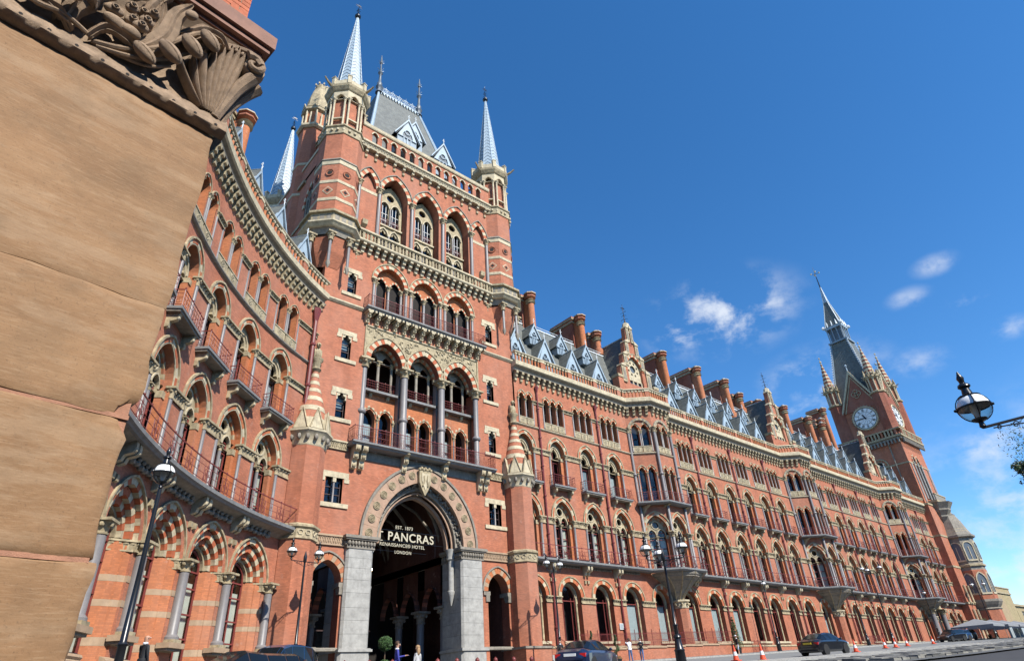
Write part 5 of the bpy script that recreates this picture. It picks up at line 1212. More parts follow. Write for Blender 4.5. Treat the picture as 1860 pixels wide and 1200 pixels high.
for x in (19.0, 32.6): part('carved_boss', MB().prismx([(0, 37.3), (-.3, 37.5), (-.4, 37.95), (0, 38.0)], x - .25, x + .25, 'stone'), TW)
part('interior', MB().box(17, 35, 1.5, 1.6, 28, 47, 'dark_room'), TW)
ck3 = MB(); ck3.prismx([(0, 45.9), (-.15, 45.95), (-.17, 46.2), (0, 46.25)], -.13, .13, 'stone'); ck3.prismx([(0, 46.5), (-.28, 46.55), (-.32, 46.8), (-.45, 46.85), (-.45, 47.0), (0, 47.0)], -.13, .13, 'stone_light'); ck3 = ck3.mesh('corbel')
for i in range(15): part('corbel', ck3, TW, (18.6 + i * 1.055, 0, 0))
# parapet arcade z 47 - 50.5
pc = MB(); pc.sweep([(17.9, 0), (33.9, 0)], [(0, 46.95), (.46, 46.95), (.5, 47.1), (.6, 47.35), (.72, 47.4), (.72, 47.62), (.6, 47.72), (-.1, 47.8)], 'stone_light'); part('cornice', pc, TW)
dd = MB()
for i in range(50): dd.ball((18.1 + i * .32, -.56, 47.24), .07, 'stone_light', 5, 4)
part('ball_flower', dd, TW)
pa = MB(); hl = [hole(19.3 + i * 1.09, 48.0, 49.1, .3, .42, 4) for i in range(13)]
pa.plate([(17.9, 47.75), (33.9, 47.75), (33.9, 49.9), (17.9, 49.9)], hl, -.3, .05, 'brick', back=True); part('parapet', pa, TW)
for i in range(13):
    m = MB(); ring(m, 19.3 + i * 1.09, 49.1, .3, .42, .0, .12, -.36, -.3, 4, ['stone_light']); part('parapet_arch', m, TW)
pr_ = MB(); pr_.sweep([(17.9, 0), (33.9, 0)], [(-.15, 49.8), (.4, 49.8), (.46, 49.9), (.5, 50.2), (.36, 50.38), (-.1, 50.45), (-.15, 49.8)], 'stone_light'); part('parapet_rail', pr_, TW)
# turrets
def turret(cx, cy, spire=True, z_start=35.0, base=True):
    r0 = OR_ / math.cos(PI / 8); L = lambda mb, pr, m, n=8, rot=PI / 8, **k: mb.lathe(cx, cy, pr, n, m, rot, **k)
    b = MB(); L(b, [(r0, z_start), (r0, 46.6)], 'brick'); root = part('turret', b, TW)
    s = MB()
    for z, w in ((38.1, .3), (40.2, .3), (42.5, .5)): L(s, [(r0, z), (r0 + .05, z + .03), (r0 + .06, z + w), (r0, z + w + .08)], 'stone_light', cap=False)
    L(s, [(r0, 43.0), (r0 + .14, 43.02), (r0 + .14, 43.1), (r0, 43.3)], 'stone_grey', cap=False); sub('string_course', s, root)
    o = MB()
    for k in range(8):
        an = k * PI / 4; nx, ny = math.cos(an), math.sin(an); tx, ty = -ny, nx; ap = OR_
        P = lambda u, w, d: (cx + nx * (ap + d) + tx * u, cy + ny * (ap + d) + ty * u, w)
        for rr_, m_, d in ((.42, 'brick_dark', .03), (.33, 'brick_orange', .05), (.24, 'dark_room', .055)): o.add([P(rr_ * math.cos(t), 41.45 + rr_ * math.sin(t), d) for t in [2 * PI * j / 12 for j in range(12)]], [tuple(range(12))], m_)
        o.tube([P(.36 * math.cos(t), 41.45 + .36 * math.sin(t), .06) for t in [2 * PI * j / 12 for j in range(12)]], .05, 4, 'brick_dark', closed=True)
        for rr_, m_, d in ((.5, 'stone_light', .03), (.38, 'brick', .05), (.22, 'dark_room', .055)): o.add([P(rr_ * u, 39.3 + rr_ * w, d) for u, w in ((1, 0), (0, 1), (-1, 0), (0, -1))], [(0, 1, 2, 3)], m_)
    sub('roundel', o, root)
    c = MB(); L(c, [(r0, 34.3), (r0 + .12, 34.75), (r0 + .2, 34.85), (r0 + .3, 34.9)], 'stone_grey', cap=False); L(c, [(r0 + .3, 34.88), (r0 + .42, 34.95), (r0 + .6, 35.15), (r0 + .72, 35.25), (r0 + .72, 35.4), (r0 + .5, 35.42)], 'stone_light'); L(c, [(r0 + .45, 35.42), (r0 + .45, 36.3), (r0 + .7, 36.3), (r0 + .72, 36.5), (r0 + .3, 36.5)], 'stone', cap=False)
    for k in range(8):
        an = k * PI / 4; nx, ny = math.cos(an), math.sin(an); tx, ty = -ny, nx; ap = (r0 + .45) * math.cos(PI / 8)
        for u in (-.6, 0, .6): c.add([(cx + nx * (ap + .012) + tx * (u + a), cy + ny * (ap + .012) + ty * (u + a), z) for a, z in ((-.2, 35.6), (.2, 35.6), (.2, 36.15), (-.2, 36.15))], [(0, 1, 2, 3)], 'stone_grey')
    sub('balustrade', c, root)
    c = MB()
    for k in range(8):
        an = k * PI / 4 + PI / 8; x, y = cx + (r0 + .1) * math.cos(an), cy + (r0 + .1) * math.sin(an)
        column(c, x, y, 31.3 if k in (5, 6) else 32.2, 33.6, .13, 'granite', 8, False); capital(c, x, y, 33.5, 34.3, .2); c.lathe(x, y, [(.03, 30.6 if k in (5, 6) else 31.5), (.2, 31.1 if k in (5, 6) else 32.0), (.13, 31.35 if k in (5, 6) else 32.25)], 8, 'stone_grey')
    sub('corbel_shaft', c, root)
    c = MB(); L(c, [(r0 * .55, 31.5), (r0 * .8, 32.8), (r0 * .95, 34.2)], 'brick', cap=False) if base else None; 
    if base: sub('turret_corbel', c, root)
    c = MB(); L(c, [(r0, 46.5), (r0 + .1, 46.55), (r0 + .12, 47.35), (r0 + .25, 47.45), (r0 + .25, 47.6), (r0 - .15, 47.75)], 'stone'); 
    for k in range(24): an = 2 * PI * k / 24 + .13; c.ball((cx + (r0 + .02) * math.cos(an), cy + (r0 + .02) * math.sin(an), 47.0), .16, 'stone_light', 5, 4)
    sub('carved_band', c, root)
    c = MB(); L(c, [(r0 - .42, 47.7), (r0 - .42, 52.0)], 'brick'); sub('turret_drum', c, root)
    c = MB()
    for k in range(8):
        an = k * PI / 4 + PI / 8
        for da in (-.11, .11): x, y = cx + (r0 - .2) * math.cos(an + da), cy + (r0 - .2) * math.sin(an + da); column(c, x, y, 47.7, 51.3, .1, 'stone_light', 8); capital(c, x, y, 51.3, 51.75, .11, 'stone_light')
        an = k * PI / 4; nx, ny = math.cos(an), math.sin(an); tx, ty = -ny, nx; ap = (r0 - .2) * math.cos(PI / 8)
        T4 = (lambda nx, ny, tx, ty, ap: (lambda x, y, z: (cx + nx * (ap - y) + tx * x, cy + ny * (ap - y) + ty * x, z)))(nx, ny, tx, ty, ap)
        ww = ap * math.tan(PI / 8); c.plate([(-ww, 51.75), (ww, 51.75), (ww, 53.1), (-ww, 53.1)], [[(x, 51.8 + z) for x, z in arc(.42, .62, 0, 4)]], 0, .22, 'stone_light', T4); ring(c, 0, 51.8, .42, .62, 0, .1, -.08, 0, 5, ['stone'], T4)
        c.box(-.5, .5, -.1, .12, 48.85, 49.0, 'stone_light', T4)
    sub('colonnette_stage', c, root)
    c = MB(); L(c, [(r0 - .15, 53.0), (r0 - .05, 53.1), (r0 + .16, 53.45), (r0 + .22, 53.7), (r0 + .05, 53.8)], 'stone'); L(c, [(r0 + .1, 53.8), (r0 + .1, 54.35), (r0 - .06, 54.35), (r0 - .15, 53.8)], 'stone_light', cap=False)
    for k in range(8):
        an = k * PI / 4 + PI / 8; x, y = cx + (r0 - .05) * math.cos(an), cy + (r0 - .05) * math.sin(an); c.lathe(x, y, [(.27, 53.8), (.27, 54.75), (.34, 54.8), (.33, 54.9), (.1, 55.1)], 4, 'stone_light', an + PI / 4)
        if k % 2 == 0: c.tube([(cx + (r0 + .3) * math.cos(an), cy + (r0 + .3) * math.sin(an), 53.4), (cx + (r0 + .8) * math.cos(an), cy + (r0 + .8) * math.sin(an), 53.5), (cx + (r0 + 1.25) * math.cos(an), cy + (r0 + 1.25) * math.sin(an), 53.75)], [.17, .12, .08], 5, 'stone')
    sub('battlement', c, root)
    if spire:
        c = MB(); rb = 1.5; zt = 68.3; zb = 54.0; L(c, [(rb, zb), (.1, zt)], 'lead_light', cap=False)
        rl_ = MB()
        for k in range(8):
            an = k * PI / 4 + PI / 8; rl_.tube([(cx + rb * math.cos(an), cy + rb * math.sin(an), zb), (cx + .1 * math.cos(an), cy + .1 * math.sin(an), zt)], [.06, .03], 4, 'lead_light')
            a2 = an + PI / 8; 
            for j in range(22):
                z = zb + .4 + j * .62; r1 = rb * (zt - z) / (zt - zb) + .1 * (z - zb) / (zt - zb); a3 = an + PI / 4
                if r1 < .2: break
                p0 = (cx + r1 * math.cos(an), cy + r1 * math.sin(an), z); p2 = (cx + r1 * math.cos(a3), cy + r1 * math.sin(a3), z); r1b = (r1 - .055) * math.cos(PI / 8) + .015; p1 = (cx + r1b * math.cos(a2), cy + r1b * math.sin(a2), z + .42 * r1 / rb + .14)
                rl_.tube([p0, p1, p2], .035, 3, 'lead_dark')
        sub('spire', c, root); sub('spire_roll', rl_, root)
        c = MB(); c.ball((cx, cy, zt + .1), (.36, .36, .34), 'black_iron', 10, 7); weathervane(c, cx, cy, zt + .4, .75); sub('finial', c, root)
    return root
def sub(name, mb, root):
    o = bpy.data.objects.new(name, mb.mesh(name)); C.objects.link(o); o.parent = root; return o
t1 = turret(*TC1); t2 = turret(*TC2)
t3 = turret(17.4, TY + .9)
# stair turret at the back of the west side
st = MB(); st.lathe(16.9, 10.6, [(1.6, 28), (1.6, 57.2)], 8, 'brick', PI / 8); st.lathe(16.9, 10.6, [(1.45, 57.4), (1.45, 60.3)], 8, 'brick_orange', PI / 8); r_ = part('stair_turret', st, TW)
m = MB(); 
for z in (40.5, 46.5, 51): m.lathe(16.9, 10.6, [(1.61, z), (1.68, z + .05), (1.68, z + .35), (1.61, z + .4)], 8, 'stone_light', PI / 8, cap=False)
m.lathe(16.9, 10.6, [(1.76, 57.0), (2.0, 57.2), (2.0, 57.5), (1.6, 57.7)], 8, 'stone_light', PI / 8)
for k in range(8):
    an = k * PI / 4 + PI / 8; column(m, 16.9 + 1.52 * math.cos(an), 10.6 + 1.52 * math.sin(an), 57.6, 60.2, .12, 'stone_light', 6); an = k * PI / 4; column(m, 16.9 + 1.58 * math.cos(an), 10.6 + 1.58 * math.sin(an), 57.6, 59.6, .1, 'stone_light', 6)
m.lathe(16.9, 10.6, [(1.5, 60.0), (1.8, 60.2), (1.8, 60.55), (1.5, 60.7), (1.3, 62.8), (1.0, 64.4), (.62, 65.3), (.7, 65.5), (.7, 65.8), (.3, 65.8)], 8, 'stone', PI / 8)
for k in range(8):
    an = k * PI / 4; m.prism([(-.55, 60.6), (.55, 60.6), (0, 61.7)], -.1, .05, 'stone', (lambda an: (lambda x, y, z: (16.9 + (1.6 - y) * math.cos(an) - x * math.sin(an), 10.6 + (1.6 - y) * math.sin(an) + x * math.cos(an), z)))(an))
    m.lathe(16.9 + .72 * math.cos(an), 10.6 + .72 * math.sin(an), [(.1, 65.8), (.1, 66.1)], 4, 'stone_light')
sub('turret_crown', m, r_)
# sides and body of the tower above the wings
bd_ = MB(); bd_.box(XL, XL + .3, 1.05, TY, 16, 48, 'brick'); bd_.box(XR - .3, XR, 1.05, TY, 16, 48, 'brick'); bd_.box(XL, XR, TY - .3, TY, 16, 48, 'brick'); bd_.quad((XL, 0, 46.9), (XR, 0, 46.9), (XR, TY, 46.9), (XL, TY, 46.9), 'lead_dark')
for z in (28.6, 35.3, 41): bd_.box(XL - .12, XL, 1, TY, z, z + .35, 'stone'); bd_.box(XR, XR + .12, 1, TY, z, z + .35, 'stone')
bd_.box(XL - .25, XR + .25, TY * .4, TY, 47.2, 47.6, 'stone'); bd_.box(XL, XL + .4, 3, TY, 47.6, 49.9, 'brick'); bd_.box(XR - .4, XR, 3, TY, 47.6, 49.9, 'brick')
bd_.box(XL - .1, XL + .4, 3, TY, 49.9, 50.3, 'stone_light'); bd_.box(XR - .4, XR + .1, 3, TY, 49.9, 50.3, 'stone_light')
part('side_wall', bd_, TW)
for yc in (5.8, 14.5):
    m = MB(); T5 = (lambda yc: (lambda x, y, z: (XL - .0 + y, yc - x, z)))(yc); ring(m, 0, 43, 1.3, 2.3, 0, .4, -.15, .02, 7, STONE2, T5); m.poly([T5(x, -.02, z) for x, z in hole(0, 38.0, 43, 1.3, 2.3)], 'dark_room')
    for k in (-.6, 0, .6): m.tube([T5(k, -.1, 38), T5(k, -.1, 44)], .09, 6, 'stone_grey')
    m.tube([T5(.5 * math.cos(t), -.1, 43.8 + .5 * math.sin(t)) for t in [j * PI / 5 for j in range(10)]], .08, 5, 'stone_grey', closed=True); part('window', m, TW)
# pyramid roof
rf = MB(); ax, bx_, ay, by = 17.6, 34.2, 1.6, TY - 1.6; rx0, rx1, ry, rz_ = 23.0, 28.9, 7.3, 66.8; ry2 = 10
B = [(ax, ay, 47.2), (bx_, ay, 47.2), (bx_, by, 47.2), (ax, by, 47.2)]; Tp = [(rx0, ry, rz_), (rx1, ry, rz_), (rx1, ry2, rz_), (rx0, ry2, rz_)]
Mi = [(ax + 3.3, ay + 2.6, 55.6), (bx_ - 3.3, ay + 2.6, 55.6), (bx_ - 3.3, by - 3.3, 55.6), (ax + 3.3, by - 3.3, 55.6)]
for k in range(4): rf.quad(B[k], B[(k + 1) % 4], Mi[(k + 1) % 4], Mi[k], 'slate'); rf.quad(Mi[k], Mi[(k + 1) % 4], Tp[(k + 1) % 4], Tp[k], 'slate')
rf.poly(Tp, 'lead'); r_ = part('roof', rf, TW)
m = MB()
for k in range(4): m.tube([B[k], Mi[k], Tp[k]], [.28, .24, .16], 6, 'lead_light')
m.tube([Tp[0], Tp[1]], .14, 6, 'lead_light'); sub('hip_roll', m, r_)
m = MB()
for i in range(6):
    x = rx0 + .5 + i * .98
    m.tube([(x + .36 * math.cos(t), ry, rz_ + .62 + .36 * math.sin(t)) for t in [2 * PI * j / 10 for j in range(10)]], .05, 4, 'lead_light', closed=True); m.tube([(x + .14 * math.cos(t), ry, rz_ + .62 + .14 * math.sin(t)) for t in [2 * PI * j / 6 for j in range(6)]], .045, 4, 'lead_light', closed=True)
    m.tube([(x + .49, ry, rz_), (x + .49, ry, rz_ + 1.45)], [.06, .02], 4, 'lead_light'); m.tube([(x + .3, ry, rz_ + 1.1), (x + .68, ry, rz_ + 1.1)], .03, 4, 'lead_light')
for z in (.12, .98): m.tube([(rx0, ry, rz_ + z), (rx1, ry, rz_ + z)], .05, 4, 'lead_light')
for i in range(14):
    x = rx0 + .2 + i * .42; m.prism([(x - .2, rz_ - .15), (x + .2, rz_ - .15), (x, rz_ - .75)], ry - .32, ry - .2, 'lead_light')
sub('ridge_cresting', m, r_)
for x in (rx0, rx1):
    m = MB(); m.lathe(x, ry, [(.5, rz_ - .4), (.3, rz_ + .2), (.42, rz_ + .5), (.5, rz_ + .7), (.3, rz_ + .9), (.36, rz_ + 1.4), (.2, rz_ + 1.7), (.16, rz_ + 3.2), (.34, rz_ + 3.5), (.14, rz_ + 3.8), (.1, rz_ + 5.4), (.2, rz_ + 5.5), (.04, rz_ + 7.2)], 8, 'lead_dark', sm=True)
    for k in range(6):
        a = k * PI / 3
        for zz, r2_ in ((4.0, .45), (5.6, .4)): m.tube([(x + r2_ * t * math.cos(a), ry + r2_ * t * math.sin(a), rz_ + zz + .3 * t * t) for t in (0, .5, 1)], .035, 3, 'lead_light')
    part('ridge_finial', m, TW)
kd = k_dormer(1.5, 0, 2.3, 5.3, 4.5); kds = k_dormer(1.35, 0, 2.0, 4.7, 3.5)
for x, y, z, k_ in ((24.3, 1.9, 51.9, kd), (26.0, 3.2, 54.6, kds), (29.0, 1.7, 51.0, kd), (20.0, 2.3, 45, kds)):
    if x != 20.0: put(k_, TW, (x, y, z))
kct = k_chimney(46.5, 55.0, 4.2)
put(kct, TW, (32.9, 5.4, 0)); put(kct, TW, (17.5, 5.0, 0))
# buttress turrets at the foot of the tower with striped stone cones
def buttress(cx, cy, r=1.3):
    L = lambda mb, pr, m, **k: mb.lathe(cx, cy, pr, 8, m, PI / 8, **k); b = MB(); L(b, [(r, .8), (r, 15.5)], 'brick'); root = part('buttress', b, TW)
    s = MB(); L(s, [(r, 9.2), (r + .1, 9.24), (r + .08, 9.4), (r + .06, 9.85), (r + .2, 9.95), (r + .2, 10.08), (r, 10.2)], 'stone'); 
    for k in range(8):
        an = k * PI / 4; nx, ny = math.cos(an), math.sin(an); ap = (r + .08) * math.cos(PI / 8)
        for t in (-.25, .25): s.tube([(cx + nx * (ap + .02) - ny * (t + .17 * math.cos(u)), cy + ny * (ap + .02) + nx * (t + .17 * math.cos(u)), 9.62 + .16 * math.sin(u)) for u in [j * PI / 3 for j in range(6)]], .035, 4, 'stone_light', closed=True)
    sub('carved_band', s, root)
    s = MB(); L(s, [(r, 15.4), (r + .06, 15.5), (r + .04, 15.6), (r + .35, 16.3), (r + .42, 16.35), (r + .42, 16.5), (r + .1, 16.62)], 'stone_light')
    for k in range(16): an = 2 * PI * k / 16; s.ball((cx + (r + .16) * math.cos(an), cy + (r + .16) * math.sin(an), 15.95), (.16, .16, .24), 'stone_grey', 5, 4)
    sub('capital', s, root)
    s = MB(); s.box(cx - r - .05, cx + r + .05, cy - r - .05, cy + r + .05, 1, 2.95, 'brick'); s.box(cx - r - .14, cx + r + .14, cy - r - .14, cy + r + .14, 2.95, 3.1, 'stone_grey'); sub('plinth', s, root)
    s = MB()
    for k in range(8):
        an = k * PI / 4; nx, ny = math.cos(an), math.sin(an); tx, ty = -ny, nx; P = lambda u, w, d: (cx + nx * d + tx * u, cy + ny * d + ty * u, w)
        s.add([P(-.5, 16.6, 1.42), P(.5, 16.6, 1.42), P(0, 18.15, 1.28), P(0, 17.75, .7), P(-.4, 16.6, .9), P(.4, 16.6, .9)], [(0, 1, 2), (0, 2, 3, 4), (1, 5, 3, 2)], 'stone_light')
        for sg in (-1, 1): s.tube([P(sg * .5, 16.6, 1.44), P(0, 18.15, 1.3)], .06, 4, 'stone')
    sub('gablet', s, root)
    z = 16.6; rr = 1.28; i = 0
    for (za, ra), (zb, rb) in zip([(16.6, 1.25), (17.5, 1.15), (18.1, 1.02), (18.5, .92), (18.95, .80), (19.3, .70), (19.7, .59), (20.0, .51), (20.35, .42), (20.65, .35), (21.0, .29), (21.3, .25)], [(17.5, 1.15), (18.1, 1.02), (18.5, .92), (18.95, .80), (19.3, .70), (19.7, .59), (20.0, .51), (20.35, .42), (20.65, .35), (21.0, .29), (21.3, .25), (21.6, .22)]):
        s = MB(); o_ = .02 if i % 2 == 0 else 0; s.lathe(cx, cy, [(ra + o_, za), (rb + o_, zb)], 16, 'stone_light' if i % 2 == 0 else 'brick', sm=True); sub('cone_course', s, root); i += 1
    s = MB(); s.lathe(cx, cy, [(.25, 21.5), (.42, 21.7), (.3, 21.8), (.32, 22.3), (.5, 22.5), (.5, 22.6), (.28, 22.7)], 8, 'stone'); s.ball((cx, cy, 23.1), (.27, .24, .5), 'stone', 8, 6); s.ball((cx - .05, cy - .12, 23.75), (.19, .22, .24), 'stone', 8, 6); s.tube([(cx - .05, cy - .3, 23.75), (cx - .05, cy - .45, 23.65)], [.08, .03], 4, 'stone')
    for sg in (-1, 1): s.ball((cx + sg * .25, cy + .02, 23.1), (.09, .16, .42), 'stone', 6, 5)
    sub('carved_beast', s, root)
buttress(16.1, -.25); buttress(35.55, -.3)
# hanging sign under the great arch
SG = thing('hotel_sign', 'hanging sign of pale letters reading ST PANCRAS in the great doorway', 'sign', (25.0, 1.3, 9.5))
def text_letters(txt, x, z, size, w, parent, y, m='sign_letter', depth=.04, bold=.0):
    cu = bpy.data.curves.new('t', 'FONT'); cu.body = txt; cu.size = size; cu.extrude = depth; cu.offset = bold * size; cu.align_x = 'LEFT'; cu.space_character = 1.1
    o = bpy.data.objects.new('t', cu); C.objects.link(o); dg = bpy.context.evaluated_depsgraph_get(); dg.update(); me = bpy.data.meshes.new_from_object(o.evaluated_get(dg)); bpy.data.objects.remove(o)
    xs = [v.co.x for v in me.vertices]; x0, x1 = min(xs), max(xs); sc = w / (x1 - x0)
    bm = bmesh.new(); bm.from_mesh(me); bmesh.ops.remove_doubles(bm, verts=bm.verts, dist=1e-5); left = set(bm.verts)
    while left:
        st_ = [left.pop()]; isl = set(st_)
        while st_:
            v = st_.pop()
            for e in v.link_edges:
                u = e.other_vert(v)
                if u in left: left.discard(u); isl.add(u); st_.append(u)
        ids = {v: i for i, v in enumerate(isl)}; fs = [[ids[v] for v in f.verts] for f in bm.faces if f.verts[0] in isl]
        mb = MB(); mb.add([(x + (v.co.x - x0) * sc, y - v.co.z, z + v.co.y * sc) for v in ids], fs, m); part('letter', mb, parent)
    bm.free()
text_letters('EST. 1873', 24.36, 11.28, .40, 1.5, SG, 1.3); text_letters('PANCRAS', 23.75, 10.42, .9, 4.05, SG, 1.3, bold=.012); text_letters('ST', 22.45, 10.45, .9, .85, SG, 1.3, bold=.012)
text_letters('RENAISSANCE® HOTEL', 23.08, 9.98, .42, 3.9, SG, 1.3); text_letters('LONDON', 24.36, 9.5, .42, 1.42, SG, 1.3)
m = MB()
for z in (10.36, 11.15): m.tube([(21.5, 1.36, z), (29.2, 1.36, z)], .018, 4, 'black_iron')
for x in (23.2, 28.0): m.tube([(x, 1.36, 9.4), (x, 1.36, 14)], .012, 4, 'black_iron')
m.box(23.0, 23.3, 1.27, 1.32, 10.32, 10.37, 'sign_letter'); m.tube([(22.9, 1.36, 9.66), (27.2, 1.36, 9.66)], .014, 4, 'black_iron'); part('sign_rail', m, SG)
CH = thing('chandelier', 'lit chandelier with small warm bulbs hanging inside the dark porch', 'lamp', (24.6, 6, 9))
m = MB(); m.tube([(24.6, 6, 16), (24.6, 6, 9.4)], .03, 5, 'black_iron'); m.lathe(24.6, 6, [(.05, 9.4), (.5, 9.3), (.5, 9.22), (.05, 9.2)], 10, 'black_iron'); part('chandelier_frame', m, CH)
for k in range(4): part('bulb', MB().ball((24.6 + .5 * math.cos(k * 1.57 + .5), 6 + .5 * math.sin(k * 1.57 + .5), 9.1), .11, 'lit_bulb', 7, 5), CH)
# ------------------------------------------------------------------ the clock tower
CK = thing('clock_tower', 'brick clock tower with white dials, corner pinnacles and slate spire', 'tower', (151, 5, 3.6))
x0, x1, y0, y1 = 146.0, 157.5, -.9, 10.4; cx, cy = (x0 + x1) / 2, (y0 + y1) / 2
b = MB(); b.box(x0, x1, y0, y1, 2.5, 43.2, 'brick'); b.box(x0 - .4, x1 + .6, y0 - .4, y1, 2.5, 28.2, 'brick'); b.box(x0 + .5, x1 - .5, y0 + .5, y1 - .5, 43.2, 54.0, 'brick'); part('tower_body', b, CK)
s = MB()
for z, o in ((28.2, .55), (22.0, .5), (16.2, .5), (9.7, .55)): s.box(x0 - o, x1 + .6 + o * .3, y0 - o, y1, z, z + .35, 'stone')
s.box(x0 - .12, x1 + .12, y0 - .12, y1 + .1, 37.2, 37.5, 'stone'); part('string_course', s, CK)
# front face twin lancets and their balcony
m = MB()
for k in (-1, 1):
    xx = 150.6 + k * 1.05; ring(m, xx, 37.6, .8, 1.7, 0, .3, y0 - .2, y0, 6, STONE2); m.poly([(x, y0 - .03, z) for x, z in hole(xx, 29.8, 37.6, .78, 1.65)], 'dark_room')
for dx in (-1.95, 0, 1.95): m.lathe(150.6 + dx, y0 - .15, [(.2, 29.8), (.17, 30), (.17, 37.2), (.3, 37.6)], 8, 'granite_light', sm=True)
for dx in (-3.6, 5.6): m.lathe(150.6 + dx, y0 - .1, [(.16, 29), (.16, 37.2)], 6, 'granite_light', sm=True)
part('window', m, CK)
m = MB(); m.box(148.2, 154.6, y0 - 1.6, y0, 28.9, 29.3, 'stone'); m.box(148.2, 154.6, y0 - 1.6, y0 - 1.4, 29.3, 30.4, 'stone_grey'); m.box(148.1, 154.7, y0 - 1.7, y0 - 1.3, 30.4, 30.6, 'stone')
m.lathe(151.4, y0 - .2, [(.8, 25.2), (1.6, 26.2), (1.6, 26.5), (2.3, 27.4), (2.3, 27.7), (3.1, 28.9)], 8, 'stone_grey', PI / 8)
part('balcony', m, CK)
# machicolated balustrade under the clocks
m = MB(); m.box(x0 - .9, x1 + .9, y0 - .9, y1 + .9, 42.9, 43.3, 'stone'); m.box(x0 - 1.0, x1 + 1.0, y0 - 1.0, y1 + 1.0, 44.5, 44.75, 'stone')
m.box(x0 - .55, x1 + .55, y0 - .55, y1 + .55, 42.4, 42.9, 'stone_grey')
for i in range(17):
    t = i / 16; 
    for (px, py) in ((x0 - .8, y0 + (y1 - y0) * t), (x0 + (x1 - x0) * t, y0 - .8)):
        m.box(px - .16, px + .16, py - .16, py + .16, 43.3, 44.5, 'stone' if i % 4 else 'brick'); m.box(px - .16, px + .16, py - .16, py + .16, 41.6, 42.6, 'stone_grey')
part('balustrade', m, CK)
rs = MB(); P = lambda u, w, d: (x0 - d, cy - u, w)
rs.tube([P(1.7 * math.cos(t), 37.6 + 1.7 * math.sin(t), .05) for t in [2 * PI * j / 20 for j in range(20)]], .16, 5, 'stone', closed=True); rs.tube([P(1.1 * math.cos(t), 37.6 + 1.1 * math.sin(t), .05) for t in [2 * PI * j / 16 for j in range(16)]], .08, 5, 'stone', closed=True)
rs.poly([P(1.1 * math.cos(t), 37.6 + 1.1 * math.sin(t), .03) for t in [2 * PI * j / 16 for j in range(16)]], 'dark_room')
for k in range(12): a = k * PI / 6; rs.tube([P(1.1 * math.cos(a), 37.6 + 1.1 * math.sin(a), .05), P(1.65 * math.cos(a), 37.6 + 1.65 * math.sin(a), .05)], .06, 4, 'stone')
for dy in (-3.5, 3.2): rs.tube([P(dy, 30, .06), P(dy, 42, .06)], .14, 6, 'stone_grey')
part('roundel', rs, CK)
def clock(T, zc=49.0, r=2.35):
    f = MB(); f.add([T(r * math.cos(t), -.1, zc + r * math.sin(t)) for t in [2 * PI * j / 32 for j in range(32)]], [tuple(range(32))], 'white'); root = part('clock_face', f, CK)
    rim = MB(); 
    for rr_, w, m_ in ((r + .25, .2, 'stone_light'), (r + .02, .07, 'black_iron'), (r * .62, .03, 'black_iron')): rim.tube([T(rr_ * math.cos(t), -.12, zc + rr_ * math.sin(t)) for t in [2 * PI * j / 36 for j in range(36)]], w, 5, m_, closed=True)
    for k in range(28): t = 2 * PI * k / 28; rim.ball(T((r + .62) * math.cos(t), -.1, zc + (r + .62) * math.sin(t)), .1, 'stone', 5, 4)
    for k in range(12): a = k * PI / 6; rim.tube([T(.35 * math.cos(a), -.12, zc + .35 * math.sin(a)), T(r * .35 * math.cos(a + .26), -.12, zc + r * .35 * math.sin(a + .26)), T(r * .6 * math.cos(a), -.12, zc + r * .6 * math.sin(a))], .022, 3, 'black_iron')
    sub('clock_rim', rim, root)
    nm_ = ['XII', 'I', 'II', 'III', 'IIII', 'V', 'VI', 'VII', 'VIII', 'IX', 'X', 'XI']
    for k in range(12):
        a = PI / 2 - k * PI / 6; n = MB(); ct, sn = math.cos(a), math.sin(a); wd = {'I': .13, 'V': .26, 'X': .26}; tot = sum(wd[c] for c in nm_[k]); u = -tot / 2
        Q = lambda uu, vv: T(ct * vv + sn * uu, -.13, zc + sn * vv - ct * uu)
        for c in nm_[k]:
            w = wd[c]; lo, hi = r * .68, r * .93
            if c == 'I': n.tube([Q(u + w / 2, lo), Q(u + w / 2, hi)], .045, 4, 'black_iron')
            if c == 'V': n.tube([Q(u + .03, hi), Q(u + w / 2, lo), Q(u + w - .03, hi)], .04, 4, 'black_iron')
            if c == 'X': n.tube([Q(u + .03, hi), Q(u + w - .03, lo)], .04, 4, 'black_iron'); n.tube([Q(u + .03, lo), Q(u + w - .03, hi)], .03, 4, 'black_iron')
            u += w
        sub('numeral', n, root)
    for nme, a, l, w in (('hour_hand', PI / 2 + .38, r * .52, .14), ('minute_hand', PI - .06, r * .85, .09)):
        h = MB(); ct, sn = math.cos(a), math.sin(a); Q = lambda uu, vv: T(ct * vv + sn * uu, -.16, zc + sn * vv - ct * uu); h.add([Q(-w, -.3), Q(w, -.3), Q(w * 1.2, l * .6), Q(0, l), Q(-w * 1.2, l * .6)], [(0, 1, 2, 3, 4)], 'black_iron'); sub(nme, h, root)
TWf = lambda x, y, z: (x0 + .35 + y, cy - .6 - x, z); TSf = lambda x, y, z: (cx + x, y0 + .35 + y, z)
clock(TWf); clock(TSf)
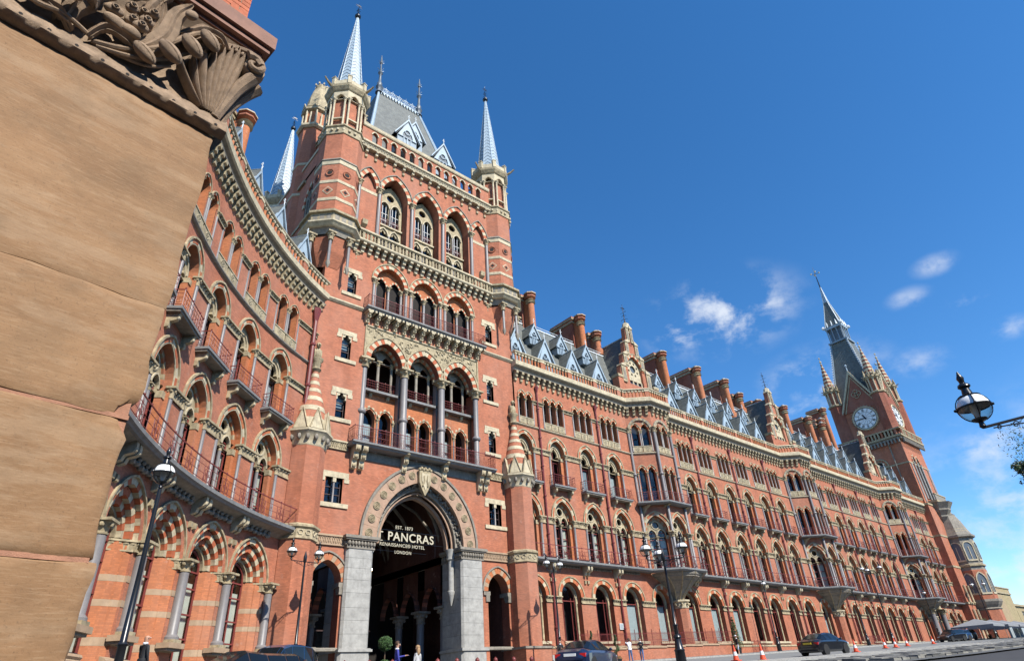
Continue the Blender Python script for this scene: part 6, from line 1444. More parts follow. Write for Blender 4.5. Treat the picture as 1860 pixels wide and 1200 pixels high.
# gables over the clocks
for T in (TWf, TSf):
    g = MB(); g.prism([(-3.9, 51.2), (3.9, 51.2), (0, 60.0)], -.05, .5, 'brick_dark', T); root = part('gable', g, CK)
    e = MB()
    for s_ in (-1, 1): e.prism([(s_ * 4.3, 51.0), (s_ * 4.3, 51.7), (0, 61.0), (0, 60.0)], -.35, .5, 'stone_light', T); e.prism([(s_ * 3.7, 51.2), (s_ * 3.5, 51.2), (0, 59.0), (0, 59.5)], -.2, -.05, 'stone', T)
    for q_ in range(1, 12):
        for s_ in (-1, 1): e.ball(T(s_ * 4.3 * (1 - q_ / 12), -.2, 51.5 + 9.5 * q_ / 12), .14, 'stone_light', 5, 4)
    quatre = MB(); [quatre.tube([T(.55 * math.cos(k * PI / 2) + .5 * math.cos(t), -.15, 55.0 + .55 * math.sin(k * PI / 2) + .5 * math.sin(t)) for t in [j * PI / 4 for j in range(8)]], .1, 4, 'stone', closed=True) for k in range(4)]
    sub('coping', e, root); sub('quatrefoil', quatre, root); fn = MB(); fn.tube([T(0, -.1, 60.8), T(0, -.1, 62.6)], [.14, .08], 6, 'lead_light'); fn.ball(T(0, -.1, 62.3), .3, 'lead_light', 6, 5); sub('finial', fn, root)
# octagonal corner pinnacles
for px, py in ((x0 + .9, y0 + .9), (x1 - .9, y0 + .9), (x0 + .9, y1 - .9), (x1 - .9, y1 - .9)):
    b = MB(); b.lathe(px, py, [(1.5, 43.2), (1.5, 53.6)], 8, 'brick_dark', PI / 8); root = part('pinnacle', b, CK)
    m = MB(); m.lathe(px, py, [(1.5, 53.5), (1.75, 53.6), (1.8, 53.9), (1.4, 54.1)], 8, 'stone', PI / 8); m.lathe(px, py, [(1.1, 54), (1.1, 57.2)], 8, 'brick', PI / 8)
    for k in range(8): a = k * PI / 4 + PI / 8; m.lathe(px + 1.3 * math.cos(a), py + 1.3 * math.sin(a), [(.2, 54.0), (.15, 54.2), (.15, 56.8), (.26, 57.2)], 6, 'stone_light', sm=True)
    m.lathe(px, py, [(1.4, 57.1), (1.75, 57.4), (1.75, 57.8), (1.2, 57.9)], 8, 'stone', PI / 8)
    for k in range(8): a = k * PI / 4; m.lathe(px + 1.45 * math.cos(a), py + 1.45 * math.sin(a), [(.3, 57.8), (.28, 58.4), (.02, 59.6)], 4, 'stone', PI / 4 + a); m.tube([(px + 1.6 * math.cos(a), py + 1.6 * math.sin(a), 57.5), (px + 2.3 * math.cos(a), py + 2.3 * math.sin(a), 57.8)], [.16, .08], 4, 'stone')
    sub('pinnacle_stage', m, root)
    m = MB(); zb = 57.9; zt_ = 65.6; rr_ = 1.15; n = 16
    for i in range(n):
        za, zc_ = zb + (zt_ - zb) * i / n, zb + (zt_ - zb) * (i + 1) / n; ra, rb = rr_ * (1 - i / n) + .08, rr_ * (1 - (i + 1) / n) + .08; m.lathe(px, py, [(ra, za), (rb, zc_)], 8, 'stone_light' if i % 2 else 'brick_dark', PI / 8, cap=False)
        if i % 2:
            for k in range(0, 8, 2): a = k * PI / 4 + PI / 8; m.ball((px + ra * math.cos(a), py + ra * math.sin(a), za), .13, 'stone_light', 5, 4)
    m.ball((px, py, zt_ + .2), .28, 'stone_light', 6, 5); m.tube([(px, py, zt_), (px, py, zt_ + 1.5)], .06, 4, 'stone_light'); m.ball((px, py, zt_ + 1.2), .2, 'stone_light', 6, 5); sub('pinnacle_spire', m, root)
# spire roof and lantern
def frus(mb, a, za, b_, zb_, m):
    A = [(cx - a, cy - a, za), (cx + a, cy - a, za), (cx + a, cy + a, za), (cx - a, cy + a, za)]; B_ = [(cx - b_, cy - b_, zb_), (cx + b_, cy - b_, zb_), (cx + b_, cy + b_, zb_), (cx - b_, cy + b_, zb_)]
    for k in range(4): mb.quad(A[k], A[(k + 1) % 4], B_[(k + 1) % 4], B_[k], m)
    return A, B_
m = MB(); A, B_ = frus(m, 4.6, 53.5, 1.9, 70.3, 'slate'); root = part('spire_roof', m, CK)
m = MB()
for k in range(4):
    m.tube([A[k], B_[k]], .2, 6, 'lead')
    for j in range(26): t = (j + .5) / 26; p = [A[k][i] + (B_[k][i] - A[k][i]) * t for i in range(3)]; sx, sy = (1 if p[0] > cx else -1), (1 if p[1] > cy else -1); m.ball((p[0] + sx * .22, p[1] + sy * .22, p[2] + .1), .16, 'white_lead', 5, 4)
sub('hip_crocket', m, root)
m = MB(); m.box(cx - 2.3, cx + 2.3, cy - 2.3, cy + 2.3, 70.3, 70.7, 'lead'); m.box(cx - 1.4, cx + 1.4, cy - 1.4, cy + 1.4, 70.7, 74.5, 'lead_dark')
for i in range(4):
    u = -1.75 + i * 1.167
    for (a_, b2) in ((u, -1.8), (u, 1.8), (-1.8, u), (1.8, u)): m.lathe(cx + a_, cy + b2, [(.17, 70.7), (.12, 71), (.12, 74.0), (.22, 74.5)], 6, 'lead', sm=True)
m.box(cx - 2.05, cx + 2.05, cy - 2.05, cy + 2.05, 74.4, 75.0, 'lead_light')
for s1_ in (-1, 1):
    for s2_ in (-1, 1): m.ball((cx + s1_ * 2.2, cy + s2_ * 2.2, 75.1), .45, 'white_lead', 6, 5)
for k in (-1, 0, 1):
    for (a_, b2) in ((k * 1.1, -2.05), (-2.05, k * 1.1)): m.lathe(cx + a_, cy + b2, [(.3, 75.0), (.02, 76.6)], 4, 'lead_light')
part('lantern', m, CK)
m = MB(); A, B_ = frus(m, 1.85, 75.0, .5, 82.6, 'slate'); A2, B2_ = frus(m, .52, 82.6, .12, 87.5, 'lead_light'); 
for k in range(4): m.tube([A[k], B_[k], B2_[k]], [.12, .1, .05], 5, 'lead_light')
m.box(cx - .62, cx + .62, cy - .62, cy + .62, 82.5, 82.8, 'lead_light'); part('upper_spire', m, CK)
m = MB(); m.tube([(cx, cy, 87), (cx, cy, 91.0)], [.16, .1], 6, 'black_iron'); m.tube([(cx, cy, 91), (cx, cy, 94.2)], [.08, .03], 5, 'black_iron')
for k in range(4): a = k * PI / 2 + .5; m.tube([(cx, cy, 91.8), (cx + 1.0 * math.cos(a), cy + 1.0 * math.sin(a), 92.1)], .05, 4, 'black_iron'); m.ball((cx + 1.0 * math.cos(a), cy + 1.0 * math.sin(a), 92.1), .2, 'gold', 5, 4)
part('weathervane', m, CK)
# corner oriel with a striped stone roof, then the corner turret below
ox, oy = 152.6, -1.9
m = MB(); m.lathe(ox, oy, [(2.6, 2.8), (2.6, 8.6)], 8, 'brick', PI / 8); m.lathe(ox, oy, [(2.6, 8.6), (2.8, 8.8), (2.6, 9.0), (3.0, 9.5), (3.3, 10.0), (3.3, 10.4)], 8, 'stone_grey', PI / 8); m.lathe(ox, oy, [(2.85, 10.4), (2.85, 15.6), (2.8, 15.7)], 8, 'brick', PI / 8); m.lathe(ox, oy, [(2.8, 15.7), (2.8, 21.9)], 8, 'stone_grey', PI / 8); m.lathe(ox, oy, [(2.9, 16.3), (3.1, 16.4), (3.1, 16.7), (2.9, 16.8)], 8, 'stone', PI / 8); root = part('oriel', m, CK)
m = MB(); m.lathe(ox, oy, [(3.0, 21.7), (3.35, 21.9), (3.35, 22.3), (3.0, 22.4), (2.5, 23.6), (2.0, 25.2), (1.45, 26.4), (1.5, 26.6), (1.1, 26.8), (.9, 28)], 8, 'stone_grey', PI / 8)
for i in range(7): z = 22.9 + i * .5; r_ = 2.75 - i * .21; m.lathe(ox, oy, [(r_ + .02, z), (r_ - .02, z + .2)], 8, 'stone', PI / 8, cap=False)
sub('oriel_roof', m, root)
m = MB()
for k in range(3, 8):
    an = k * PI / 4; nx, ny = math.cos(an), math.sin(an); ap = 2.85 * math.cos(PI / 8)
    T6 = (lambda nx, ny: (lambda x, y, z: (ox + nx * (ap - y) - ny * x, oy + ny * (ap - y) + nx * x, z)))(nx, ny)
    for z0_, zs_, hh in ((17.6, 20.0, .8), (11.6, 13.8, 1.3)):
        w = .82; m.poly([T6(x, -.02, z) for x, z in hole(0, z0_, zs_, w, hh)], 'lead_dark'); ring(m, 0, zs_, w, hh, 0, .2, -.14, 0, 5, ['stone_light'], T6); m.box(-.07, .07, -.1, 0, z0_, zs_, 'stone_light', T6); m.box(-.95, .95, -.12, 0, z0_ - .3, z0_, 'stone_light', T6)
        for s_ in (-1, 1): m.box(s_ * .92 - .1, s_ * .92 + .1, -.12, 0, z0_, zs_, 'stone_light', T6)
sub('oriel_window', m, root)
m = MB(); m.prismx([(0, 13.0), (-.4, 13.2), (-1.1, 14.6), (0, 14.8)], 146.6, 149.2, 'stone'); part('carved_canopy', m, CK)
for dx in (146.7, 148.9): m = MB(); column(m, dx, -1.5, 3.0, 8.8, .22, 'stone', 8); column(m, dx, -1.5, 9.9, 13, .2, 'stone', 8); part('colonnette', m, CK)
# ------------------------------------------------------------------ the near gateway pier
PA = R(7); PO = Vector((.73, -34.7, 0)); PU = Vector((math.cos(PA), math.sin(PA), 0)); PN = Vector((math.sin(PA), -math.cos(PA), 0))
PT = lambda x, y, z: tuple(PO + PU * x - PN * y + Vector((0, 0, z)))       # x along the face (0 at the corner), y into the stone
GP = thing('gateway_pier', 'huge weathered sandstone gateway pier with a carved leaf capital', 'pier', (0, -34, -1.2))
rnd = random.Random(11)
def rough_block(x0, x1, z0, z1, y1=1.4, bev=.03, chip=()):
    """a worn ashlar block: its arris wanders and its corners are knocked off"""
    mb = MB(); nx, nz = 22, 12; vs = []
    def wob(a, b): return .012 * math.sin(a * 5.1 + b * 3.3) + .009 * math.sin(a * 13 + b * 7 + 1) + rnd.uniform(-.004, .004)
    for j in range(nz + 1):
        for i in range(nx + 1):
            u, v = i / nx, j / nz; x = x0 + (x1 - x0) * (1 - (1 - u) ** 1.8); z = z0 + (z1 - z0) * (.5 - .5 * math.cos(PI * v)); y = .004 * math.sin(x * 3 + z * 4)
            ex = min(x1 - x, 1); ez = min(z - z0, z1 - z); y += bev * max(0, 1 - ex / .05) ** 2 + bev * .6 * max(0, 1 - ez / .03) ** 2
            if i == nx: x += wob(z, 1)
            if j in (0, nz): z += wob(x, 2) * .6
            for cx_, cz_, r_ in chip:
                d = math.hypot(x - cx_, z - cz_)
                if d < r_: x -= (r_ - d) * .75; y += (r_ - d) * .5; z += (z0 + z1 - 2 * z) * .04 * (r_ - d) / r_
            vs.append(PT(x, y, z))
    n = nx + 1; mb.add(vs, [(j * n + i, j * n + i + 1, (j + 1) * n + i + 1, (j + 1) * n + i) for j in range(nz) for i in range(nx)], 'sandstone', True)
    k = len(mb.v)
    side = [vs[j * n + nx] for j in range(nz + 1)]; back = [tuple(Vector(p) - PN * y1) for p in side]
    mb.add(side + back, [(j, j + 1, nz + 2 + j, nz + 1 + j) for j in range(nz)], 'sandstone', True)
    for row in (0, nz):
        a = [vs[row * n + i] for i in range(n)]; b = [tuple(Vector(p) - PN * y1) for p in a]; mb.add(a + b, [(i, i + 1, n + i + 1, n + i) for i in range(nx)], 'sandstone')
    part('stone_block', mb, GP)
rough_block(-5.0, .01, 3.09, 5.27, bev=.012); rough_block(-5.0, -.0, 2.06, 3.086, bev=.012, chip=((0.0, 2.06, .16),)); rough_block(-5.0, -.03, .99, 2.035, chip=((0, 2.04, .12),)); rough_block(-5.0, .0, -.35, .965); rough_block(-5.0, .02, -1.7, -.37)
co = MB().box(-5, -.05, .03, 1.3, -1.6, 5.3, 'sandstone_joint', PT); co.box(-5, -.045, .012, .1, 2.03, 2.065, 'sandstone_joint', PT); co.box(-5, -.04, .012, .1, .96, .995, 'sandstone_joint', PT); part('pier_core', co, GP)
# neck moulding with scalloped edge and drilled holes
nk = MB(); N = 150
rows = [(0.0, 5.27), (-.055, 5.285), (-.085, 5.33), (-.08, 5.38), (-.055, 5.43), (-.05, 5.475), (-.02, 5.50)]
vs = []
for i in range(N + 1):
    x = -4.6 + 4.7 * i / N
    for j, (y, z) in enumerate(rows):
        sc = .03 * abs(math.sin(x * PI / .215)) if j >= 4 else 0; wv = .006 * math.sin(x * 23 + j) + .004 * math.sin(x * 51 + j * 2)
        vs.append(PT(x + (0 if i < N else -.02 + .0), y + wv * .5 - (.01 if j in (2, 3) else 0), z + sc + wv * .6))
m_ = len(rows); nk.add(vs, [(i * m_ + j, (i + 1) * m_ + j, (i + 1) * m_ + j + 1, i * m_ + j + 1) for i in range(N) for j in range(m_ - 1)], 'carved', True)
nk.add([vs[-m_ + j] for j in range(m_)] + [PT(.05, .6, rows[j][1]) for j in range(m_)], [(j, m_ + j, m_ + j + 1, j + 1) for j in range(m_ - 1)], 'carved')
part('neck_moulding', nk, GP)
dh = MB()
for k in range(22): x = -.04 - k * .215; dh.lathe(0, 0, [(.0165, 0), (.0165, .012)], 9, 'dark_room', T=(lambda x: (lambda a, b, c: PT(x + a, -.083 - c, 5.355 + b)))(x)); 
part('drilled_hole', dh, GP)
# the bell of the capital: a cavetto leaning forward to the abacus, sweeping out at the corner
bl = MB(); prof = [(.0, 5.49), (.02, 5.7), (.02, 6.0), (-.02, 6.25), (-.10, 6.45), (-.2, 6.58)]
xs_ = [-4.6 + i * .25 for i in range(18)] + [-.12, 0]
for (ya, za), (yb, zb) in zip(prof, prof[1:]):
    t0_, t1_ = (za - 5.49) / 1.1, (zb - 5.49) / 1.1
    for a, b in zip(xs_, xs_[1:]):
        ea = .26 * t0_ ** 2 if a == 0 else 0; 
        bl.quad(PT(a, ya, za), PT(b + (.22 * t0_ ** 2 if b == 0 else 0), ya, za), PT(b + (.22 * t1_ ** 2 if b == 0 else 0), yb, zb), PT(a, yb, zb), 'carved')
    bl.quad(PT(.22 * t0_ ** 2, ya, za), PT(.22 * t0_ ** 2, 1.4, za), PT(.22 * t1_ ** 2, 1.4, zb), PT(.22 * t1_ ** 2, yb, zb), 'carved')
part('capital_bell', bl, GP)
def leafp(pts, w, name='carved_leaf', ribs=3, m='carved', y=0, curl=.05, lobes=True):
    """a fleshy leaf: a bent, ribbed strip lying proud of the bell; pts are (x, z, lift)"""
    mb = MB(); P = [Vector((a, 0, b)) for a, b, c in pts]; n = 14; out = []
    def at(t):
        s = t * (len(P) - 1); i = min(int(s), len(P) - 2); f = s - i
        p0 = P[max(i - 1, 0)]; p1 = P[i]; p2 = P[i + 1]; p3 = P[min(i + 2, len(P) - 1)]
        q = .5 * ((2 * p1) + (p2 - p0) * f + (2 * p0 - 5 * p1 + 4 * p2 - p3) * f * f + (3 * p1 - p0 - 3 * p2 + p3) * f ** 3); return q, pts[i][2] * (1 - f) + pts[i + 1][2] * f
    for i in range(n + 1):
        t = i / n; q, lf = at(t); q2, _ = at(min(1, t + .02)); q1, _ = at(max(0, t - .02)); d = (q2 - q1).normalized(); nn = Vector((d.z, 0, -d.x)); ww = w * math.sin(PI * min(1, .12 + t * .86)) ** .7 * (1 + (.16 * math.sin(t * 22) if lobes else 0))
        for j in range(9):
            u = -1 + j / 4; rb = math.cos(u * PI * ribs); out.append(PT(q.x + nn.x * u * ww, -lf - y - .03 * (1 - u * u) - .014 * rb + (.0 if j not in (0, 8) else .05), q.z + nn.z * u * ww))
    mb.add(out, [(i * 9 + j, i * 9 + j + 1, (i + 1) * 9 + j + 1, (i + 1) * 9 + j) for i in range(n) for j in range(8)], m, True)
    part(name, mb, GP)
def stem(pts, r, name='carved_stem'):
    mb = MB(); P = [(a, b, c) for a, b, c in pts]; out = []; n = 16
    for i in range(n + 1):
        s = i / n * (len(P) - 1); k = min(int(s), len(P) - 2); f = s - k
        p0, p1, p2, p3 = P[max(k - 1, 0)], P[k], P[k + 1], P[min(k + 2, len(P) - 1)]
        out.append(tuple(.5 * (2 * p1[j] + (p2[j] - p0[j]) * f + (2 * p0[j] - 5 * p1[j] + 4 * p2[j] - p3[j]) * f * f + (3 * p1[j] - p0[j] - 3 * p2[j] + p3[j]) * f ** 3) for j in range(3)))
    mb.tube([PT(a, -c, b) for a, b, c in out], [r[0] + (r[1] - r[0]) * i / n for i in range(n + 1)], 8, 'carved'); part(name, mb, GP)
def pod(x, z, l, a, lift=.1, r=.065, name='carved_berry'):
    mb = MB(); rot = Matrix.Rotation(-PA * 0, 3, 'Z'); d = Vector((math.cos(a), 0, math.sin(a))); e = Vector((-math.sin(a), 0, math.cos(a))); vs = []; n, k = 12, 10
    for i in range(k + 1):
        t = PI * i / k
        for j in range(n):
            b = 2 * PI * j / n; rr = math.sin(t) * (1 + .07 * math.cos(b * 2 + .5)); p = Vector((x, -lift, z)) + d * (l * math.cos(t)) + e * (r * rr * math.cos(b)) + Vector((0, -1, 0)) * (r * .9 * rr * math.sin(b)); vs.append(PT(p.x, p.y, p.z))
    mb.add(vs, [(i * n + j, i * n + (j + 1) % n, (i + 1) * n + (j + 1) % n, (i + 1) * n + j) for i in range(k) for j in range(n)], 'carved', True)
    for s_ in ((0,) if name == 'carved_berry' else ()): mb.tube([PT(x + d.x * l * t + e.x * r * s_, -lift - r * .86 * math.sqrt(max(0, 1 - t * t)) * (1 - .25 * abs(s_)), z + d.z * l * t + e.z * r * s_) for t in (-.8, -.3, .2, .7, .95)], .006, 4, 'carved')
    part(name, mb, GP)
# right spray: long stem rising from the neck to a scaly leaf, pods hanging under it
stem([(-1.25, 5.56, .04), (-1.0, 5.62, .12), (-.75, 5.86, .16), (-.55, 6.25, .18), (-.38, 6.47, .2)], (.03, .028)); stem([(-1.2, 5.53, .04), (-.95, 5.56, .12), (-.72, 5.70, .15), (-.52, 5.98, .16), (-.38, 6.2, .16)], (.024, .016)); stem([(-1.05, 5.55, .06), (-.8, 5.56, .12), (-.6, 5.72, .14)], (.02, .014))
pod(-.36, 6.27, .135, -.75, .27, .078); pod(-.50, 6.03, .14, -.75, .27, .082); pod(-.66, 5.79, .14, -.65, .25, .082); pod(-.85, 5.63, .13, -.6, .2, .072)
leafp([(-.62, 6.22, .14), (-.45, 6.46, .2), (-.26, 6.5, .22), (-.16, 6.38, .2)], .07, ribs=2); leafp([(-.5, 6.2, .16), (-.36, 6.36, .2), (-.2, 6.33, .2)], .045, ribs=2)
# middle spray: a cornucopia leaf with fluted stalk and curled tip
leafp([(-1.1, 5.62, .05), (-.88, 5.75, .13), (-.74, 6.05, .18), (-.72, 6.38, .22), (-.62, 6.6, .27)], .12, ribs=5, lobes=False); leafp([(-.98, 5.74, .06), (-.84, 6.0, .14), (-.84, 6.3, .2), (-.9, 6.5, .24)], .09, ribs=4, lobes=False)
pod(-.60, 6.42, .07, .9, .30, .055, 'carved_curl'); pod(-.80, 6.60, .075, .3, .30, .06, 'carved_curl'); pod(-.92, 6.62, .07, 0, .26, .05, 'carved_curl')
leafp([(-1.0, 5.9, .1), (-.95, 6.25, .2), (-.84, 6.55, .28), (-.7, 6.62, .3)], .06, ribs=2)
# clustered fruit and folded leaf left of it
for k, (x, z, l, a, r_) in enumerate([(-1.13, 5.82, .14, -.3, .07), (-1.02, 5.80, .10, -.1, .065), (-.96, 5.92, .075, .4, .06), (-1.04, 5.98, .075, 1, .058), (-.93, 6.06, .07, .2, .056), (-1.08, 6.1, .07, 1.3, .055), (-.98, 6.17, .065, .6, .055), (-1.2, 5.95, .09, .2, .06), (-.9, 6.2, .06, 1.1, .05)]):
    pod(x, z, l, a, .17 + .02 * (k % 3), r_, 'carved_fruit')
    if k > 1: dr_ = MB(); c = PT(x, -.17 - .02 * (k % 3) - r_ * .9, z); dr_.tube([(c[0] + .03 * math.cos(t) * PU.x, c[1] + .03 * math.cos(t) * PU.y, c[2] + .03 * math.sin(t)) for t in [j * PI / 5 for j in range(10)]], .009, 4, 'carved', closed=True); dr_.ball(c, .013, 'dark_room', 6, 4); part('carved_eyelet', dr_, GP)
leafp([(-1.3, 5.54, .08), (-1.2, 5.72, .16), (-1.0, 5.7, .18), (-.86, 5.62, .12)], .05, ribs=2)
# the deep shadowed beast-like leaf mass towards the left edge
for pts, w, rb in (([(-1.5, 5.55, .05), (-1.45, 5.85, .2), (-1.3, 6.15, .28), (-1.05, 6.3, .26)], .12, 3), ([(-1.75, 5.6, .1), (-1.68, 5.9, .26), (-1.48, 5.98, .3), (-1.34, 5.8, .2)], .11, 4), ([(-1.9, 5.75, .1), (-1.8, 6.1, .25), (-1.55, 6.35, .3), (-1.3, 6.4, .28)], .13, 4),
    ([(-1.4, 5.52, .05), (-1.55, 5.62, .14), (-1.8, 5.62, .12), (-1.95, 5.75, .1)], .05, 2), ([(-1.35, 6.0, .2), (-1.2, 6.2, .3), (-1.1, 6.22, .3), (-1.0, 6.33, .26)], .06, 2), ([(-2.1, 5.55, .05), (-2.0, 5.9, .2), (-2.15, 6.3, .25), (-2.4, 6.4, .2)], .12, 4), ([(-2.7, 5.6, .05), (-2.5, 5.9, .2), (-2.3, 6.2, .25)], .12, 3)): leafp(pts, w, ribs=rb)
stem([(-2.3, 5.54, .05), (-1.9, 5.62, .12), (-1.7, 5.56, .12), (-1.5, 5.6, .13), (-1.25, 5.56, .08)], (.035, .02)); stem([(-2.0, 5.7, .08), (-1.8, 5.72, .16), (-1.62, 5.6, .14), (-1.42, 5.55, .1)], (.022, .014))
for x, z in ((-1.62, 5.86), (-1.5, 5.75), (-1.7, 5.78)): pod(x, z, .08, .6, .26, .05, 'carved_fruit')
# corner palmette: fanned flutes rising to a rolled volute
for k in range(8):
    t = k / 7; x1, z1 = -.50 + .52 * t ** .9, 5.80 + .62 * math.sin(t * 1.75); 
    b0 = (-.22 + .16 * t, 5.52, .03); mid = (-.36 + .34 * t, 5.66 + .3 * math.sin(t * 1.6), .08 + .05 * t); 
    leafp([b0, mid, (x1, z1, .14 + .07 * t), (x1 - .045 + .03 * t, z1 + .05, .17 + .07 * t)], .038 + .012 * t, 'carved_flute', ribs=1, lobes=False)
    pod(x1 - .02, z1 + .03, .035, 2.2 - t, .16 + .07 * t, .026, 'carved_curl')
stem([(-.52, 5.9, .05), (-.42, 6.2, .1), (-.2, 6.44, .17), (.06, 6.5, .24), (.2, 6.36, .28)], (.03, .05)); stem([(-.06, 5.5, .02), (.0, 5.75, .06), (.07, 6.0, .12), (.17, 6.2, .2)], (.06, .08), 'corner_rib'); stem([(.02, 5.5, -.05), (.07, 5.8, -.02), (.17, 6.05, .04), (.27, 6.22, .1)], (.05, .09), 'corner_rib')
vo = MB(); vs = []
vo.tube([PT(.13 + r_ * math.cos(t), -.27 - .0 * t, 6.34 + r_ * math.sin(t)) for t, r_ in [(2.4 - j * .5, .125 - j * .0075) for j in range(15)]], [.055 - j * .0022 for j in range(15)], 8, 'carved'); vo.lathe(0, 0, [(.13, 0), (.15, .08), (.12, .28), (.16, .45)], 14, 'carved', T=lambda a, b, c: PT(.16 + a * .9, -.24 + c, 6.33 + b * .9)); part('volute', vo, GP)
# abacus mouldings, brickwork above with real bricks
ab = MB()
for (o, za, zb, mm) in ((.10, 6.50, 6.60, 'carved'), (.2, 6.60, 6.66, 'carved_red'), (.26, 6.66, 6.72, 'carved_red'), (.30, 6.74, 6.95, 'carved_red'), (.22, 6.95, 7.0, 'carved_red')):
    ab.box(-5, o * 1.0, -o - .02, 1.4, za, zb, mm, PT)
ab.box(-5, .20, -.2, 1.4, 6.72, 6.74, 'carved_red', PT); part('abacus', ab, GP)
mo_ = MB().box(-4, -.012, .012, 1.2, 7.0, 9.6, 'mortar', PT); part('mortar_bed', mo_, GP)
bw_, bh_ = .225, .075; bmesh1 = MB().box(0, .214, 0, .1, 0, .066, 'brick_single').mesh('brick'); bhalf = MB().box(0, .104, 0, .1, 0, .066, 'brick_single').mesh('brick')
cnt = 0
for j in range(22):
    x = 0.0; k = 0
    while x > -1.9:
        hd = ((j % 2 == 0) == (k % 2 == 0)); w = .104 if hd else .214; x0_ = x - w
        if cnt < 300: 
            p = PT(x0_, rnd.uniform(-.003, .003), 7.0 + j * bh_ + .008); o = part('brick', bhalf if hd else bmesh1, GP, p); o.rotation_euler = (0, 0, PA); cnt += 1
        x = x0_ - .011; k += 1

# ------------------------------------------------------------------ ground
gz = lambda x, y: 1.0 + .02 * x + (.049 * y if y > -26 else -1.274 + .0947 * (y + 26))
def sheet(name, pts, m, dz, label=None):
    mb = MB(); mb.poly([(x, y, gz(x, y) + dz) for x, y in pts], m); return solo(name, mb, kind='structure')
def grid_sheet(name, x0, x1, y0, y1, m, dz):
    mb = MB(); nx, ny = 24, 12; zz = lambda x, y: gz(max(-60, min(x, 260)), max(-60, min(y, 14))) + dz
    X_ = [x0 + (x1 - x0) * i / nx for i in range(nx + 1)]; Y_ = [y0 + (y1 - y0) * i / ny for i in range(ny + 1)]
    mb.add([(x, y, zz(x, y)) for y in Y_ for x in X_], [(j * (nx + 1) + i, j * (nx + 1) + i + 1, (j + 1) * (nx + 1) + i + 1, (j + 1) * (nx + 1) + i) for j in range(ny) for i in range(nx)], m); return solo(name, mb, kind='structure')
zz = lambda x, y: gz(max(-60, min(x, 260)), max(-60, min(y, 14)))
gmb = MB(); X_ = [-900, -300, -60, 0, 40, 80, 120, 160, 200, 260, 500, 1500]; Y_ = [-1200, -400, -120, -60, -40, -30, -20, -10, 0, 14, 60, 200, 900]
gmb.add([(x, y, zz(x, y)) for y in Y_ for x in X_], [(j * len(X_) + i, j * len(X_) + i + 1, (j + 1) * len(X_) + i + 1, (j + 1) * len(X_) + i) for j in range(len(Y_) - 1) for i in range(len(X_) - 1)], 'asphalt'); solo('ground', gmb, kind='structure')
sheet('paving', [(-20, -19.9), (60, -19.4), (80, -18.4), (100, -15.9), (130, -12), (200, -8), (200, 1), (-20, 1)], 'paving', .01)
sheet('pavement', [(37, -4.4), (143, -4.4), (143, 0), (37, 0)], 'paving', .12)
mb = MB(); 
for i in range(106): x = 37 + i; mb.box(x, x + .985, -4.55, -4.4, gz(x, -4.5) - .05, gz(x + .5, -4.5) + .135, 'kerb')
solo('kerb', mb, kind='structure')
# edging slabs and the sett bank between forecourt and road
slab = MB(); slab.box(-1.1, 1.1, -.42, .42, -.25, 0, 'kerb'); slab = slab.mesh('edging_stone')
EB = thing('edging', 'pale stone edging slabs and grey setts between forecourt and road', 'kerb', (80, -15, 1))
def bank_y(x):
    K = [(-50, -20), (45, -20), (60, -19.5), (80, -18.5), (100, -16), (130, -12), (200, -8)]
    for (a, b), (c, d) in zip(K, K[1:]):
        if x <= c: return b + (d - b) * (x - a) / (c - a) + .45
    return -8
n_ = 0
for r_ in range(3):
    for i in range(48):
        x = 34 + i * 2.24 + (1.1 if r_ % 2 else 0); y = bank_y(x) - .9 * r_; z = gz(x, y) + .12 - .03 * r_
        o = part('edging_stone', slab, EB, (x, y, z + rnd.uniform(-.008, .008))); o.rotation_euler = (.05, -.02, math.atan((bank_y(x + 1) - bank_y(x - 1)) / 2) + rnd.uniform(-.01, .01))
sb1 = MB().box(-.34, .34, -.3, .3, -.2, 0, 'sett').mesh('sett'); sb2 = MB().box(-.34, .34, -.3, .3, -.2, 0, 'sett_dark').mesh('sett'); n_ = 0; extra = MB()
for r_ in range(7):
    for i in range(90):
        x = 36 + i * .74 * 1.4 + rnd.uniform(-.06, .06) + (.3 if r_ % 2 else 0); y = bank_y(x) - 2.7 - .68 * r_; z = gz(x, y) + .05 + rnd.uniform(-.025, .025)
        dk_ = rnd.random() < .28 + .05 * r_
        if n_ < 295 and x < 90: o = part('sett', sb2 if dk_ else sb1, EB, (x, y, z)); o.rotation_euler = (.065, -.02, rnd.uniform(-.05, .05)); o.scale = (1.35, 1, 1); n_ += 1
        else: extra.box(x - .46, x + .46, y - .3, y + .3, z - .2, z, 'sett_dark' if dk_ else 'sett')
part('far_setts', extra, EB, kind='stuff')
bp_ = [(30 + i * 5, bank_y(30 + i * 5)) for i in range(26)]; mb = MB()
for (a, b), (c, d) in zip(bp_, bp_[1:]): mb.quad((a, b, gz(a, b) + .012), (c, d, gz(c, d) + .012), (c, d - 7.9, gz(c, d - 7.9) + .012), (a, b - 7.9, gz(a, b - 7.9) + .012), 'sett_dark')
part('bedding', mb, EB)
rl = MB(); rl.poly([(x, y, gz(x, y) + .006) for x, y in ((50, -30.3), (150, -22.6), (150, -22.45), (50, -30.1))], 'white'); solo('road_line', rl, kind='structure')

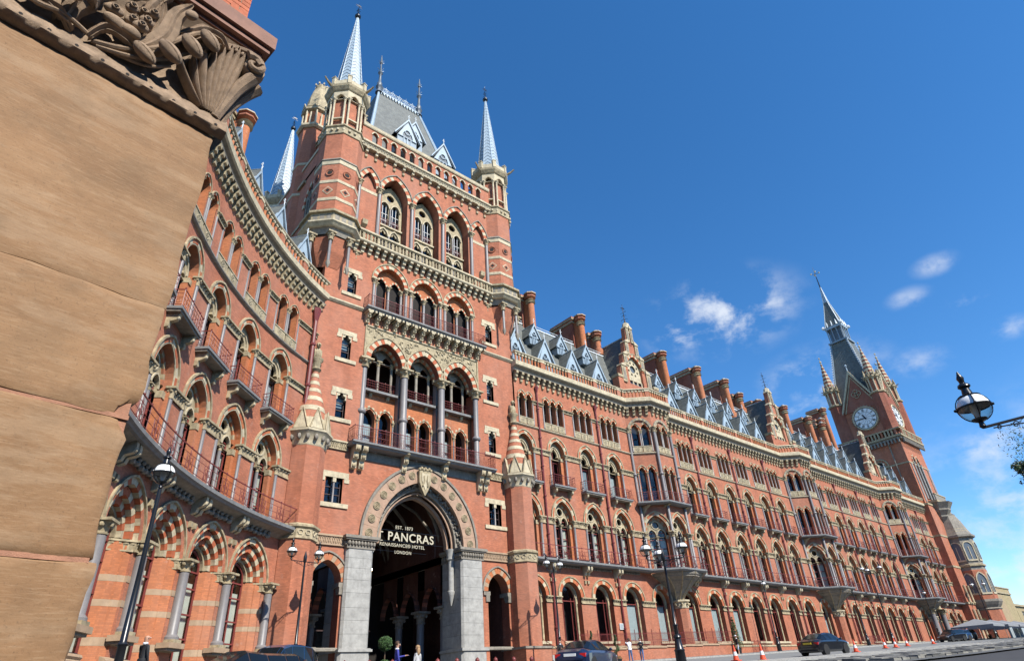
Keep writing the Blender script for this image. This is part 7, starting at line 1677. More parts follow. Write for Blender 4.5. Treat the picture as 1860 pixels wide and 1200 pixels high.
# ------------------------------------------------------------------ lamps
def lantern(cx, cy, cz, s=1.0, neck=True):
    """globe lantern: opal top, clear bowl, cage, crown and finial (cz = globe centre)"""
    out = []
    def mk(n, mb): out.append((n, mb))
    r = .27 * s
    o = MB(); o.lathe(cx, cy, [(r * math.cos(t), cz + r * .98 * math.sin(t)) for t in (0, .3, .6, .9, 1.15)], 18, 'lamp_opal', sm=True, cap=False); mk('opal_hood', o)
    g = MB(); g.lathe(cx, cy, [(r * .99 * math.cos(t), cz + r * 1.05 * math.sin(t)) for t in (-1.2, -.9, -.6, -.3, 0)], 18, 'lamp_glass', sm=True, cap=False); mk('glass_bowl', g)
    b = MB(); b.lathe(cx, cy, [(.03 * s, cz - .2 * s), (.075 * s, cz - .1 * s), (.08 * s, cz + .06 * s), (.03 * s, cz + .1 * s)], 10, 'lamp_opal', sm=True); mk('gas_mantle', b)
    c = MB()
    c.tube([(cx + (r + .012) * math.cos(t), cy + (r + .012) * math.sin(t), cz) for t in [2 * PI * j / 18 for j in range(18)]], .018 * s, 5, 'black_iron', closed=True)
    for k in range(4):
        a = k * PI / 2 + .35; c.tube([(cx + (r + .01) * math.cos(t) * math.cos(a), cy + (r + .01) * math.cos(t) * math.sin(a), cz + (r + .01) * 1.03 * math.sin(t)) for t in [-1.2 + .24 * j for j in range(11)]], .012 * s, 4, 'black_iron'); c.ball((cx + (r + .03) * math.cos(a), cy + (r + .03) * math.sin(a), cz), .03 * s, 'black_iron', 6, 4)
    c.lathe(cx, cy, [(.02 * s, cz - .42 * s), (.055 * s, cz - .38 * s), (.04 * s, cz - .3 * s), (.12 * s, cz - .26 * s), (.13 * s, cz - .23 * s)], 12, 'black_iron', sm=True)
    c.lathe(cx, cy, [(.18 * s, cz + .19 * s), (.19 * s, cz + .22 * s), (.09 * s, cz + .27 * s), (.07 * s, cz + .38 * s), (.11 * s, cz + .42 * s), (.1 * s, cz + .46 * s), (.045 * s, cz + .5 * s), (.05 * s, cz + .55 * s), (.065 * s, cz + .6 * s), (.04 * s, cz + .66 * s), (.012 * s, cz + .74 * s)], 12, 'black_iron', sm=True)
    mk('lantern_cage', c); return out
def lamp_base(mb, x, y, z, h, s=1.0):
    mb.lathe(x, y, [(.30 * s, z), (.30 * s, z + .12), (.24 * s, z + .16), (.22 * s, z + .75), (.25 * s, z + .8), (.19 * s, z + .88), (.14 * s, z + 1.3), (.19 * s, z + 1.36), (.17 * s, z + 1.44), (.1 * s, z + 1.5), (.095 * s, z + 1.85), (.13 * s, z + 1.9), (.08 * s, z + 1.96), (.062 * s, z + h * .6), (.05 * s, z + h)], 12, 'black_iron', sm=True)
def lamp(x, y, top, heads, label, base=None, group=None, s=1.0, arm_z=0, ang=0.0, reach=.85):
    z0_ = gz(x, y) + .02 if base is None else base; T_ = thing('street_lamp', label, 'street lamp', (x, y, z0_), 0, group)
    p = MB(); lamp_base(p, x, y, z0_, top - z0_, s); 
    part('post', p, T_)
    a = MB(); zt = top; hp = []
    if heads == 1: hp = [(x, y, zt + .42 * s)]
    else:
        a.lathe(x, y, [(.05 * s, zt - .1), (.1 * s, zt + .05), (.1 * s, zt + .25), (.05 * s, zt + .45), (.01, zt + .6)], 8, 'black_iron', sm=True)
        for k in range(heads):
            an = ang + 2 * PI * k / heads; ex, ey = x + reach * s * math.cos(an), y + reach * s * math.sin(an); a.tube([(x, y, zt), (ex, ey, zt)], .024 * s, 6, 'black_iron'); 
            a.tube([(x + reach * s * t * math.cos(an), y + reach * s * t * math.sin(an), zt - .28 * s * (1 - t) ** 1.4) for t in (0.04, .2, .4, .6, .8)], .012 * s, 4, 'black_iron')
            for t0_, rr in ((.3, .08), (.55, .055)): a.tube([(x + (reach * s * t0_ + rr * s * math.cos(u)) * math.cos(an), y + (reach * s * t0_ + rr * s * math.cos(u)) * math.sin(an), zt - .1 * s + rr * s * math.sin(u)) for u in [j * PI / 4 for j in range(8)]], .01 * s, 4, 'black_iron', closed=True)
            hp.append((ex, ey, zt + .44 * s))
        part('bracket_arm', a, T_)
    for (hx, hy, hz) in hp:
        L_ = lantern(hx, hy, hz, s); root = None
        for n, mb in L_[::-1]:
            if root is None: root = part(n, mb, T_)
            else: sub(n, mb, root)
    return T_
LG = 'globe street lamps along the forecourt'
lamp(3.62, -21.2, 5.42, 1, 'single globe street lamp standing before the striped arches of the curved wing', base=-.3, group=LG, s=1.05)
lamp(15.3, -4.0, 7.35, 2, 'twin globe street lamp where the curved wing meets the entrance tower', group=LG, s=1.05, ang=.15)
lamp(35.1, -4.4, 8.0, 2, 'twin globe street lamp where the entrance tower meets the long wing', group=LG, s=1.05, ang=.1, reach=.75)
lamp(27.9, -19.9, 5.55, 3, 'three-globe street lamp overlapping the first canted bay next to the tower', group=LG, s=1.08, ang=2.9, reach=1.0)
lamp(70.5, -2.2, 8.75, 1, 'single globe street lamp between the first and second canted bays', group=LG)
lamp(93.9, -2.2, 9.4, 1, 'single globe street lamp directly under the second canted bay balcony', group=LG)
lamp(101.8, -2.4, 12.2, 3, 'tall three-globe street lamp between the second canted bay and the carriage arch', group=LG, s=1.25, ang=2.7, reach=1.1)
lamp(120.8, -2.4, 9.9, 1, 'single globe street lamp between the carriage arch and the parked cars', group=LG)
lamp(147.5, -3.2, 12.2, 3, 'three-globe street lamp before the oriel at the foot of the clock tower', group=LG, s=1.25, ang=2.9, reach=1.0)
# near lamp hanging into the picture on the right, its post stands outside the frame
NLx, NLy, NLz = 13.62, -37.74, 4.12
NL = thing('street_lamp', 'large globe lantern on a scrolled iron arm seen against open sky', 'street lamp', (15.05, -38.95, -1.2), 0, LG)
root = None
for n, mb in lantern(NLx, NLy, NLz, 1.0)[::-1]:
    if root is None: root = part(n, mb, NL)
    else: sub(n, mb, root)
a = MB(); ex, ey = 15.05 - NLx, -38.95 - NLy; za = NLz - .4
a.tube([(NLx, NLy, za), (15.05, -38.95, za + .36)], .026, 6, 'black_iron')
for t0_, rr, dz in ((.16, .045, -.07), (.34, .06, -.09), (.58, .09, -.12), (.82, .12, -.15)):
    P_ = lambda u, w: (NLx + ex * (t0_ + u), NLy + ey * (t0_ + u), za + dz + w + .36 * (t0_ + u))
    a.tube([P_(.62 * rr * math.cos(t) * (1 - t * .09), rr * math.sin(t) * (1 - t * .09)) for t in [j * .55 for j in range(14)]], .011, 5, 'black_iron')
a.tube([(NLx + ex * t, NLy + ey * t, za - .05 - .3 * t * t + .36 * t) for t in (.1, .3, .5, .7, .9, 1)], .013, 5, 'black_iron'); part('bracket_arm', a, NL)
p = MB(); lamp_base(p, 15.05, -38.95, gz(15.05, -38.95), 5.9, 1.1); part('post', p, NL)
# ------------------------------------------------------------------ cars
def car(x, y, rz, paint, label, L=4.5, Wd=1.78, H=1.43, style='saloon', plate=False):
    z0_ = gz(x, y) + .015; T_ = thing('parked_car', label, 'car', (x, y, z0_), rz, 'cars by the hotel front')
    T_.rotation_euler = (.03 * math.cos(rz), -.02 * math.cos(rz), rz)
    # side profile stations: x, sill z, belt z, roof z, half width, roof half width
    if style == 'saloon': st = [(-.5, .42, .62, .66, .62, .5), (-.485, .25, .78, .92, .80, .6), (-.43, .2, .92, 1.02, .87, .62), (-.36, .2, .95, 1.06, .89, .60), (-.22, .2, .95, 1.36, .89, .56), (-.08, .2, .94, H, .89, .58), (.06, .2, .93, H - .02, .89, .58), (.16, .2, .92, 1.25, .89, .6), (.27, .2, .90, .97, .88, .62), (.40, .2, .82, .86, .86, .55), (.475, .24, .68, .72, .8, .5), (.5, .36, .52, .55, .66, .4)]
    elif style == 'taxi': st = [(-.5, .35, .7, .78, .68, .5), (-.49, .25, .9, 1.1, .8, .6), (-.45, .2, .98, 1.5, .86, .62), (-.36, .2, 1.0, 1.72, .87, .66), (-.2, .2, 1.0, 1.78, .87, .68), (0, .2, .98, 1.78, .87, .68), (.12, .2, .97, 1.66, .87, .66), (.2, .2, .96, 1.28, .86, .64), (.26, .2, .95, 1.02, .85, .6), (.40, .2, .9, .95, .78, .45), (.48, .25, .8, .86, .66, .4), (.5, .36, .6, .65, .5, .3)]
    else: st = [(-.5, .4, .75, .85, .66, .5), (-.485, .25, .95, 1.2, .82, .6), (-.44, .2, 1.0, 1.5, .88, .6), (-.3, .2, 1.02, H, .9, .62), (-.1, .2, 1.0, H, .9, .63), (.08, .2, .98, H - .03, .9, .62), (.18, .2, .96, 1.35, .9, .64), (.28, .2, .95, 1.03, .89, .64), (.4, .2, .88, .93, .87, .55), (.475, .24, .72, .78, .8, .5), (.5, .36, .56, .6, .66, .4)]
    b = MB(); vs = []; ring_n = 12
    for u, zs_, zb, zr, hw, rw_ in st:
        X = u * L; hw *= Wd / 1.78; rw_ *= Wd / 1.78
        half = [(0, zs_), (hw * .9, zs_), (hw, zs_ + .14), (hw, zb - .1), (hw * .96, zb), (rw_ * 1.06 if zr - zb > .15 else hw * .8, zr - .06 if zr - zb > .1 else (zb + zr) / 2 + .01), (rw_ * .8, zr)]
        pts = [(X, yy, zz_) for yy, zz_ in half] + [(X, -yy, zz_) for yy, zz_ in half[:0:-1]]; vs += pts; ring_n = len(pts)
    n = ring_n; g = MB()
    for i in range(len(st) - 1):
        ca = st[i][3] - st[i][2] > .15 or st[i + 1][3] - st[i + 1][2] > .15
        for j in range(n):
            f = (i * n + j, i * n + (j + 1) % n, (i + 1) * n + (j + 1) % n, (i + 1) * n + j); a_ = [vs[k] for k in f]
            steep = abs(st[i][3] - st[i + 1][3]) > .16 and min(st[i][3] - st[i][2], st[i+1][3] - st[i+1][2]) < .5
            win = (j in (4, n - 5) and ca) or (j in (5, 6, n - 6, n - 7) and steep and ca)
            b.add(a_, [(0, 1, 2, 3)], 'car_glass' if False else paint, True)
            if win:
                c_ = sum((Vector(p) for p in a_), Vector()) / 4; q = [Vector(p) + (c_ - Vector(p)) * (.07 if j in (4, n - 5) else .04) for p in a_]; nrm = (q[1] - q[0]).cross(q[2] - q[0]); 
                if nrm.length > 1e-6:
                    nrm.normalize(); 
                    if nrm.dot(c_ - Vector((c_.x, 0, .9))) < 0: nrm = -nrm
                    g.add([tuple(p + nrm * .012) for p in q], [(0, 1, 2, 3)], 'car_glass_dark')
    b.add(vs[:n], [tuple(range(n))], paint); b.add(vs[-n:], [tuple(range(n))], paint)
    body = part('body', b, T_); part('window_glass', g, T_)
    for sx in (-.31, .315):
        for sy in (-1, 1):
            w = MB(); w.lathe(0, 0, [(.24, -.1), (.31, -.1), (.325, -.06), (.325, .06), (.31, .1), (.24, .1)], 20, 'rubber', sm=True, T=lambda a, b2, c: (sx * L + a, sy * (Wd / 2 - .1) + c, .32 + b2)); wo = part('tyre', w, T_)
            m = MB(); m.lathe(0, 0, [(.24, .06), (.2, .075), (.06, .06), (.05, .11)], 16, 'rim', T=lambda a, b2, c: (sx * L + a, sy * (Wd / 2 - .1) + sy * c, .32 + b2)); sub('rim', m, wo)
            m = MB(); m.lathe(0, 0, [(.37, -.12), (.37, .112)], 18, 'rubber', T=lambda a, b2, c: (sx * L + a, sy * (Wd / 2 - .1) + sy * c, .34 + b2)); sub('wheel_arch', m, wo)
    for sy in (-1, 1):
        m = MB(); m.box(-.492 * L, -.455 * L, sy * .5 * Wd / 1.78, sy * .79 * Wd / 1.78, .68, .84, 'tail_red'); part('tail_light', m, T_)
        m = MB(); m.box(.455 * L, .488 * L, sy * .45, sy * .76, .6, .74, 'white'); part('headlight', m, T_)
        m = MB(); m.ball((.17 * L, sy * (Wd / 2 + .08), 1.0), (.06, .1, .07), paint, 8, 6); part('wing_mirror', m, T_)
    m = MB(); m.box(-.502 * L, .0 * L - .49 * L, -.3, .3, .72, .84, 'plate_yellow' if plate else 'white'); part('number_plate', m, T_)
    m = MB(); m.box(-.508 * L, -.47 * L, -.72, .72, .3, .36, 'rubber'); m.box(.47 * L, .505 * L, -.6, .6, .34, .4, 'rubber'); part('bumper', m, T_)
    return T_
cg = mat('car_glass_dark', (.008, .011, .014), .05, var=0, spec=.5)
car(49.3, -17.0, -.05, 'paint_black', 'glossy black saloon with yellow rear plate and red tail lights', L=4.5, plate=True)
car(25.3, -16.2, .38, 'paint_navy', 'dark blue saloon seen from behind before the side entrance', L=4.6)
car(12.3, -9.2, 3.7, 'paint_blue', 'blue taxi cab with rounded roof below the last striped arch', L=4.5, Wd=1.75, style='taxi')
car(8.1, -18.7, .25, 'paint_bronze', 'dark car with brown reflections in front of the blue taxi', L=4.6, H=1.28)
car(112.5, -6.5, 2.9, 'paint_black', 'dark estate car parked nearest the carriage arch', L=4.6, H=1.6, style='estate')
car(118.5, -5.5, 2.8, 'paint_blue', 'blue hatchback parked between the dark estate and the small dark car', L=4.2, style='estate')
car(123.5, -5.0, 2.9, 'paint_navy', 'small dark car parked next to the grey cafe screens', L=4.0, style='estate')
# ------------------------------------------------------------------ people
def person(x, y, rz, label, h=1.75, top='cloth_blue', legs='denim', hair='hair_brown', armL=None, armR=None, stride=.12, z=None, lean=0.0, hairlen=0.0, skirt=None, shorts=False, bald=False, cap=None):
    """armL / armR: elbow and hand offsets from the shoulder in body axes (x forward, y left, z up), metres for a 1.75 m body"""
    z0_ = (gz(x, y) + .02) if z is None else z; k = h / 1.75
    T_ = thing('person', label, 'person', (x, y, z0_), rz)
    V = []; E_ = []; Rr = []
    def v(p, r): V.append((p[0] * k, p[1] * k, p[2] * k)); Rr.append(r * k); return len(V) - 1
    pel = v((0, 0, .95), .135); wst = v((lean * .1, 0, 1.1), .125); chs = v((lean * .25, 0, 1.3), .15); nk = v((lean * .4, 0, 1.47), .062); hd0 = v((lean * .5 + .01, 0, 1.56), .075); hd = v((lean * .5 + .02, 0, 1.64), .098); hd2 = v((lean * .5 + .01, 0, 1.70), .07)
    E_ += [(pel, wst), (wst, chs), (chs, nk), (nk, hd0), (hd0, hd), (hd, hd2)]
    for s_ in (-1, 1):
        hp = v((0, s_ * .09, .88), .095); kn = v((s_ * stride * .4 + .02, s_ * .095, .48), .062); an = v((s_ * stride, s_ * .1, .09), .042); he = v((s_ * stride - .03, s_ * .1, .04), .035); to = v((s_ * stride + .16, s_ * .115, .03), .03); E_ += [(pel, hp), (hp, kn), (kn, an), (an, he), (an, to)]
        arm = (armL if s_ > 0 else armR) or ((.02, .05 * s_, -.28), (.1, .03 * s_, -.52))
        sh = v((lean * .32, s_ * .17, 1.41), .065); el = v((lean * .32 + arm[0][0], s_ * .17 + arm[0][1], 1.41 + arm[0][2]), .043); wr = v((lean * .32 + arm[1][0], s_ * .17 + arm[1][1], 1.41 + arm[1][2]), .03); E_ += [(chs, sh), (sh, el), (el, wr)]
        d = (Vector(arm[1]) - Vector(arm[0])).normalized(); o = Vector((lean * .32 + arm[1][0], s_ * .17 + arm[1][1], 1.41 + arm[1][2])); sd = d.cross(Vector((0, 0, 1)) if abs(d.z) < .8 else Vector((1, 0, 0))).normalized(); dn_ = d.cross(sd)
        pm = v(tuple(o + d * .07), .034); E_.append((wr, pm))
        for q in range(4):
            b_ = o + d * .1 + sd * (q - 1.5) * .021; f1 = v(tuple(b_), .011); f2 = v(tuple(b_ + d * (.035 + .006 * (q in (1, 2))) + dn_ * .006), .0095); f3 = v(tuple(b_ + d * (.055 + .012 * (q in (1, 2))) + dn_ * .025), .008); E_ += [(pm, f1), (f1, f2), (f2, f3)]
        t1_ = v(tuple(o + d * .05 + sd * .04), .013); t2_ = v(tuple(o + d * .085 + sd * .062 + dn_ * .012), .010); E_ += [(pm, t1_), (t1_, t2_)]
    me = bpy.data.meshes.new('body'); me.from_pydata(V, E_, []); o = bpy.data.objects.new('body', me); C.objects.link(o)
    sk = o.modifiers.new('s', 'SKIN'); sk.use_smooth_shade = True; sk.branch_smoothing = .6
    for i, vv in enumerate(me.skin_vertices[0].data): vv.radius = (Rr[i] * (.78 if i in (pel, wst, chs) else 1), Rr[i] * (1.12 if i in (pel, chs) else 1)) if i != hd else (Rr[i] * .92, Rr[i] * 1.02); vv.use_root = (i == pel)
    ss = o.modifiers.new('d', 'SUBSURF'); ss.levels = 1; ss.render_levels = 1
    dg = bpy.context.evaluated_depsgraph_get(); dg.update(); m2 = bpy.data.meshes.new_from_object(o.evaluated_get(dg)); bpy.data.objects.remove(o)
    shoes = 'cloth_black'; names = [top, legs, 'skin', shoes]; m2.materials.clear()
    for n in names: m2.materials.append(M[n])
    for p in m2.polygons:
        c = p.center / k; hand = False
        for s_ in (-1, 1):
            arm = (armL if s_ > 0 else armR) or ((.02, .05 * s_, -.28), (.1, .03 * s_, -.52)); wr = Vector((lean * .32 + arm[1][0], s_ * .17 + arm[1][1], 1.41 + arm[1][2]))
            if (c - wr).length < .15 and (c - wr).dot(Vector(arm[1]) - Vector(arm[0])) > -.002: hand = True
        onarm = abs(c.y) > .2 or (c - Vector((0, 0, 1.1))).length > .9
        p.material_index = 3 if c.z < .09 else (2 if hand or c.z > 1.49 else (1 if c.z < .98 and abs(c.y) < .21 and abs(c.x) < .3 else 0)); p.use_smooth = True
        if shorts and .09 < c.z < .5: p.material_index = 2
    b = bpy.data.objects.new('body', m2); C.objects.link(b); b.parent = T_
    hx = (lean * .5 + .02) * k; hz = 1.64 * k
    f = MB(); 
    for s_ in (-1, 1): f.ball((hx + .093 * k, s_ * .034 * k, hz + .0), .012 * k, 'white', 6, 4); f.ball((hx + .101 * k, s_ * .034 * k, hz), .006 * k, 'cloth_black', 5, 4); f.ball((hx - .0, s_ * .094 * k, hz - .005), (.02 * k, .012 * k, .032 * k), 'skin', 6, 5)
    f.ball((hx + .105 * k, 0, hz - .03 * k), (.018 * k, .014 * k, .024 * k), 'skin', 6, 5); f.box(hx + .085 * k, hx + .098 * k, -.024 * k, .024 * k, hz - .072 * k, hz - .064 * k, 'tail_red'); part('face', f, T_)
    if not bald:
        m = MB(); hm = MB(); m.ball((hx - .015 * k, 0, hz + .035 * k), (.108 * k, .103 * k, .098 * k), hair, 12, 8)
        if hairlen: m.ball((hx - .06 * k, 0, hz - hairlen * .45), (.075 * k, .1 * k, hairlen * .75), hair, 10, 7)
        m.v = [(px if px < hx + .06 * k or pz > hz + .04 * k else hx + .05 * k, py, pz) for px, py, pz in m.v]; part('hair', m, T_)
    if cap: m = MB(); m.lathe(hx, 0, [(.11 * k, hz + .05), (.1 * k, hz + .1), (.05 * k, hz + .13)], 10, cap, sm=True); m.box(hx + .05, hx + .18, -.06, .06, hz + .05, hz + .065, cap); part('cap', m, T_)
    c = MB(); c.lathe(lean * .38 * k, 0, [(.075 * k, 1.44 * k), (.085 * k, 1.47 * k), (.07 * k, 1.5 * k)], 10, 'cloth_white' if top in ('cloth_blue', 'cloth_black') else top, sm=True, cap=False); c.lathe(0, 0, [(.155 * k, .93 * k), (.16 * k, 1.0 * k), (.148 * k, 1.04 * k)], 14, top, sm=True, cap=False, T=lambda a, b2, c2: (a * .82, b2 * 1.08, c2)); part('collar_and_hem', c, T_)
    return T_
person(15.3, -14.6, -.35, 'man in a blue jumper gesturing with one arm before the great doorway', 1.78, 'cloth_blue', 'cloth_pale', armL=((.1, .05, -.24), (.38, .0, -.2)), stride=.05, z=.48)
person(16.15, -14.9, 1.9, 'woman in a pale grey top with shoulder-length fair hair before the great doorway', 1.66, 'cloth_grey', 'cloth_grey', 'hair_blond', stride=.05, z=.42, hairlen=.24)
person(34.6, -4.9, -2.3, 'man in a dark suit standing beside the twin lamp at the buttress', 1.75, 'cloth_black', 'denim', stride=.06, armL=((.08, .02, -.25), (.25, -.08, -.22)))
person(40.2, -6.6, 1.2, 'woman in a white T-shirt and blue trousers raising her arms to take a picture', 1.68, 'cloth_white', 'denim', 'hair_brown', armL=((.16, .06, .02), (.18, -.1, .2)), armR=((.16, -.06, .02), (.18, .1, .2)), stride=.07, hairlen=.1)
person(41.9, -6.3, -2.6, 'woman in a dark jacket and jeans holding a paper beside the photographer', 1.70, 'cloth_black', 'denim', 'hair_brown', armL=((.08, .02, -.25), (.25, -.08, -.18)), stride=.16, hairlen=.15)
person(61.2, -2.9, 2.5, 'man in dark top, shorts and white cap by the conical topiary', 1.74, 'cloth_black', 'cloth_pale', armR=((.1, 0, -.25), (.28, .05, -.2)), stride=.07, shorts=True, cap='cloth_white')
person(5.35, -15.6, .3, 'bald man in a dark jacket walking below the curved wing', 1.75, 'cloth_black', 'cloth_black', bald=True, z=gz(5.35, -15.6) + .3)
person(152.5, -6.5, 2, 'person in dark clothes standing under the first grey parasol', 1.72, 'cloth_black', 'cloth_black', z=gz(152.5, -6.5)); person(160.0, -9.0, 2.6, 'person in a white top and jeans beyond the last parasol', 1.78, 'cloth_white', 'denim', z=gz(160, -9)); person(154.8, -8.2, .5, 'small person in black beside the cafe hedge', 1.5, 'cloth_black', 'cloth_black', z=gz(154.8, -8.2))
person(77.5, -3.2, 2.2, 'dark-clothed person passing just right of the black saloon', 1.72, 'cloth_black', 'cloth_black') if False else None
# ------------------------------------------------------------------ street things
# low wall, area railing and steps
AW = thing('area_wall', 'low brick wall with dark red spiked railing before the ground-floor windows', 'wall', (50, -2.2, 2))
m = MB()
for i in range(8): xa, xb = 39.3 + i * 2.8, 39.3 + (i + 1) * 2.8; m.box(xa, xb, -2.3, -1.95, 1.2, gz(xa, -2) + 1.0, 'brick')
for i in range(8): xa, xb = 39.3 + i * 2.8, 39.3 + (i + 1) * 2.8; m.box(xa, xb - .01, -2.38, -1.87, gz(xa, -2) + 1.0, gz(xa, -2) + 1.14, 'band_stone')
part('wall', m, AW); m = MB()
for i in range(150):
    x = 39.4 + i * .149; z = gz(x, -2) + 1.12; m.tube([(x, -2.12, z), (x, -2.12, z + (1.12 if i % 8 else 1.35))], .014 if i % 8 else .03, 4, 'iron_red')
    if i % 2 == 0: m.tube([(x + .07 * math.cos(t), -2.12, z + .3 + .07 * math.sin(t)) for t in (0, 1.6, 3.1, 4.7)], .01, 3, 'iron_red', closed=True)
for dz in (.15, .5, 1.0): m.tube([(39.4, -2.12, gz(39.4, -2) + 1.12 + dz), (61.7, -2.12, gz(61.7, -2) + 1.12 + dz)], .02, 4, 'iron_red')
part('railing', m, AW)
for xa, xb, lab in ((66.5, 69.5, 'short red iron railing between conical topiary and single lamp'), (78, 84, 'low red iron railing before the second canted bay'), (94.5, 101, 'low red iron railing beyond the second canted bay')):
    t_ = thing('area_railing', lab, 'railing', (xa, -1.4, gz(xa, -1.4)), 0); mb = railing([(xa, -1.4, gz(xa, -1) + .1), (xb, -1.4, gz(xb, -1) + .1)], 1.05, pitch=.16, scroll=.8); part('railing_panel', mb, t_)
ST = thing('entrance_steps', 'stone steps with red handrails at the side entrance', 'steps', (37.0, -2.5, 1.8))
m = MB()
for k in range(5): m.box(36.9, 38.9, -2.6 + k * .42, -.4, 1.5 + .2 * k, 1.72 + .2 * k, 'kerb')
part('step', m, ST); m = MB()
for x in (36.9, 38.9): m.tube([(x, -2.6, 2.7), (x, -.6, 3.7)], .025, 5, 'iron_red'); [m.tube([(x, -2.6 + .5 * k, 1.75 + .22 * k), (x, -2.6 + .5 * k, 2.7 + .25 * k)], .018, 4, 'iron_red') for k in range(5)]
part('handrail', m, ST)
def on_ground(px, py):
    d = [r_[0] * (px - 930) + r_[1] * (py - 600) + r_[2] * 1106.264 for r_ in (RX, RY, RZ)]; t = (1 - .049 * 40) / (d[2] - .02 * d[0] - .049 * d[1]); return t * d[0], t * d[1] - 40
CN = MB(); CN.box(-.2, .2, -.2, .2, 0, .04, 'cone_orange')
for (za, ra), (zb, rb), mm in (((.04, .15), (.24, .11), 'cone_orange'), ((.24, .112), (.42, .078), 'cone_white'), ((.42, .077), (.72, .025), 'cone_orange')): CN.lathe(0, 0, [(ra, za), (rb, zb)], 12, mm, sm=True)
CN = CN.mesh('traffic_cone'); cone_l = ['in front of the conical topiary', 'between the topiary and the black saloon', 'just ahead of the black saloon', 'by the lamp under the second canted bay', 'by the tall lamp before the carriage arch', 'in the middle of the carriage arch', 'beside the dark estate car']
for (px, py), l in zip(((1338, 1200), (1387, 1199), (1556, 1184), (1609, 1177), (1628, 1175.5), (1649, 1173), (1696, 1169)), cone_l):
    x, Yc = on_ground(px, py)
    o = solo('traffic_cone', CN, 'orange and white traffic cone ' + l, 'traffic cone', 'traffic cones along the forecourt', loc=(x, Yc, gz(x, Yc) + .02)); o.scale = (1.25, 1.25, 1.25)
solo('wet_floor_sign', MB().add([(121.4, -5.3, gz(121, -5)), (122.0, -5.3, gz(121, -5)), (121.9, -5.1, gz(121, -5) + .9), (121.6, -5.1, gz(121, -5) + .9), (121.5, -4.8, gz(121, -5)), (122, -4.8, gz(121, -5))], [(0, 1, 2, 3), (4, 5, 2, 3)], 'yellow'), 'small yellow folding sign beside the carriage arch', 'sign')
# bollards with round red caps
BL = MB(); BL.lathe(0, 0, [(.11, 0), (.11, .1), (.075, .15), (.07, .78), (.1, .8), (.1, .84)], 12, 'black_iron', sm=True); BL.lathe(0, 0, [(.1, .83), (.125, .9), (.12, .98), (.07, 1.04), (.03, 1.06), (.03, 1.09)], 12, 'iron_red', sm=True); BL = BL.mesh('bollard')
bol = [575, 626, 671, 713, 757, 795, 830, 867, 900, 933, 965]; where = ['below the side arch next to the curved wing', 'before the granite pier next to the bay tree', 'between granite pier and bay tree', 'before the man in blue', 'beside the woman in grey', 'in the middle of the doorway', 'just inside the granite pier with the corbelled shaft', 'before the granite pier nearer the long wing', 'below the side arch nearer the long wing', 'before the buttress nearer the long wing', 'by the man in the dark suit']
for px, l in zip(bol, where):
    Yc = -9.0; py = 1199 - (px - 575) * .022; d = [r_[0] * (px - 930) + r_[1] * (py - 600) + r_[2] * 1106.264 for r_ in (RX, RY, RZ)]; s_ = (40 + Yc) / d[1]; x, zt_ = d[0] * s_, d[2] * s_
    solo('bollard', BL, 'red-capped iron bollard ' + l, 'bollard', 'bollards across the entrance', loc=(x, Yc, zt_ - 1.09))
# plants
def foliage(mb, c, r, n, m, size=.09, sq=(1, 1, 1), core=.55):
    for _ in range(n):
        while True:
            p = Vector((random.uniform(-1, 1), random.uniform(-1, 1), random.uniform(-1, 1)))
            if core < p.length < 1: break
        q = Vector((c[0] + p.x * r * sq[0], c[1] + p.y * r * sq[1], c[2] + p.z * r * sq[2])); a = Vector((random.gauss(0, 1), random.gauss(0, 1), random.gauss(0, 1))).normalized(); b_ = a.orthogonal().normalized(); s_ = size * random.uniform(.6, 1.3)
        mb.add([tuple(q - a * s_), tuple(q + b_ * s_ * .45), tuple(q + a * s_), tuple(q - b_ * s_ * .45)], [(0, 1, 2, 3)], m)
def standard_tree(x, y, z, h, r, label, kind='ball'):
    t_ = thing('topiary', label, 'topiary', (x, y, z)); m = MB(); m.lathe(x, y, [(.26, z), (.34, z + .5), (.36, z + .55)], 4, 'black_iron', PI / 4); part('planter', m, t_)
    m = MB(); m.tube([(x, y, z + .5), (x, y, z + h)], .035, 6, 'bark'); part('trunk', m, t_); m = MB()
    if kind == 'ball': foliage(m, (x, y, z + h + r * .5), r, 900, 'leaf', .06); foliage(m, (x, y, z + h + r * .5), r, 400, 'leaf_dark', .06, core=.3); foliage(m, (x, y, z + .62), .3, 160, 'leaf', .05, (1, 1, .4))
    elif kind == 'cone':
        for i in range(12): u = i / 11; foliage(m, (x, y, z + .7 + (h - .4) * u), r * (1 - u * .85), int(260 * (1 - u * .7)), ('leaf', 'leaf_dark')[i % 2], .07, (1, 1, .7), .4)
    else:
        for i in range(26): u = i / 25; foliage(m, (x + r * .6 * (1 - u) * math.cos(u * 13), y + r * .6 * (1 - u) * math.sin(u * 13), z + .6 + h * u), r * .5 * (1 - u * .7), 70, ('leaf', 'leaf_dark')[i % 2], .05, (1, 1, .8), .2)
    part('crown', m, t_)
def at_px(u, v, Y):
    d = [r_[0] * (u - 930) + r_[1] * (v - 600) + r_[2] * 1106.264 for r_ in (RX, RY, RZ)]; s_ = (40 + Y) / d[1]; return d[0] * s_, Y, d[2] * s_
x, y, z = at_px(700, 1163, -5.0); standard_tree(x, y, z - 1.7, 1.35, .42, 'round-headed bay tree in a pot just inside the great doorway')
x, y, z = at_px(1075, 1166, -3.0); standard_tree(x, y, z - 1.5, 1.7, .42, 'spiral-clipped topiary on the tower side of the side entrance', 'spiral'); x, y, z = at_px(1119, 1172, -3.0); standard_tree(x, y, z - 1.5, 1.7, .42, 'spiral-clipped topiary beside the low brick wall', 'spiral')
standard_tree(62.0, -2.4, gz(62, -2.4) + .1, 3.0, .62, 'tall conical topiary in a dark box planter at the end of the low wall', 'cone')
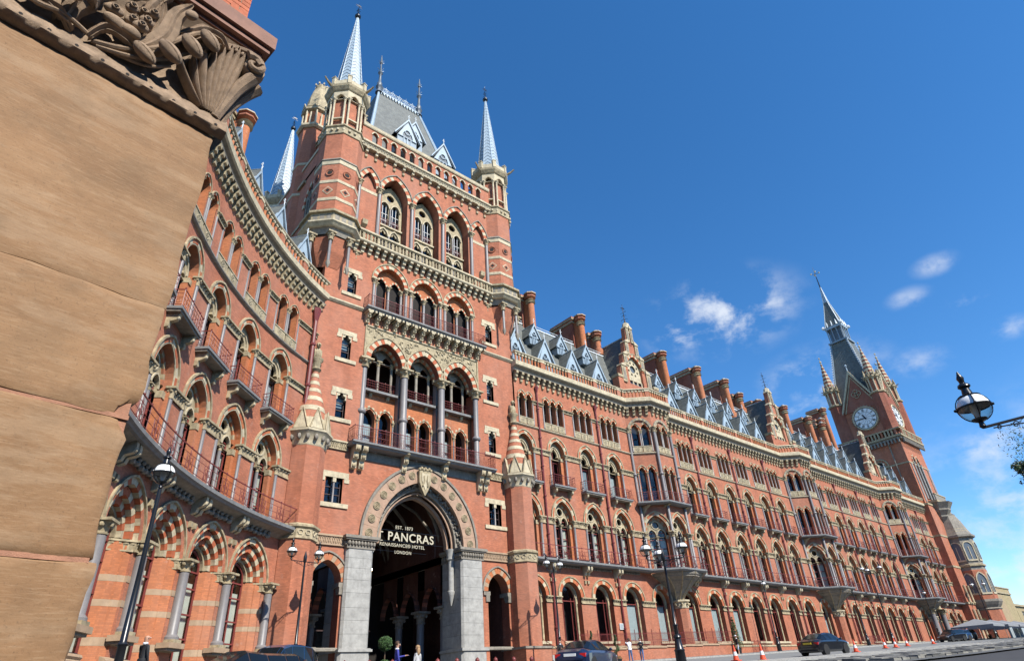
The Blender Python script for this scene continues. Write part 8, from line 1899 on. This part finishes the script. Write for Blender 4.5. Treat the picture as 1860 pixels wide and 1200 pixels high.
standard_tree(138.5, -4.5, gz(138, -4.5), 1.6, 1.1, 'small yellow-green tree behind the parked cars', 'ball')
# tree reaching in at the right edge
TR = thing('street_tree', 'leafy dark tree with a branch tip outlined against the sky', 'tree', (25.5, -40.0, -1)); m = MB(); m.tube([(25.5, -40, -1.2), (25.3, -39.9, 2), (25.2, -39.8, 4.5), (24.8, -39.6, 7)], [.3, .24, .2, .1], 9, 'bark'); part('trunk', m, TR)
bx0, by0, bz0 = at_px(1850, 846, -35.8); m = MB(); m.tube([(25.2, -39.8, 3.6), (22, -38.2, 4.2), (bx0 + 1.2, by0 - .3, bz0 + .1), (bx0, by0, bz0)], [.12, .08, .04, .015], 6, 'bark')
for k in range(8): a = k * .8; m.tube([(bx0 + .6, by0 - .1, bz0 + .02), (bx0 + .1 + .3 * math.cos(a), by0 + .3 * math.sin(a), bz0 + .35 * math.sin(a * 2 + 1))], [.02, .006], 4, 'bark')
part('branch', m, TR); m = MB(); rc = random.Random(4)
for k in range(16): foliage(m, (bx0 + .12 + k * .11 + rc.uniform(-.15, .2), by0 + rc.uniform(-.25, .25), bz0 + rc.uniform(-.28, .3) * min(1, .45 + k * .1)), .15 + .01 * k, 80, ('leaf_dark', 'leaf')[k % 3 == 2], .06, (1, 1, .8), .1)
for k in range(26): foliage(m, (bx0 + 2.4 + rc.uniform(0, 4), by0 - 1 + rc.uniform(-1.6, 1.2), bz0 + rc.uniform(-1.2, 2.6)), .8, 150, ('leaf', 'leaf_dark')[k % 2], .06, (1, 1, .8), .2)
part('crown', m, TR)
# parasols, cafe screens, far buildings
def parasol(x, y, z, w, label):
    t_ = thing('parasol', label, 'parasol', (x, y, gz(x, y)), 0, 'grey cafe parasols at the far corner'); m = MB(); m.tube([(x, y, gz(x, y)), (x, y, z + .9)], .05, 6, 'chrome'); part('pole', m, t_); m = MB(); m.add([(x - w, y - w, z), (x + w, y - w, z), (x + w, y + w, z), (x - w, y + w, z), (x, y, z + 1.0)], [(0, 1, 4), (1, 2, 4), (2, 3, 4), (3, 0, 4)], 'canvas')
    for a, b2 in (((x - w, y - w), (x + w, y - w)), ((x - w, y - w), (x - w, y + w))): m.quad((*a, z), (*b2, z), (*b2, z - .3), (*a, z - .3), 'canvas')
    part('canopy', m, t_)
for i, l in enumerate(('nearest the clock tower', 'second from the clock tower', 'third from the clock tower', 'nearest the low yellow building')): x, y, z = at_px((1775, 1803, 1824, 1846)[i], 1136 + i * .6, -7.0); parasol(x, y, z, 2.9, 'square pale grey cafe parasol, ' + l)
SC = thing('cafe_screen', 'row of grey glass cafe screens before the parasols', 'screen', (147, -6, 3.4))
for i in range(5): m = MB(); xa = 140.5 + i * 2.1; m.box(xa, xa + 2.0, -7.0, -6.95, gz(xa, -7), gz(xa, -7) + 1.7, 'blind_grey'); part('screen_panel', m, SC)
HD = thing('hedge', 'clipped green hedge behind the cafe parasols', 'hedge', (160, -4, 4)); m = MB()
for i in range(9): foliage(m, (156 + i * 2.0, -4, gz(158, -4) + 1.3), 1.3, 260, ('leaf', 'leaf_dark')[i % 2], .16)
part('hedge_leaves', m, HD)
YB = thing('yellow_building', 'tall plain yellow brick block with stone coping beyond the clock tower', 'building', (205, 12, 4)); 
def PXY(u, v, Y): return at_px(u, v, Y)
a_ = PXY(1802, 1069, 12); b_ = PXY(1823, 1068, 12); xa, xb, zt_ = a_[0], b_[0] + 1, a_[2]
m = MB(); m.box(xa, xb + 3, 12, 62, 2, zt_ - .9, 'yellow_brick'); part('wall', m, YB); m = MB(); m.box(xa - .3, xb + 3.3, 11.7, 62, zt_ - .9, zt_ - .5, 'stone'); m.box(xa - .1, xb + 3.1, 11.9, 62, zt_ - .5, zt_ + .6, 'yellow_brick'); m.box(xa - .3, xb + 3.3, 11.7, 62, zt_ + .6, zt_ + .9, 'stone'); part('coping', m, YB)
m = MB(); m.tube([(xa + .3, 12.3, zt_ + .9), (xa + .3, 12.3, zt_ + 9.5)], [.16, .06], 5, 'white'); part('flagpole', m, YB)
c_ = PXY(1829, 1100, 16); d_ = PXY(1852, 1100, 16); xa, xb, zt_ = c_[0], d_[0] + 16, PXY(1840, 1099, 16)[2]
LB = thing('low_building', 'low yellow brick building with sash windows and slate roof', 'building', (xa, 16, 4))
w1, w2_ = PXY(1839, 1120, 16), PXY(1851, 1120, 16); hs = []; zc = w2_[2]; s_ = 1.35
for i in range(5): xx = w1[0] + (w2_[0] - w1[0]) * i; hs.append((xx - s_, xx + s_, zc - 1.6, zc + 1.9))
m = MB(); rect_holes(m, xa, xb, 2, zt_, hs, 'yellow_brick', None, .5, 16); m.box(xa, xb, 17, 60, 2, zt_, 'yellow_brick'); part('wall', m, LB)
for a2, b2, z2, z3 in hs:
    f, g = frame_glass(a2, b2, z2, z3, 16.3, 'white', None, ((a2 + b2) / 2,), ((z2 + z3) / 2,), .16); g.quad((a2, 16.6, z2), (b2, 16.6, z2), (b2, 16.6, z3), (a2, 16.6, z3), 'blind_grey'); put(kit('window', f, [('glass_pane', g)]), LB)
m = MB(); m.box(xa - .5, xb, 15.5, 16, zt_ - .1, zt_ + .5, 'stone'); m.box(xa - .3, xb, 15.6, 16, zc - 3.6, zc - 2.6, 'stone_light'); part('cornice', m, LB); m = MB(); m.add([(xa - .4, 15.6, zt_ + .5), (xb, 15.6, zt_ + .5), (xb, 24, zt_ + 2.6), (xa + 3, 24, zt_ + 2.6)], [(0, 1, 2, 3)], 'slate'); part('roof', m, LB)
# small sign by the side door
t_ = solo('wall_sign', MB().box(47.1, 47.6, -.1, -.04, 4.5, 5.0, 'white').box(47.14, 47.56, -.11, -.1, 4.54, 4.96, 'blind_grey'), 'small grey and white notice on the brick pier by the side entrance', 'sign')
# buildings across the road behind the camera (seen only in reflections; raised to block low sky light)
BB = thing('unseen_building', 'unseen stone and brick terrace across the road, raised to block low sky', 'building', (40, -95, -2))
m = MB()
for i in range(16): xa = -150 + i * 26; m.box(xa, xa + 25.6, -92 - (i % 3), -70, -6, (21, 25, 19, 27, 23)[i % 5], ('brick_dark', 'stone_grey', 'brick_dark', 'slate_dark')[i % 4])
part('terrace', m, BB)
WB = thing('unseen_building', 'unseen brick block added past the curved wing to block low sky', 'building', (-80, 0, -2))  # added out of view to keep low western sky light off side walls
m = MB(); m.box(-110, -75, -60, 70, -3, 24, 'brick_dark'); part('terrace', m, WB)
bpy.data.objects.remove(bpy.data.objects['t']) if 't' in bpy.data.objects else None
S.cycles.use_adaptive_sampling = True
